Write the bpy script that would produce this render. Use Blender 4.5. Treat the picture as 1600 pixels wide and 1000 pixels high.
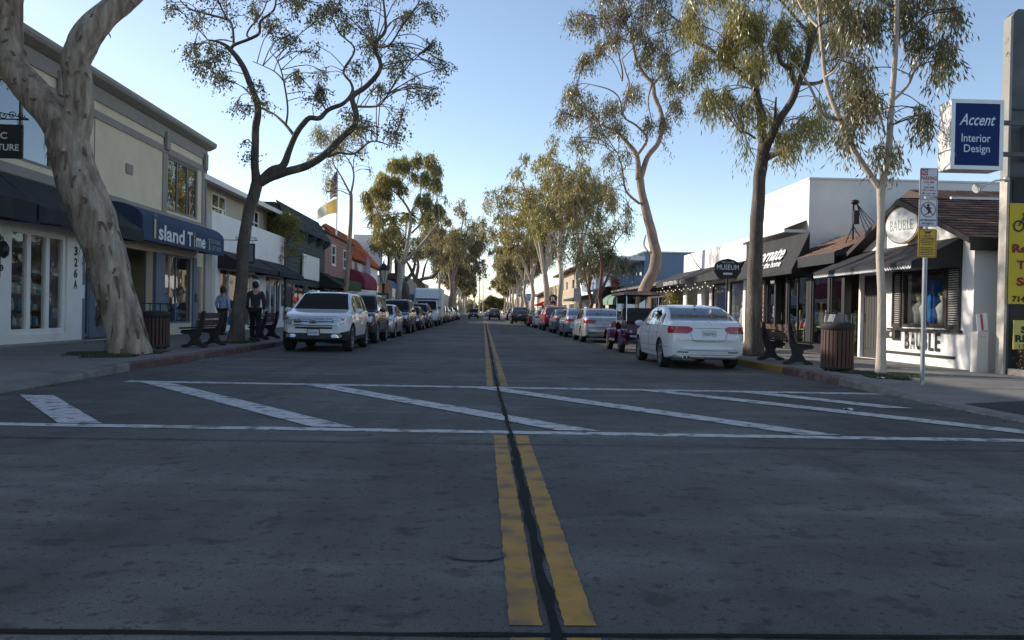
import bpy, bmesh, math, random
import numpy as np
from mathutils import Vector, Matrix
from mathutils.bvhtree import BVHTree
for _o in list(bpy.data.objects):
    bpy.data.objects.remove(_o)
sc = bpy.context.scene
COL = sc.collection
PI = math.pi
# ------------------------------------------------------------------ camera
FPX, CAM_H = 1300.0, 1.18                      # focal length in pixels of a 1600 px wide frame, eye height in metres
YAW, PITCH, ROLL = math.atan(45/FPX), math.atan(11.5/FPX), math.radians(1.1)
CAM_R = Matrix.Rotation(-YAW, 3, 'Z') @ Matrix.Rotation(PI/2-PITCH, 3, 'X') @ Matrix.Rotation(ROLL, 3, 'Z')
cd = bpy.data.cameras.new('camera'); cam = bpy.data.objects.new('camera', cd); COL.objects.link(cam)
cd.sensor_width = 36; cd.lens = 36*FPX/1600; cd.clip_start = .1; cd.clip_end = 3000
cam.location = (0, 0, CAM_H); cam.rotation_euler = CAM_R.to_euler()
sc.camera = cam
# ------------------------------------------------------------------ sky and sun: low sun from the left, ahead of the camera
SUN_EL, SUN_AZ = math.radians(20.4), math.radians(25.0)     # azimuth: degrees ahead of straight left
SUN_DIR = Vector((-math.cos(SUN_EL)*math.cos(SUN_AZ), math.cos(SUN_EL)*math.sin(SUN_AZ), math.sin(SUN_EL)))
world = bpy.data.worlds.new('World'); sc.world = world; world.use_nodes = True
wn, wl = world.node_tree.nodes, world.node_tree.links
sky = wn.new('ShaderNodeTexSky'); sky.sky_type = 'NISHITA'; sky.sun_disc = False
sky.sun_elevation = SUN_EL
sky.sun_rotation = math.atan2(SUN_DIR.x, SUN_DIR.y)
sky.altitude = 0; sky.air_density = .75; sky.dust_density = .5; sky.ozone_density = .1
bg = wn['Background']; bg.inputs['Strength'].default_value = .142
wl.new(sky.outputs[0], bg.inputs['Color'])
sd = bpy.data.lights.new('sun', 'SUN'); sd.energy = 3.4; sd.angle = math.radians(.5); sd.color = (1, .91, .79)
sun = bpy.data.objects.new('sun', sd); COL.objects.link(sun)
sun.rotation_euler = SUN_DIR.to_track_quat('Z', 'Y').to_euler()
sc.view_settings.view_transform = 'Standard'; sc.view_settings.look = 'None'
sc.view_settings.exposure = .70; sc.view_settings.gamma = 1.0; sc.view_settings.use_curve_mapping = False
sc.cycles.max_bounces = 6; sc.cycles.transparent_max_bounces = 16; sc.cycles.glossy_bounces = 3
sc.cycles.use_denoising = True

def at(px, py, Y):
    """the point at distance Y down the street that stands at a measured spot of the 1600 x 1000 photograph"""
    r = CAM_R @ Vector(((px-800)/FPX, -(py-500)/FPX, -1.0))
    return Vector((0, 0, CAM_H)) + r*(Y/r.y)

# ------------------------------------------------------------------ materials
MATS = {}
def M(name, col=(.5, .5, .5), rough=.6, var=.12, scale=3.0, bump=0.0, bscale=40.0, metal=0.0, coat=0.0, spec=.5,
      stretch=(1, 1, 1), col2=None, c2scale=1.0, c2lo=.45, c2hi=.65, c2detail=6, stretch2=None, island=0.0, emit=None):
    """a painted, stone or wood surface: base colour, broad variation, optional second colour in noise patches, fine relief"""
    if name in MATS: return MATS[name]
    m = bpy.data.materials.new(name); m.use_nodes = True; MATS[name] = m
    n, l = m.node_tree.nodes, m.node_tree.links
    b = n['Principled BSDF']
    b.inputs['Roughness'].default_value = rough; b.inputs['Metallic'].default_value = metal
    b.inputs['Coat Weight'].default_value = coat; b.inputs['Coat Roughness'].default_value = .04
    b.inputs['Specular IOR Level'].default_value = spec
    tc = n.new('ShaderNodeTexCoord'); mp = n.new('ShaderNodeMapping'); mp.inputs['Scale'].default_value = stretch
    l.new(tc.outputs['Object'], mp.inputs['Vector'])
    rgb = n.new('ShaderNodeRGB'); rgb.outputs[0].default_value = (*col, 1); out = rgb.outputs[0]
    if col2 is not None:
        nz = n.new('ShaderNodeTexNoise'); nz.inputs['Scale'].default_value = c2scale; nz.inputs['Detail'].default_value = c2detail
        v = mp.outputs[0]
        if stretch2:
            mp2 = n.new('ShaderNodeMapping'); mp2.inputs['Scale'].default_value = stretch2
            l.new(tc.outputs['Object'], mp2.inputs['Vector']); v = mp2.outputs[0]
        l.new(v, nz.inputs['Vector'])
        mr = n.new('ShaderNodeMapRange'); mr.inputs['From Min'].default_value = c2lo; mr.inputs['From Max'].default_value = c2hi
        l.new(nz.outputs['Fac'], mr.inputs['Value'])
        mx = n.new('ShaderNodeMix'); mx.data_type = 'RGBA'; mx.inputs[7].default_value = (*col2, 1)
        l.new(mr.outputs[0], mx.inputs[0]); l.new(out, mx.inputs[6]); out = mx.outputs[2]
    if var > 0:
        nz = n.new('ShaderNodeTexNoise'); nz.inputs['Scale'].default_value = scale; nz.inputs['Detail'].default_value = 8
        nz.inputs['Roughness'].default_value = .62
        l.new(mp.outputs[0], nz.inputs['Vector'])
        mr = n.new('ShaderNodeMapRange'); mr.inputs['From Min'].default_value = .25; mr.inputs['From Max'].default_value = .75
        mr.inputs['To Min'].default_value = 1-var; mr.inputs['To Max'].default_value = 1+var
        l.new(nz.outputs['Fac'], mr.inputs['Value'])
        ml = n.new('ShaderNodeVectorMath'); ml.operation = 'SCALE'
        l.new(out, ml.inputs[0]); l.new(mr.outputs[0], ml.inputs['Scale']); out = ml.outputs[0]
    if island > 0:
        g = n.new('ShaderNodeNewGeometry'); mr = n.new('ShaderNodeMapRange')
        mr.inputs['To Min'].default_value = 1-island; mr.inputs['To Max'].default_value = 1+island
        l.new(g.outputs['Random Per Island'], mr.inputs['Value'])
        ml = n.new('ShaderNodeVectorMath'); ml.operation = 'SCALE'
        l.new(out, ml.inputs[0]); l.new(mr.outputs[0], ml.inputs['Scale']); out = ml.outputs[0]
    l.new(out, b.inputs['Base Color'])
    if bump > 0:
        nz = n.new('ShaderNodeTexNoise'); nz.inputs['Scale'].default_value = bscale; nz.inputs['Detail'].default_value = 5
        l.new(mp.outputs[0], nz.inputs['Vector'])
        bp = n.new('ShaderNodeBump'); bp.inputs['Strength'].default_value = bump; bp.inputs['Distance'].default_value = .02
        l.new(nz.outputs['Fac'], bp.inputs['Height']); l.new(bp.outputs[0], b.inputs['Normal'])
    if emit:
        b.inputs['Emission Color'].default_value = (*emit[0], 1); b.inputs['Emission Strength'].default_value = emit[1]
    return m

def glass_mat(name, tint, refl=.08, rough=.0):
    if name in MATS: return MATS[name]
    m = bpy.data.materials.new(name); m.use_nodes = True; MATS[name] = m
    n, l = m.node_tree.nodes, m.node_tree.links
    n.remove(n['Principled BSDF'])
    t = n.new('ShaderNodeBsdfTransparent'); t.inputs[0].default_value = (*tint, 1)
    g = n.new('ShaderNodeBsdfGlossy'); g.inputs['Roughness'].default_value = rough; g.inputs['Color'].default_value = (.92, .95, 1, 1)
    f = n.new('ShaderNodeFresnel'); f.inputs['IOR'].default_value = 1.52
    a = n.new('ShaderNodeMath'); a.operation = 'ADD'; a.use_clamp = True; a.inputs[1].default_value = refl
    mx = n.new('ShaderNodeMixShader')
    nz = n.new('ShaderNodeTexNoise'); nz.inputs['Scale'].default_value = .9
    bp = n.new('ShaderNodeBump'); bp.inputs['Strength'].default_value = .04; bp.inputs['Distance'].default_value = .1
    tc = n.new('ShaderNodeTexCoord'); l.new(tc.outputs['Object'], nz.inputs['Vector'])
    l.new(nz.outputs['Fac'], bp.inputs['Height']); l.new(bp.outputs[0], g.inputs['Normal'])
    gm = n.new('ShaderNodeNewGeometry'); iv = n.new('ShaderNodeMath'); iv.operation = 'SUBTRACT'; iv.inputs[0].default_value = 1
    ml = n.new('ShaderNodeMath'); ml.operation = 'MULTIPLY'      # a pane reflects on its outer face only
    l.new(gm.outputs['Backfacing'], iv.inputs[1]); l.new(f.outputs[0], a.inputs[0]); l.new(a.outputs[0], ml.inputs[0]); l.new(iv.outputs[0], ml.inputs[1]); l.new(ml.outputs[0], mx.inputs[0])
    l.new(t.outputs[0], mx.inputs[1]); l.new(g.outputs[0], mx.inputs[2])
    l.new(mx.outputs[0], n['Material Output'].inputs[0])
    return m

def leaf_mat(name, col, col2, trans=.35):
    if name in MATS: return MATS[name]
    m = bpy.data.materials.new(name); m.use_nodes = True; MATS[name] = m
    n, l = m.node_tree.nodes, m.node_tree.links
    n.remove(n['Principled BSDF'])
    g = n.new('ShaderNodeNewGeometry'); r = n.new('ShaderNodeValToRGB')
    r.color_ramp.elements[0].color = (*col, 1); r.color_ramp.elements[1].color = (*col2, 1)
    e = r.color_ramp.elements.new(.82); e.color = (col2[0]*.9, col2[1]*.85, col2[2]*.8, 1)
    r.color_ramp.elements[-1].color = (col2[0]*1.5, col2[1]*1.05, col2[2]*.9, 1)
    l.new(g.outputs['Random Per Island'], r.inputs[0])
    d = n.new('ShaderNodeBsdfDiffuse'); t = n.new('ShaderNodeBsdfTranslucent'); gl = n.new('ShaderNodeBsdfGlossy')
    gl.inputs['Roughness'].default_value = .38; gl.inputs['Color'].default_value = (.8, .85, .8, 1)
    l.new(r.outputs[0], d.inputs[0]); l.new(r.outputs[0], t.inputs[0])
    a = n.new('ShaderNodeMixShader'); a.inputs[0].default_value = trans; l.new(d.outputs[0], a.inputs[1]); l.new(t.outputs[0], a.inputs[2])
    b = n.new('ShaderNodeMixShader'); b.inputs[0].default_value = .07; l.new(a.outputs[0], b.inputs[1]); l.new(gl.outputs[0], b.inputs[2])
    l.new(b.outputs[0], n['Material Output'].inputs[0])
    return m

# ------------------------------------------------------------------ building blocks
def link(o, parent=None):
    COL.objects.link(o)
    if parent is not None:
        o.parent = parent
        if parent.parent is None:
            o.matrix_parent_inverse = Matrix.Translation(-Vector(parent.location)) if parent.type == 'EMPTY' else Matrix()
    return o
def tag(o, label=None, cat=None, group=None, kind=None):
    for k, v in (('label', label), ('category', cat), ('group', group), ('kind', kind)):
        if v: o[k] = v
    return o
def thing(name, label, cat, loc=(0, 0, 0), group=None):
    o = bpy.data.objects.new(name, None); o.empty_display_size = .2; COL.objects.link(o); o.location = loc
    return tag(o, label, cat, group)
def kids(o): return [c for c in KID.get(o.name, [])]
KID = {}
def copy_tree(o, parent=None):
    c = o.copy(); COL.objects.link(c); c.parent = parent
    if parent is not None: KID.setdefault(parent.name, []).append(c)
    for ch in kids(o): copy_tree(ch, c)
    return c
def np_mesh(name, v, f, mats, parent=None, smooth=False, mi=None):
    """v: n x 3, f: m x 3 or m x 4 index array"""
    v = np.asarray(v, np.float32); f = np.asarray(f, np.int32); k = f.shape[1]
    me = bpy.data.meshes.new(name)
    me.vertices.add(len(v)); me.vertices.foreach_set('co', v.ravel())
    me.loops.add(f.size); me.loops.foreach_set('vertex_index', f.ravel())
    me.polygons.add(len(f)); me.polygons.foreach_set('loop_start', np.arange(0, f.size, k, dtype=np.int32))
    if mi is not None: me.polygons.foreach_set('material_index', np.asarray(mi, np.int32))
    me.polygons.foreach_set('use_smooth', np.full(len(f), smooth))
    me.update(calc_edges=True)
    for m in (mats if isinstance(mats, (list, tuple)) else [mats]): me.materials.append(m)
    o = bpy.data.objects.new(name, me); link(o, parent)
    if parent is not None: KID.setdefault(parent.name, []).append(o)
    return o
def obj_from_mesh(name, me, parent=None):
    o = bpy.data.objects.new(name, me); link(o, parent)
    if parent is not None: KID.setdefault(parent.name, []).append(o)
    return o

class MB:
    """collects shapes; build() links them as one mesh object"""
    def __init__(s): s.v, s.f, s.sm = [], [], []
    def add(s, vs, fs, smooth=False):
        b = len(s.v); s.v += [tuple(p) for p in vs]; s.f += [tuple(i+b for i in q) for q in fs]; s.sm += [smooth]*len(fs); return s
    def box(s, x0, x1, y0, y1, z0, z1):
        if x0 > x1: x0, x1 = x1, x0
        if y0 > y1: y0, y1 = y1, y0
        if z0 > z1: z0, z1 = z1, z0
        return s.add([(x0,y0,z0),(x1,y0,z0),(x1,y1,z0),(x0,y1,z0),(x0,y0,z1),(x1,y0,z1),(x1,y1,z1),(x0,y1,z1)],
                     [(0,3,2,1),(4,5,6,7),(0,1,5,4),(1,2,6,5),(2,3,7,6),(3,0,4,7)])
    def obox(s, c, ax, ay, az):
        """box round c with half-axis vectors"""
        c, ax, ay, az = Vector(c), Vector(ax), Vector(ay), Vector(az)
        p = [c+ax*i+ay*j+az*k for k in (-1, 1) for (i, j) in ((-1,-1),(1,-1),(1,1),(-1,1))]
        return s.add(p, [(0,3,2,1),(4,5,6,7),(0,1,5,4),(1,2,6,5),(2,3,7,6),(3,0,4,7)])
    def beam(s, a, b, w, h, up=(0, 0, 1)):
        a, b = Vector(a), Vector(b); d = b-a; u = d.normalized(); sd_ = u.cross(Vector(up))
        if sd_.length < 1e-4: sd_ = u.cross(Vector((1, 0, 0)))
        sd_.normalize(); n = sd_.cross(u)
        return s.obox((a+b)/2, sd_*w/2, d/2, n*h/2)
    def prism(s, prof, a0, a1, plane='xz', smooth=False):
        """closed outline extruded along the third axis"""
        def p(q, t): return {'xz': (q[0], t, q[1]), 'yz': (t, q[0], q[1]), 'xy': (q[0], q[1], t)}[plane]
        n = len(prof); vs = [p(q, a0) for q in prof]+[p(q, a1) for q in prof]
        fs = [(i, (i+1) % n, n+(i+1) % n, n+i) for i in range(n)]
        s.add(vs, fs, smooth); s.add(vs, [tuple(range(n-1, -1, -1)), tuple(range(n, 2*n))]); return s
    def tube(s, pts, r, n=8, caps=True, smooth=True):
        pts = [Vector(p) for p in pts]; rs = r if isinstance(r, (list, tuple)) else [r]*len(pts)
        vs, fs = [], []; up = Vector((.3, .2, 1)).normalized(); last = None
        for i, p in enumerate(pts):
            t = (pts[min(i+1, len(pts)-1)]-pts[max(i-1, 0)]).normalized()
            a = (last - t*last.dot(t)) if last else t.cross(up)
            if a.length < 1e-4: a = t.cross(Vector((1, 0, 0)))
            a.normalize(); last = a; b = t.cross(a)
            vs += [p+(a*math.cos(2*PI*k/n)+b*math.sin(2*PI*k/n))*rs[i] for k in range(n)]
        for i in range(len(pts)-1):
            fs += [(i*n+k, i*n+(k+1) % n, (i+1)*n+(k+1) % n, (i+1)*n+k) for k in range(n)]
        s.add(vs, fs, smooth)
        if caps: s.add(vs[:n], [tuple(range(n-1, -1, -1))]); s.add(vs[-n:], [tuple(range(n))])
        return s
    def lathe(s, prof, c=(0, 0, 0), n=24, axis='z', smooth=True):
        vs, fs = [], []; c = Vector(c)
        for (r, h) in prof:
            for k in range(n):
                a, b = r*math.cos(2*PI*k/n), r*math.sin(2*PI*k/n)
                vs.append(c+Vector({'z': (a, b, h), 'x': (h, a, b), 'y': (b, h, a)}[axis]))
        for i in range(len(prof)-1):
            fs += [(i*n+k, i*n+(k+1) % n, (i+1)*n+(k+1) % n, (i+1)*n+k) for k in range(n)]
        return s.add(vs, fs, smooth)
    def ball(s, c, r, n=12, sq=(1, 1, 1)):
        c = Vector(c)
        b = len(s.v); prof = [(max(r*math.sin(PI*i/(n//2)), 1e-4), -r*math.cos(PI*i/(n//2))) for i in range(n//2+1)]
        s.lathe(prof, (0, 0, 0), n)
        for i in range(b, len(s.v)):
            p = s.v[i]; s.v[i] = (c.x+p[0]*sq[0], c.y+p[1]*sq[1], c.z+p[2]*sq[2])
        return s
    def sheet(s, pts): return s.add(pts, [tuple(range(len(pts)))])
    def grid(s, fn, nu, nv, smooth=True):
        vs = [fn(i/nu, j/nv) for j in range(nv+1) for i in range(nu+1)]
        fs = [(j*(nu+1)+i, j*(nu+1)+i+1, (j+1)*(nu+1)+i+1, (j+1)*(nu+1)+i) for j in range(nv) for i in range(nu)]
        return s.add(vs, fs, smooth)
    def build(s, name, mat, parent=None, bevel=0, loc=None):
        me = bpy.data.meshes.new(name); me.from_pydata(s.v, [], s.f); me.validate()
        if len(me.polygons) == len(s.sm): me.polygons.foreach_set('use_smooth', s.sm)
        if bevel:
            bm = bmesh.new(); bm.from_mesh(me)
            ed = [e for e in bm.edges if len(e.link_faces) == 2 and e.calc_face_angle(0) > .6]
            bmesh.ops.bevel(bm, geom=ed, offset=bevel, segments=1, affect='EDGES', profile=.5, clamp_overlap=True)
            bm.to_mesh(me); bm.free()
        me.materials.append(mat) if not isinstance(mat, (list, tuple)) else [me.materials.append(x) for x in mat]
        o = bpy.data.objects.new(name, me); link(o, parent)
        if parent is not None: KID.setdefault(parent.name, []).append(o)
        if loc: o.location = loc
        return o

_TXT = {}
def text(name, body, c, right, up, w, h, mat, parent, off=.004, shear=0, bold=0, ext=.002, align_fit=True, spacing=1.0):
    """lettering fitted into a w x h box centred on c"""
    key = (body, shear, bold, spacing)
    if key not in _TXT:
        cu = bpy.data.curves.new('lettering', 'FONT'); cu.body = body; cu.size = 1; cu.shear = shear; cu.offset = bold
        cu.align_x = 'CENTER'; cu.space_character = spacing; cu.resolution_u = 3
        ob = bpy.data.objects.new('lettering', cu); COL.objects.link(ob)
        dg = bpy.context.evaluated_depsgraph_get()
        me = bpy.data.meshes.new_from_object(ob.evaluated_get(dg))
        v = np.array([p.co[:] for p in me.vertices]); f = [tuple(p.vertices) for p in me.polygons]
        bpy.data.objects.remove(ob); bpy.data.meshes.remove(me); _TXT[key] = (v, f)
    v, f = _TXT[key]
    lo, hi = v.min(0), v.max(0); q = (v-(lo+hi)/2)/np.maximum(hi-lo, 1e-6)
    R, U = Vector(right).normalized(), Vector(up).normalized(); N = R.cross(U)
    c = Vector(c)
    mb = MB(); mb.add([c+R*(p[0]*w)+U*(p[1]*h)+N*off for p in q], f)
    return mb.build(name, mat, parent)

def disc(c, right, up, r, n=24, r2=None, a0=0, a1=2*PI):
    c, R, U = Vector(c), Vector(right), Vector(up)
    return [c+R*(r*math.cos(a0+(a1-a0)*k/n))+U*((r2 or r)*math.sin(a0+(a1-a0)*k/n)) for k in range(n if abs(a1-a0) > 6.28 else n+1)]

def mbuild(fn, name, mat, parent=None, **k):
    mb = MB(); fn(mb); return mb.build(name, mat, parent, **k)
# ================================================================== SETTING
rnd = random.Random(7)
def road_mat():
    m = M('road_concrete', (.080, .080, .071), .85, .22, 2.2, .3, 120, col2=(.044, .045, .041), c2scale=.28, c2lo=.38, c2hi=.62)
    n, l = m.node_tree.nodes, m.node_tree.links; b = n['Principled BSDF']
    src = b.inputs['Base Color'].links[0].from_socket
    tc = [x for x in n if x.type == 'TEX_COORD'][0]
    def layer(src, scale, stretch, lo, hi, amt, detail=3, rot=0):
        mp = n.new('ShaderNodeMapping'); mp.inputs['Scale'].default_value = stretch; mp.inputs['Rotation'].default_value = (0, 0, rot); l.new(tc.outputs['Object'], mp.inputs[0])
        t = n.new('ShaderNodeTexNoise'); t.inputs['Scale'].default_value = scale; t.inputs['Detail'].default_value = detail
        l.new(mp.outputs[0], t.inputs['Vector'])
        r = n.new('ShaderNodeMapRange'); r.inputs['From Min'].default_value = lo; r.inputs['From Max'].default_value = hi
        r.inputs['To Min'].default_value = 1; r.inputs['To Max'].default_value = amt
        l.new(t.outputs['Fac'], r.inputs['Value'])
        v = n.new('ShaderNodeVectorMath'); v.operation = 'SCALE'; l.new(src, v.inputs[0]); l.new(r.outputs[0], v.inputs['Scale'])
        return v.outputs[0]
    src = layer(src, 3.2, (1, 1.3, 1), .60, .67, .58)              # oil spots
    src = layer(src, 11.0, (1, 1.0, 1), .61, .67, .50)             # small pits
    src = layer(src, 30.0, (1, 1.0, 1), .60, .68, .50, 2)          # specks
    src = layer(src, 1.3, (.35, 1.1, 1), .52, .66, 1.45, 8, rot=-.55)   # scuffed arcs left by turning tyres
    src = layer(src, 1.6, (1.0, .3, 1), .55, .68, .74, 8, rot=.35)
    src = layer(src, .55, (2.2, .12, 1), .52, .70, .72)            # wheel tracks along the lanes
    src = layer(src, .8, (.5, 1.6, 1), .55, .75, 1.35)             # pale worn patches
    src = layer(src, 110, (1, 1, 1), .35, .75, 1.9, 1)             # aggregate
    l.new(src, b.inputs['Base Color'])
    return m
ROAD = road_mat()
WALK = M('walk_concrete', (.205, .19, .168), .85, .18, 2.5, .2, 90, col2=(.13, .12, .108), c2scale=1.3, c2lo=.5, c2hi=.75)
KERB = M('kerb_concrete', (.19, .178, .16), .85, .2, 4, .3, 60, col2=(.12, .115, .11), c2scale=3)
KRED = M('kerb_red_paint', (.095, .045, .038), .7, .25, 5, .2, 60, col2=(.12, .10, .09), c2scale=5, c2lo=.52, c2hi=.66)
KYEL = M('kerb_yellow_paint', (.26, .16, .035), .7, .25, 5, .2, 60, col2=(.16, .13, .09), c2scale=6, c2lo=.52, c2hi=.66)
PWHITE = M('road_paint_white', (.50, .49, .47), .7, .22, 9, .2, 100, col2=(.17, .162, .15), c2scale=6, c2lo=.53, c2hi=.62, c2detail=12)
PYEL = M('road_paint_yellow', (.40, .205, .028), .7, .30, 9, .2, 100, col2=(.15, .10, .045), c2scale=4.5, c2lo=.47, c2hi=.63, c2detail=12)
TAR = M('joint_tar', (.017, .0175, .018), .9, .3, 8, .3, 60, spec=.12)
SOIL = M('ground_soil', (.12, .10, .08), .95, .3, .5)
KX_L, KX_R = -6.3, 6.35         # kerb faces
CX = .285                       # centre joint

ground = mbuild(lambda b: b.sheet([(-900, -200, -.05), (900, -200, -.05), (900, 1800, -.05), (-900, 1800, -.05)]), 'ground', SOIL)
tag(ground, kind='structure')
def _road(b):
    xs = [KX_L-.02, -3, 0, 3, KX_R+.02]
    def quad(x0, x1, y0, y1, z=0.0): b.sheet([(x0, y0, z), (x1, y0, z), (x1, y1, z), (x0, y1, z)])
    quad(KX_L-.02, KX_R+.02, -60, 520)
road = mbuild(_road, 'road', ROAD); tag(road, kind='structure')
cross = mbuild(lambda b: (b.sheet([(-90, -7, 0), (KX_L-.02, -7, 0), (KX_L-.02, 8.8, 0), (-90, 8.8, 0)]),
                          b.sheet([(KX_R+.02, -7, 0), (90, -7, 0), (90, 8.8, 0), (KX_R+.02, 8.8, 0)])), 'side_road', ROAD)
tag(cross, kind='structure')

# painted markings: worn sheets on the road, with slightly ragged edges
def strip(b, p, q, w0, w1=None, z=.004, jag=.006, step=.22, wa=None):
    """p, q: ends of the centre line; width w0 measured along x when wa='x'"""
    p, q = Vector((*p, 0)), Vector((*q, 0)); n = max(2, int((q-p).length/step)); w1 = w1 or w0
    d = (q-p).normalized(); s = Vector((1, 0, 0)) if wa == 'x' else Vector((d.y, -d.x, 0))
    L, R_ = [], []
    for i in range(n+1):
        t = i/n; c = p.lerp(q, t); w = (w0+(w1-w0)*t)/2
        L.append(c-s*(w+rnd.uniform(-jag, jag))); R_.append(c+s*(w+rnd.uniform(-jag, jag)))
    vs = [(v.x, v.y, z) for v in L+R_]
    b.add(vs, [(i, i+n+1, i+n+2, i+1) for i in range(n)])
for nm, p, q, w in [('crosswalk_line', (-5.6, 8.26), (6.2, 8.09), .20), ('crosswalk_line', (-5.5, 13.08), (6.33, 12.98), .26)]:
    mbuild(lambda b: strip(b, p, q, w), nm, PWHITE, road)
for a, c in [((-5.70, 10.86), (-3.97, 8.36)), ((-5.02, 12.95), (-1.48, 8.34)), ((-2.52, 12.93), (.98, 8.33)), ((.08, 12.91), (3.42, 8.27)),
             ((2.68, 12.9), (5.95, 8.55)), ((4.24, 12.85), (5.55, 10.9))]:
    mbuild(lambda b: strip(b, a, c, .43, z=.008, wa='x'), 'crosswalk_bar', PWHITE, road)
def yellow(x0, x1, y0, y1, step=.16):
    def f(b): strip(b, ((x0+x1)/2, y0), ((x0+x1)/2, y1), x1-x0, z=.004, jag=.005, step=.05 if y0 < 9 else step)
    return mbuild(f, 'centre_line', PYEL, road)
yellow(CX-.165, CX-.042, 3.12, 7.97); yellow(CX+.042, CX+.165, 3.12, 7.97)
yellow(CX-.165, CX-.042, -4.0, 3.0); yellow(CX+.042, CX+.165, -4, 3.0)
CF = .245
yellow(CF-.17, CF-.06, 13.3, 60, .5); yellow(CF+.06, CF+.17, 13.3, 60, .5)
yellow(CF-.17, CF-.06, 60, 420, 4); yellow(CF+.06, CF+.17, 60, 420, 4)
# tar-filled joints and cracks
def crack(b, pts, w, z=.010):
    L = []
    for (x, y) in pts: L.append((x, y))
    n = len(L); vs = []
    for i, (x, y) in enumerate(L):
        a, c = Vector(L[max(i-1, 0)]), Vector(L[min(i+1, n-1)]); d = (c-a).normalized(); s = Vector((d.y, -d.x))*w*rnd.uniform(.55, 1.25)/2
        vs += [(x-s.x, y-s.y, z), (x+s.x, y+s.y, z)]
    b.add(vs, [(2*i, 2*i+1, 2*i+3, 2*i+2) for i in range(n-1)])
def wob(p, q, n, a): 
    return [(p[0]+(q[0]-p[0])*i/n+(rnd.uniform(-a, a) if q[1] != p[1] and abs(q[1]-p[1]) > abs(q[0]-p[0]) else 0),
             p[1]+(q[1]-p[1])*i/n+(rnd.uniform(-a, a) if abs(q[0]-p[0]) > abs(q[1]-p[1]) else 0)) for i in range(n+1)]
mbuild(lambda b: crack(b, wob((CX, -4), (CX, 8.1), 60, .008), .058), 'tar_joint', TAR, road)
mbuild(lambda b: crack(b, wob((CX, 8.1), (CF, 13.3), 26, .010), .045, .0125), 'tar_joint', TAR, road)
mbuild(lambda b: crack(b, wob((CF, 13.3), (CF, 90), 120, .008), .05), 'tar_joint', TAR, road)
for y, w in [(3.03, .035), (7.42, .016), (14.1, .012), (20.4, .02), (27, .02), (34.2, .02), (41, .02), (48, .025), (55, .03)]:
    mbuild(lambda b: crack(b, wob((KX_L, y), (KX_R, y), 40, .006), w, .006), 'slab_joint', TAR, road)
for pts in [[(-5.2, 11.6), (-4.6, 12.1), (-4.35, 12.5), (-3.9, 12.9), (-3.7, 13.6), (-3.2, 14.8)], [(-3.4, 10.5), (-3.0, 10.7), (-2.8, 11.2), (-2.6, 11.3)],
            [(3.3, 12.0), (3.05, 12.6), (2.7, 13.2), (2.2, 14.4), (1.9, 15.1)], [(-3.2, 8.1), (-2.4, 8.28), (-2.25, 8.4)]]:
    fine = []
    for i in range(len(pts)-1):
        for k in range(5): fine.append((pts[i][0]+(pts[i+1][0]-pts[i][0])*k/5+rnd.uniform(-.02, .02), pts[i][1]+(pts[i+1][1]-pts[i][1])*k/5+rnd.uniform(-.02, .02)))
    mbuild(lambda b: crack(b, fine, .018, .012), 'crack', TAR, road)
def _cover(b):
    for r0, r1, z in ((.095, .105, .009), (.0, .09, .007)):
        n = 20
        vs = [(math.cos(2*PI*k/n)*r*1.35-.01, 4.02+math.sin(2*PI*k/n)*r, z) for r in (max(r0, .001), r1) for k in range(n)]
        b.add(vs, [(k, (k+1) % n, n+(k+1) % n, n+k) for k in range(n)])
mbuild(_cover, 'survey_cover', M('iron_cover', (.085, .08, .074), .8, .3, 30, .4, 60), road)
# faint painted patches and paper scraps on the road
LIT = M('litter_paper', (.6, .6, .58), .8, .1)
for i, (x, y) in enumerate([(4.75, 10.65), (7.0, 14.4)]):
    o = mbuild(lambda b: b.grid(lambda u, v: ((u-.5)*.13+.02*math.sin(9*v), (v-.5)*.09, .012+.012*math.sin(6*u+3*v)+(.15 if x > 6.5 else 0)), 4, 3), 'paper_scrap', LIT)
    o.location = (x, y, 0)
    tag(o, ['white paper scrap on the right end of the crosswalk', 'small pale scrap on the right pavement by the kerb'][i], 'litter', 'paper scraps')

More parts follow.
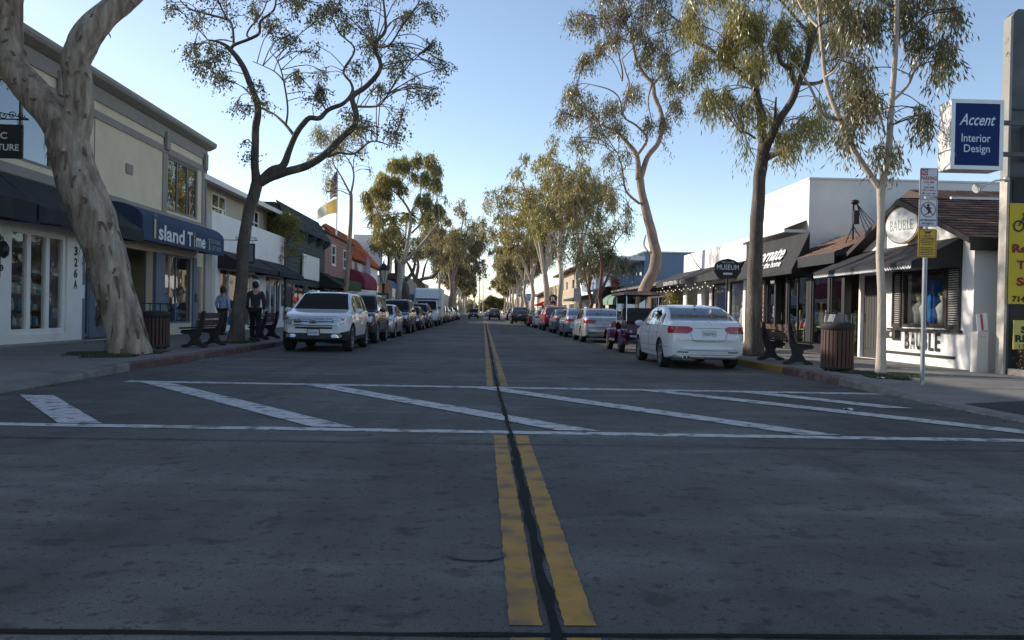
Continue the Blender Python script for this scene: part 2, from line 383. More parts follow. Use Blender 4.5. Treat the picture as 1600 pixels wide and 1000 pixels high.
# pavements: sloping apron at the crossing, then slabs with recessed joints
def apron_z(y): return .02 + .13*max(0, min(1, (y-11.6)/3.2))
def walk(side):
    kx = KX_L if side < 0 else KX_R
    name = 'sidewalk'
    w = mbuild(lambda b: b.box(kx+side*.16, kx+side*6.0, 15.19, 520, -.04, .128), name, M('joint_dirt', (.10, .095, .088), .9, .2, 5))
    tag(w, kind='structure')
    # apron
    def ap(b):
        ny, nx = 24, 10
        def fn(u, v):
            y = 8.8+(15.18-8.8)*v; x = kx+side*(.16+5.84*u)
            k = max(0, 1-u*2.6); z = .15-(.15-apron_z(y))*k
            return (x, y, z)
        b.grid(fn, nx, ny)
    o = mbuild(ap, 'apron', WALK, w)
    # slabs
    sl = MB().box(-.60, .60, -.74, .74, 0, .03).build('slab', WALK, w, bevel=.008)
    first = True; xs = [kx+side*(.16+.62+1.235*i) for i in range(4)]
    y = 15.94
    while y < 66:
        for i, x in enumerate(xs):
            if first: o = sl; first = False
            else:
                o = sl.copy(); COL.objects.link(o)
            o.location = (x+rnd.uniform(-.003, .003), y, .122+rnd.uniform(-.003, .003))
        y += 1.495
    mbuild(lambda b: b.box(kx+side*.16, kx+side*6.0, y-.74, 520, .1, .152), 'slab_field', WALK, w)
    # kerb pieces, painted as in the photograph
    def kpiece(y0, y1, mat):
        def f(b):
            n = max(1, int((y1-y0)/1.2))
            for i in range(n):
                a, c = y0+(y1-y0)*i/n, y0+(y1-y0)*(i+1)/n
                za, zc = apron_z(a), apron_z(c)
                x0, x1 = kx, kx+side*.155; e = side*.02
                vs = []
                for yy, zz in ((a+.004, za+.003), (c-.004, zc+.003)):
                    vs += [(x0-e*.6, yy, -.03), (x0, yy, zz-.025), (x0+e, yy, zz), (x1, yy, zz), (x1, yy, -.03)]
                b.add(vs, [(0, 5, 6, 1), (1, 6, 7, 2), (2, 7, 8, 3), (3, 8, 9, 4), (4, 3, 2, 1, 0), (5, 6, 7, 8, 9)] if side < 0 else
                      [(1, 6, 5, 0), (2, 7, 6, 1), (3, 8, 7, 2), (4, 9, 8, 3), (0, 1, 2, 3, 4), (9, 8, 7, 6, 5)])
        return mbuild(f, 'kerb', mat, w)
    segs = [(8.8, 15.1, KERB), (15.1, 25.5, KRED), (25.5, 60, KERB), (60, 520, KERB)] if side < 0 else \
           [(8.8, 14.6, KERB), (14.6, 17.4, KRED), (17.4, 20.6, KYEL), (20.6, 60, KERB), (60, 520, KERB)]
    for a in segs: kpiece(*a)
    return w
walkL, walkR = walk(-1), walk(1)
DOME = M('tactile_dark', (.05, .055, .06), .8, .2, 9, .6, 90)
def _tact(b):
    for i in range(14):
        for j in range(26):
            x, y = 6.75+i*.075, 9.4+j*.075
            z = .15-(.15-apron_z(y))*max(0, 1-(x-KX_R-.16)/5.84*2.6)+.006
            b.add([(x-.034, y-.034, z-.02), (x+.034, y-.034, z-.02), (x+.034, y+.034, z-.02), (x-.034, y+.034, z-.02), (x-.018, y-.018, z+.008), (x+.018, y-.018, z+.008), (x+.018, y+.018, z+.008), (x-.018, y+.018, z+.008)],
                  [(4, 5, 6, 7), (0, 1, 5, 4), (1, 2, 6, 5), (2, 3, 7, 6), (3, 0, 4, 7)])
o = mbuild(_tact, 'tactile_paving', DOME, walkR); tag(o, kind='stuff')
mbuild(lambda b: b.grid(lambda u, v: (6.7+1.08*u, 9.34+2.0*v, .15-(.15-apron_z(9.34+2*v))*max(0, 1-(.19+1.08*u)/5.84*2.6)+.004), 6, 10), 'tactile_plate', DOME, walkR)

# grass patches round the street trees
GRASS = leaf_mat('grass_blade', (.035, .055, .015), (.075, .095, .03), .3)
def grass_patch(cx, cy, rx, ry, n, label):
    r = np.random.default_rng(int(abs(cx*100)+cy*10))
    a, d = r.uniform(0, 2*PI, n), np.sqrt(r.uniform(0, 1, n)); k = 1+.22*np.sin(3*a+cx)+.12*np.sin(7*a)
    x, y = cx+rx*d*k*np.cos(a), cy+ry*d*k*np.sin(a)
    h = r.uniform(.02, .07, n)*(1.15-.6*d); th = r.uniform(0, PI, n); w = .006
    dx, dy = np.cos(th)*w, np.sin(th)*w; lx, ly = r.normal(0, .02, n), r.normal(0, .02, n)
    v = np.stack([np.stack([x-dx, y-dy, np.full(n, .15)], 1), np.stack([x+dx, y+dy, np.full(n, .15)], 1), np.stack([x+lx, y+ly, .15+h], 1)], 1).reshape(-1, 3)
    o = np_mesh('grass', v, np.arange(3*n).reshape(-1, 3), GRASS); tag(o, label, 'grass', kind='stuff')
    m = 40; vs = [(cx, cy, .165)]+[(cx+rx*(1+.22*math.sin(3*2*PI*i/m+cx)+.12*math.sin(7*2*PI*i/m))*math.cos(2*PI*i/m), cy+ry*(1+.22*math.sin(3*2*PI*i/m+cx)+.12*math.sin(7*2*PI*i/m))*math.sin(2*PI*i/m), .1545) for i in range(m)]
    mb = MB(); mb.add(vs, [(0, 1+i, 1+(i+1) % m) for i in range(m)], True)
    mb.build('turf', M('turf_soil', (.035, .038, .016), .95, .4, 14, .6, 60), o)
grass_patch(-7.7, 17.75, .85, 1.35, 9000, 'dark grass patch round the foot of the big leaning trunk')
grass_patch(-7.25, 24.7, .55, .8, 3000, 'small grass patch round the dark tree by the left benches')
grass_patch(7.45, 15.35, .62, .95, 6000, 'grass patch round the slim pale tree on the right pavement')
grass_patch(7.4, 22.4, .5, .7, 2500, 'grass patch round the dark trunk behind the parked white sedan')

# fallen leaves in the gutters and on the pavements
def litter(n, seed):
    r = np.random.default_rng(seed); side = r.choice([-1, 1], n); k = r.uniform(0, 1, n)
    y = 9.5+60*r.uniform(0, 1, n)**1.6; gut = k < .45
    x = np.where(side < 0, np.where(gut, KX_L+np.abs(r.normal(0, .22, n))+.03, KX_L-.2-r.uniform(0, 1, n)**1.5*4.2), np.where(gut, KX_R-np.abs(r.normal(0, .22, n))-.03, KX_R+.2+r.uniform(0, 1, n)**1.5*3.4))
    ok = gut | (y > 15.3); x, y, gut = x[ok], y[ok], gut[ok]; n = len(x); z = np.where(gut, .010, .160)
    a = r.uniform(0, 2*PI, n); l, w = r.uniform(.035, .09, n), r.uniform(.010, .022, n); t = r.uniform(0, .02, n)
    dx, dy = np.cos(a), np.sin(a)
    V = np.stack([np.stack([x-dx*l/2, y-dy*l/2, z], 1), np.stack([x-dy*w/2, y+dx*w/2, z+t*.6], 1), np.stack([x+dx*l/2, y+dy*l/2, z+t], 1), np.stack([x+dy*w/2, y-dx*w/2, z+.002], 1)], 1).reshape(-1, 3)
    o = np_mesh('fallen_leaves', V, np.arange(4*n).reshape(-1, 4), leaf_mat('leaf_dry', (.10, .06, .03), (.24, .16, .08), .2)); tag(o, 'dry fallen leaves in the gutters and on both pavements', 'leaves', kind='stuff')
litter(2600, 5)
# ================================================================== BUILDING HELPERS
# s = -1: left side of the street (front faces +x), s = +1: right side (front faces -x); d = distance into the building
GLASS = glass_mat('shop_glass', (.88, .90, .90), .04)
GLASS_UP = glass_mat('upper_glass', (.45, .50, .52), .22)
DARKIN = M('interior_dark', (.10, .095, .09), .9, .2, 2)
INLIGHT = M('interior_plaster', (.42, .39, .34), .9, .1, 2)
INFLOOR = M('interior_floor', (.16, .12, .09), .6, .2, 3)
def fbox(b, X, s, d0, d1, y0, y1, z0, z1): return b.box(X+s*d0, X+s*d1, y0, y1, z0, z1)
def wall_open(b, X, s, t, y0, y1, z0, z1, ops):
    ys = sorted({y0, y1, *[v for o in ops for v in o[:2] if y0 < v < y1]}); zs = sorted({z0, z1, *[v for o in ops for v in o[2:4] if z0 < v < z1]})
    for j in range(len(zs)-1):
        run = None
        for i in range(len(ys)-1):
            cy, cz = (ys[i]+ys[i+1])/2, (zs[j]+zs[j+1])/2
            hole = any(o[0] < cy < o[1] and o[2] < cz < o[3] for o in ops)
            if not hole: run = [ys[i], ys[i+1]] if run is None else [run[0], ys[i+1]]
            if (hole or i == len(ys)-2) and run: fbox(b, X, s, 0, t, run[0], run[1], zs[j], zs[j+1]); run = None
def shell(t, s, X, y0, y1, z0, z1, depth, wall, roof, ops=(), thick=.22, inner=4.2, floors=(), side=None, inmat=None, parapet=0.0, name='wall'):
    """hollow building: front wall with openings, side and back walls, roof slab, floors and a partition behind the shop"""
    mbuild(lambda b: wall_open(b, X, s, thick, y0, y1, z0, z1, ops), name, wall, t)
    sw = side or wall
    for nm, a, c in (('side_wall', y0, y0+thick), ('side_wall', y1-thick, y1)):
        mbuild(lambda b: fbox(b, X, s, thick, depth-thick, a, c, z0, z1), nm, sw, t)
    mbuild(lambda b: fbox(b, X, s, depth-thick, depth, y0, y1, z0, z1), 'back_wall', sw, t)
    zr = z1-parapet
    mbuild(lambda b: fbox(b, X, s, thick, depth-thick, y0+thick, y1-thick, zr-.2, zr-.01), 'flat_roof', roof, t)
    def inn(b):
        fbox(b, X, s, thick+.01, inner, y0+thick, y1-thick, .10, .16)
    mbuild(inn, 'shop_floor', INFLOOR, t)
    for zf in floors: mbuild(lambda b: fbox(b, X, s, thick, depth-thick, y0+thick, y1-thick, zf-.12, zf+.12), 'ceiling', INLIGHT, t)
    mbuild(lambda b: fbox(b, X, s, inner, inner+.1, y0+thick, y1-thick, .16, zr-.21), 'partition', inmat or INLIGHT, t)
def window(t, s, X, ya, yb, za, zb, nx, nz, fm, fw=.06, d=.06, dep=.07, glass=None, bar=None, name='window', sill=None, widths=None):
    """frame is the part, each pane a sub-part"""
    bar = bar or fw*.8
    ys = [ya+(yb-ya)*i/nx for i in range(nx+1)] if widths is None else widths
    zs = [za+(zb-za)*i/nz for i in range(nz+1)]
    def fr(b):
        fbox(b, X, s, d, d+dep, ya, yb, za, za+fw); fbox(b, X, s, d, d+dep, ya, yb, zb-fw, zb)
        fbox(b, X, s, d, d+dep, ya, ya+fw, za+fw, zb-fw); fbox(b, X, s, d, d+dep, yb-fw, yb, za+fw, zb-fw)
        for y in ys[1:-1]: fbox(b, X, s, d+.002, d+dep-.002, y-bar/2, y+bar/2, za+fw, zb-fw)
        for z in zs[1:-1]:
            for i in range(nx):
                fbox(b, X, s, d+.004, d+dep-.004, ys[i]+(fw if i == 0 else bar/2), ys[i+1]-(fw if i == nx-1 else bar/2), z-bar/2, z+bar/2)
        if sill: fbox(b, X, s, -sill, d, ya-.06, yb+.06, za-.07, za-.003)
    f = mbuild(fr, name, fm, t)
    for i in range(nx):
        for j in range(nz):
            y0, y1 = ys[i]+(fw if i == 0 else bar/2), ys[i+1]-(fw if i == nx-1 else bar/2)
            z0, z1 = zs[j]+(fw if j == 0 else bar/2), zs[j+1]-(fw if j == nz-1 else bar/2)
            mbuild(lambda b: fbox(b, X, s, d+dep*.45, d+dep*.55, y0-.005, y1+.005, z0-.005, z1+.005), 'pane', glass or GLASS, f)
    return f
def door(t, s, X, ya, yb, za, zb, fm, d=.1, glass=True, leafmat=None, fw=.11):
    def fr(b):
        fbox(b, X, s, d, d+.05, ya, ya+fw, za, zb); fbox(b, X, s, d, d+.05, yb-fw, yb, za, zb)
        fbox(b, X, s, d, d+.05, ya+fw, yb-fw, zb-fw, zb); fbox(b, X, s, d, d+.05, ya+fw, yb-fw, za, za+fw*2)
        if not glass: fbox(b, X, s, d+.012, d+.04, ya+fw, yb-fw, za+2*fw, zb-fw)
    o = mbuild(fr, 'door', leafmat or fm, t)
    if glass: mbuild(lambda b: fbox(b, X, s, d+.02, d+.03, ya+fw-.004, yb-fw+.004, za+2*fw-.004, zb-fw+.004), 'pane', GLASS, o)
    mbuild(lambda b: b.tube([(X+s*(d-.05), yb-fw*.5, za+.95), (X+s*(d-.05), yb-fw*.5, za+1.2)], .014, 6), 'handle', M('brushed_metal', (.5, .5, .5), .3, .05, metal=1), o)
    return o
def awning(name, label, s, X, y0, y1, ztop, zbot, out, mat, cat='awning', val=.22, rounded=False, trim=None, scallop=False, parent=None, sag=.02, ends=True):
    """cloth canopy on a metal frame fixed to the front wall at X; its own thing"""
    t = parent or thing(name, label, cat, (X-s*out*.5, (y0+y1)/2, zbot))
    def prof(u):          # u 0..1 from wall to lip
        if rounded:
            a = u*PI/2; return (out*math.sin(a), zbot+val+(ztop-zbot-val)*math.cos(a))
        return (out*u, ztop+(zbot+val-ztop)*u-sag*math.sin(PI*u))
    nu, nv = 10, max(6, int((y1-y0)/.35))
    def can(b):
        b.grid(lambda u, v: (X-s*prof(u)[0], y0+(y1-y0)*v, prof(u)[1]-.010*abs(math.sin(PI*v*max(2, round((y1-y0)/1.2))))*math.sin(PI*u)), nu, nv)
        b.grid(lambda u, v: (X-s*(prof(u)[0]-.006), y0+(y1-y0)*v, prof(u)[1]-.02), nu, nv)
        if ends:
            for y in (y0, y1):
                pts = [(X-s*prof(i/nu)[0], y, prof(i/nu)[1]) for i in range(nu+1)]
                b.add(pts+[(X-s*.01, y, zbot+val*.2)]+[(X-s*out, y, zbot)], [(i, i+1, nu+1) for i in range(nu)]+[(nu, nu+2, nu+1)])
    canopy = mbuild(can, 'canopy', mat, t)
    def vl(b):
        n = nv*3 if scallop else nv
        for k in range(n):
            a, c = y0+(y1-y0)*k/n, y0+(y1-y0)*(k+1)/n
            if scallop:
                m = 6; top = [(X-s*out, a+(c-a)*i/m, zbot+val) for i in range(m+1)]
                bot = [(X-s*(out+.004), a+(c-a)*i/m, zbot+.05-.05*math.sin(PI*i/m)) for i in range(m+1)]
                b.add(top+bot, [(i, i+1, m+2+i, m+1+i) for i in range(m)])
            else: b.add([(X-s*out, a, zbot+val), (X-s*out, c, zbot+val), (X-s*(out+.006*math.sin(k)), c, zbot), (X-s*(out+.006*math.sin(k-1)), a, zbot)], [(0, 1, 2, 3)])
    mbuild(vl, 'valance', mat, t)
    if trim:
        def tr(b):
            n = nv*3; 
            for k in range(n):
                a, c = y0+(y1-y0)*k/n, y0+(y1-y0)*(k+1)/n; m = 6
                top = [(X-s*(out+.008), a+(c-a)*i/m, zbot+.068-.05*math.sin(PI*i/m)) for i in range(m+1)]
                bot = [(X-s*(out+.012), a+(c-a)*i/m, zbot+.036-.05*math.sin(PI*i/m)) for i in range(m+1)]
                b.add(top+bot, [(i, i+1, m+2+i, m+1+i) for i in range(m)])
        mbuild(tr, 'trim', trim, t)
    def fr(b):
        for y in [y0+.03+(y1-y0-.06)*k/max(1, round((y1-y0)/2.2)) for k in range(max(1, round((y1-y0)/2.2))+1)]:
            b.tube([(X, y, zbot+.12), (X-s*(out-.03), y, zbot+.05)], .014, 6)
        b.tube([(X-s*(out-.03), y0+.02, zbot+.05), (X-s*(out-.03), y1-.02, zbot+.05)], .014, 6)
    mbuild(fr, 'frame', M('awning_frame', (.05, .05, .05), .5, .1), t)
    return t
def street_dir(s): return (Vector((0, 1, 0)) if s < 0 else Vector((0, -1, 0)))   # reading direction of lettering on a front
def front_text(name, body, s, X, yc, zc, w, h, mat, parent, off=.012, up=(0, 0, 1), **k):
    return text(name, body, (X, yc, zc), street_dir(s), up, w, h, mat, parent, off=off, **k)
def scroll(b, c, r, turns, r0, n=28, flip=1, plane='yz', a0=0):
    pts = []
    for i in range(n+1):
        t = i/n; a = a0+flip*turns*2*PI*t; rr = r*(1-.82*t)
        u, w = rr*math.cos(a), rr*math.sin(a)
        pts.append((c[0], c[1]+u, c[2]+w) if plane == 'yz' else (c[0]+u, c[1], c[2]+w))
    b.tube(pts, r0, 6)
IRON = M('black_iron', (.018, .018, .02), .5, .2, 8)
BLACKCLOTH = M('black_canvas', (.022, .022, .024), .85, .2, 2.0, .25, 160, col2=(.045, .042, .04), c2scale=1.2, c2lo=.5, c2hi=.8)
WHITEP = M('white_paint', (.80, .77, .72), .55, .06, 2.5, .05, 60, col2=(.60, .58, .54), c2scale=.8, c2lo=.58, c2hi=.85)
STUCCO_W = M('white_stucco', (.88, .85, .80), .85, .06, 1.2, .25, 130, col2=(.76, .73, .67), c2scale=.5, c2lo=.55, c2hi=.85)
TARROOF = M('tar_roof', (.10, .10, .10), .9, .2, 2)
LWHITE = M('letter_white', (.72, .73, .73), .6, .04); LBLACK = M('letter_black', (.015, .015, .016), .6, .1)

def mannequin(x, y, rz, label, top, bottom, h=1.65):
    t = thing('mannequin', label, 'mannequin')
    SK = M('mannequin_skin', (.62, .57, .5), .5, .05)
    k = h/1.65
    mbuild(lambda b: (b.ball((0, 0, 1.54*k), .1*k, 12, (.8, .95, 1.15)), b.tube([(0, 0, 1.34*k), (0, 0, 1.46*k)], .05*k, 8)), 'head', SK, t)
    def dress(b):
        prof = [(.09, .95, .06), (.16, 1.02, .11), (.14, 1.12, .10), (.18, 1.28, .11), (.19, 1.36, .09), (.07, 1.42, .06)]
        vs, n = [], 14
        for (rx, z, ry) in prof: vs += [(rx*k*math.cos(2*PI*i/n), ry*k*math.sin(2*PI*i/n), z*k) for i in range(n)]
        b.add(vs, [(j*n+i, j*n+(i+1) % n, (j+1)*n+(i+1) % n, (j+1)*n+i) for j in range(len(prof)-1) for i in range(n)], True)
        for sx in (-1, 1): b.tube([(sx*.18*k, 0, 1.35*k), (sx*.25*k, .02, 1.1*k), (sx*.24*k, -.08, .88*k)], [.05*k, .042*k, .03*k], 8)
    mbuild(dress, 'top', top, t)
    def skirt(b):
        prof = [(.13, 1.0, .1), (.19, .88, .14), (.23, .62, .19), (.25, .45, .21)]; vs, n = [], 16
        for (rx, z, ry) in prof: vs += [(rx*k*math.cos(2*PI*i/n)*(1+.05*(i % 2)), ry*k*math.sin(2*PI*i/n)*(1+.05*(i % 2)), z*k) for i in range(n)]
        b.add(vs, [(j*n+i, j*n+(i+1) % n, (j+1)*n+(i+1) % n, (j+1)*n+i) for j in range(len(prof)-1) for i in range(n)], True)
    mbuild(skirt, 'skirt', bottom, t)
    mbuild(lambda b: [b.tube([(sx*.09*k, 0, .5*k), (sx*.09*k, .01, .04)], [.055*k, .035*k], 8) for sx in (-1, 1)], 'legs', SK, t)
    mbuild(lambda b: b.lathe([(.001, .0), (.16, .0), (.16, .02), (.001, .025)], n=18), 'base', IRON, t)
    t.location = (x, y, .16); t.rotation_euler.z = rz
    return t
GOODS = [M('goods_%s' % n, c, .6, .15, 4) for n, c in (('cream', (.62, .56, .45)), ('teal', (.08, .25, .30)), ('red', (.4, .05, .05)), ('navy', (.04, .06, .16)),
         ('green', (.22, .34, .06)), ('white', (.7, .7, .68)), ('pink', (.55, .2, .25)), ('yellow', (.6, .42, .08)), ('wood', (.22, .13, .07)))]
def shelf(x, y, rz, w, h, label, seed, rows=4, pal=(0, 1, 2, 3, 5, 6, 7), wood=None):
    """shop shelf unit with goods as parts"""
    t = thing('display_shelf', label, 'shelf'); r = random.Random(seed); wm = wood or GOODS[8]
    def fr(b):
        for sx in (-1, 1): b.box(sx*w/2-.02*(sx > 0), sx*w/2+.02*(sx < 0), -.16, .16, 0, h)
        for k in range(rows+1): b.box(-w/2+.021, w/2-.021, -.155, .155, h*k/rows*.97, h*k/rows*.97+.025)
    mbuild(fr, 'shelf_frame', wm, t)
    for k in range(rows):
        x0 = -w/2+.04; z0 = h*k/rows*.97+.025
        while x0 < w/2-.12:
            ww = r.uniform(.07, .2); hh = r.uniform(.4, .85)*(h/rows-.05)
            kind = r.random()
            def g(b):
                if kind < .5: b.lathe([(.001, z0), (ww*.42, z0), (ww*.48, z0+hh*.35), (ww*.3, z0+hh*.7), (ww*.16, z0+hh*.78), (ww*.18, z0+hh), (.001, z0+hh)], (x0+ww/2, 0, 0), 10)
                else: b.box(x0, x0+ww*.9, -.1, .1, z0, z0+hh)
            mbuild(g, 'item', GOODS[r.choice(pal)], t)
            x0 += ww+.03
    t.location = (x, y, .16); t.rotation_euler.z = rz
    return t

def goods_table(label, x, y0, y1, zt, s, seed, pal=(0, 2, 4, 5, 6, 7), hmax=.6):
    """low table close behind the glass with bright goods standing on it"""
    t = thing('display_table', label, 'table', (x, (y0+y1)/2, .16)); r = random.Random(seed)
    mbuild(lambda b: b.box(x-.17, x+.17, y0, y1, zt-.04, zt), 'table_top', GOODS[4 if seed % 2 else 5], t)
    for yy in (y0+.04, y1-.04):
        for xx in (x-.14, x+.14): mbuild(lambda b: b.box(xx-.02, xx+.02, yy-.02, yy+.02, .16, zt-.041), 'leg', GOODS[4 if seed % 2 else 5], t)
    yy = y0+.08
    while yy < y1-.08:
        w = r.uniform(.09, .2); h = r.uniform(.18, hmax); k = r.random(); xx = x+r.uniform(-.06, .06)
        def g(b):
            if k < .4: b.lathe([(.001, zt), (w*.38, zt), (w*.5, zt+h*.3), (w*.34, zt+h*.6), (w*.16, zt+h*.75), (w*.22, zt+h), (.001, zt+h)], (xx, yy+w/2, 0), 12)
            elif k < .7: b.ball((xx, yy+w/2, zt+w*.55), w*.55, 12, (.8, 1, 1))
            else: b.obox((xx, yy+w/2, zt+h*.4), (.03, 0, -.02), (0, w*.5, 0), (.02, 0, h*.4))
        mbuild(g, 'item', GOODS[r.choice(pal)], t); yy += w+.03
# ================================================================== LEFT SIDE
BEIGE = M('beige_stucco', (.76, .64, .47), .88, .07, 1.2, .25, 140, col2=(.66, .555, .41), c2scale=.45, c2lo=.5, c2hi=.85)
GREYTRIM = M('grey_trim', (.29, .265, .23), .75, .1, 2, .15, 90)
BLUEP = M('blue_grey_paint', (.13, .165, .22), .6, .1, 3)
XL = -11.2
# ---------------------------------------------------------------- corner building
cb = thing('corner_building', 'beige two-storey corner shop building with grey trim bands and white storefront at left', 'building', (XL, 24, .15))
gops = [(13.6, 18.9, .45, 2.95), (19.9, 22.55, .42, 3.0), (23.45, 28.55, .16, 3.0), (29.35, 32.35, .55, 3.05), (32.75, 33.45, .16, 2.75)]
uops = [(19.2, 21.95, 4.62, 6.45), (29.75, 32.85, 4.55, 6.5), (14.2, 17, 4.62, 6.45)]
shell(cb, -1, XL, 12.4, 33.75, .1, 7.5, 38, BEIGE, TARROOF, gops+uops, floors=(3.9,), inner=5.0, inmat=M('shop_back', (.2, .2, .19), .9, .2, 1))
def trims(b):
    fbox(b, XL, -1, -.05, -.001, 12.36, 33.79, 7.02, 7.42)       # fascia
    fbox(b, XL, -1, -.045, -.001, 12.36, 33.79, 6.52, 6.74)      # band over the windows
    fbox(b, XL, -1, -.055, -.001, 12.36, 33.79, 4.22, 4.46)      # belt ledge
    fbox(b, XL, -1, -.042, -.001, 33.28, 33.785, 4.47, 6.51)     # corner pilaster
    fbox(b, XL, -1, -.042, -.001, 29.25, 29.62, 4.47, 6.51)
    fbox(b, XL, -1, -.042, -.001, 22.05, 22.4, 4.47, 6.51)
    for y in (29.5, 33.5, 22.2): fbox(b, XL, -1, -.13, -.052, y-.16, y+.16, 6.62, 7.24)
mbuild(trims, 'trim_band', GREYTRIM, cb)
mbuild(lambda b: b.prism([(XL+.30, 7.56), (XL+.34, 7.64), (XL+.34, 7.74), (XL-.5, 7.76), (XL-.5, 7.44), (XL+.06, 7.44)], 12.1, 34.02), 'roof_coping', M('coping_metal', (.30, .275, .24), .5, .1, 3), cb)
FRG = M('window_grey', (.16, .155, .14), .5, .08)
window(cb, -1, XL, 29.75, 32.85, 4.55, 6.5, 3, 1, FRG, .1, .04, glass=GLASS_UP)
window(cb, -1, XL, 19.2, 21.95, 4.62, 6.45, 2, 1, FRG, .09, .04, glass=GLASS_UP)
window(cb, -1, XL, 14.2, 17, 4.62, 6.45, 2, 1, FRG, .09, .04, glass=GLASS_UP)
# white storefront
def wf(b):
    fbox(b, XL, -1, -.10, -.001, 18.95, 19.88, .35, 3.05); fbox(b, XL, -1, -.10, -.001, 22.58, 23.42, .35, 3.05)
    fbox(b, XL, -1, -.10, -.001, 19.88, 22.58, 3.0, 3.25); fbox(b, XL, -1, -.10, -.001, 18.95, 19.88, 3.05, 3.25)
    fbox(b, XL, -1, -.10, -.001, 22.58, 23.42, 3.05, 3.25); fbox(b, XL, -1, -.10, -.001, 19.88, 22.58, .2, .42)
    fbox(b, XL, -1, -.10, -.001, 18.95, 19.88, .2, .35); fbox(b, XL, -1, -.10, -.001, 22.58, 23.42, .2, .35)
    fbox(b, XL, -1, -.101, -.001, 12.4, 18.95, .2, .44); fbox(b, XL, -1, -.101, -.001, 12.4, 18.95, 2.96, 3.25); fbox(b, XL, -1, -.101, -.001, 12.4, 13.6, .44, 2.96)
mbuild(wf, 'storefront_frame', WHITEP, cb)
mbuild(lambda b: fbox(b, XL, -1, -.14, -.102, 12.4, 23.42, .12, .21), 'plinth', M('plinth_stone', (.3, .28, .25), .85, .15, 4), cb)
window(cb, -1, XL, 19.9, 22.55, .42, 3.0, 3, 1, WHITEP, .13, -.06, .12, bar=.17)
window(cb, -1, XL, 13.6, 18.9, .45, 2.95, 4, 1, WHITEP, .13, -.06, .12, bar=.17)
for i, ch in enumerate('326A'):
    front_text('house_number', ch, -1, XL+.10, 23.02, 2.62-i*.30, .19, .24, LBLACK, cb, bold=.03)
def sconce(b):
    x = XL+.13
    b.tube([(x, 19.42, 1.75), (x, 19.42, 2.75)], .022, 6)
    for z, fl in ((2.65, 1), (2.45, -1), (2.0, 1)): scroll(b, (x, 19.42+fl*.07, z), .09, 1.2, .014, flip=fl, a0=PI if fl > 0 else 0)
    b.lathe([(.02, 2.2), (.10, 2.28), (.12, 2.45), (.05, 2.58), (.01, 2.6)], (x+.09, 19.42, 0), 10)
mbuild(sconce, 'wall_sconce', IRON, cb)
# recessed entrance with blue paint
for q in ((-.03, .32, 23.43, 23.75, .16, 3.0), (-.12, .30, 28.56, 29.34, .16, 3.0), (-.06, .24, 32.36, 32.74, .16, 3.05), (.9, 1.05, 23.6, 24.0, .16, 3.0), (.9, 1.05, 26.0, 26.4, .16, 3.0)):
    mbuild(lambda b: fbox(b, XL, -1, *q), 'entrance_post', BLUEP, cb)
for q in ((.9, 1.05, 24.0, 26.0, 2.6, 3.0), (.9, 1.05, 26.4, 28.5, .16, .5)): mbuild(lambda b: fbox(b, XL, -1, *q), 'entrance_rail', BLUEP, cb)
window(cb, -1, XL-.9, 24.0, 26.0, .2, 2.6, 2, 1, BLUEP, .08, .02)
window(cb, -1, XL, 29.35, 32.35, .55, 3.05, 2, 1, BLUEP, .07, .05)
door(cb, -1, XL, 32.75, 33.45, .16, 2.75, M('door_taupe', (.27, .25, .2), .6, .1), .08, glass=False)
mbuild(lambda b: (fbox(b, XL, -1, -.09, -.01, 32.5, 32.72, 1.35, 1.68)), 'mailbox', IRON, cb)
mbuild(lambda b: fbox(b, XL, -1, -.035, -.031, 23.5, 23.7, 1.35, 1.72), 'notice', LWHITE, cb)
# awnings
awning('awning', 'black canvas awning at the far left edge over the white storefront', -1, XL+.12, 12.6, 19.1, 4.18, 2.98, 1.0, BLACKCLOTH, val=.45)
awning('awning', 'black canvas awning behind the big leaning trunk, left of the blue awning', -1, XL+.12, 19.2, 25.0, 4.18, 3.05, 1.0, BLACKCLOTH, val=.35)
BLUEC = M('blue_canvas', (.022, .045, .10), .75, .12, 2, .2, 150)
ia = awning('awning', 'rounded dark blue awning lettered Island Time over the gift shop window', -1, XL+.02, 25.15, 32.9, 4.28, 3.16, 1.0, BLUEC, val=.62, rounded=True)
XA = XL+1.03
front_text('lettering', 'I', -1, XA, 26.05, 3.56, .16, .60, M('letter_palm', (.45, .42, .2), .6, .1), ia, bold=.02)
front_text('lettering', 'sland', -1, XA, 27.45, 3.50, 2.25, .50, LWHITE, ia, bold=.025)
front_text('lettering', 'T', -1, XA, 29.1, 3.50, .5, .50, LWHITE, ia, bold=.025)
front_text('lettering', 'i', -1, XA, 29.55, 3.47, .15, .42, M('letter_palm', (.45, .42, .2), .6, .1), ia, bold=.02)
front_text('lettering', 'me', -1, XA, 30.2, 3.45, .95, .34, LWHITE, ia, bold=.025)
front_text('lettering', 'SOUVENIRS\n& GIFT SHOP', -1, XA, 31.85, 3.5, 1.35, .42, M('letter_pale_blue', (.3, .38, .45), .6, .05), ia)
mbuild(lambda b: b.tube(disc((XA+.016, 31.0, 3.48), (0, 1, 0), (0, 0, 1), .1, 10, .25, -1.1, 1.1), .012, 5), 'bracket_mark', LWHITE, ia)
for (yc, zb, h) in ((26.05, 3.32, .62), (29.55, 3.3, .40)):
    def palm(b):
        for a in (-1.2, -.7, -.2, .4, .9, 1.4):
            d = Vector((0, math.sin(a), .7*math.cos(a)))*.17
            c = Vector((XA+.018, yc, zb+h)); b.add([c, c+d*.6+Vector((0, 0, .03)), c+d+Vector((0, 0, -.05)), c+d*.6-Vector((0, 0, .02))], [(0, 1, 2, 3)])
    mbuild(palm, 'palm_mark', M('letter_green', (.10, .22, .06), .6, .1), ia)
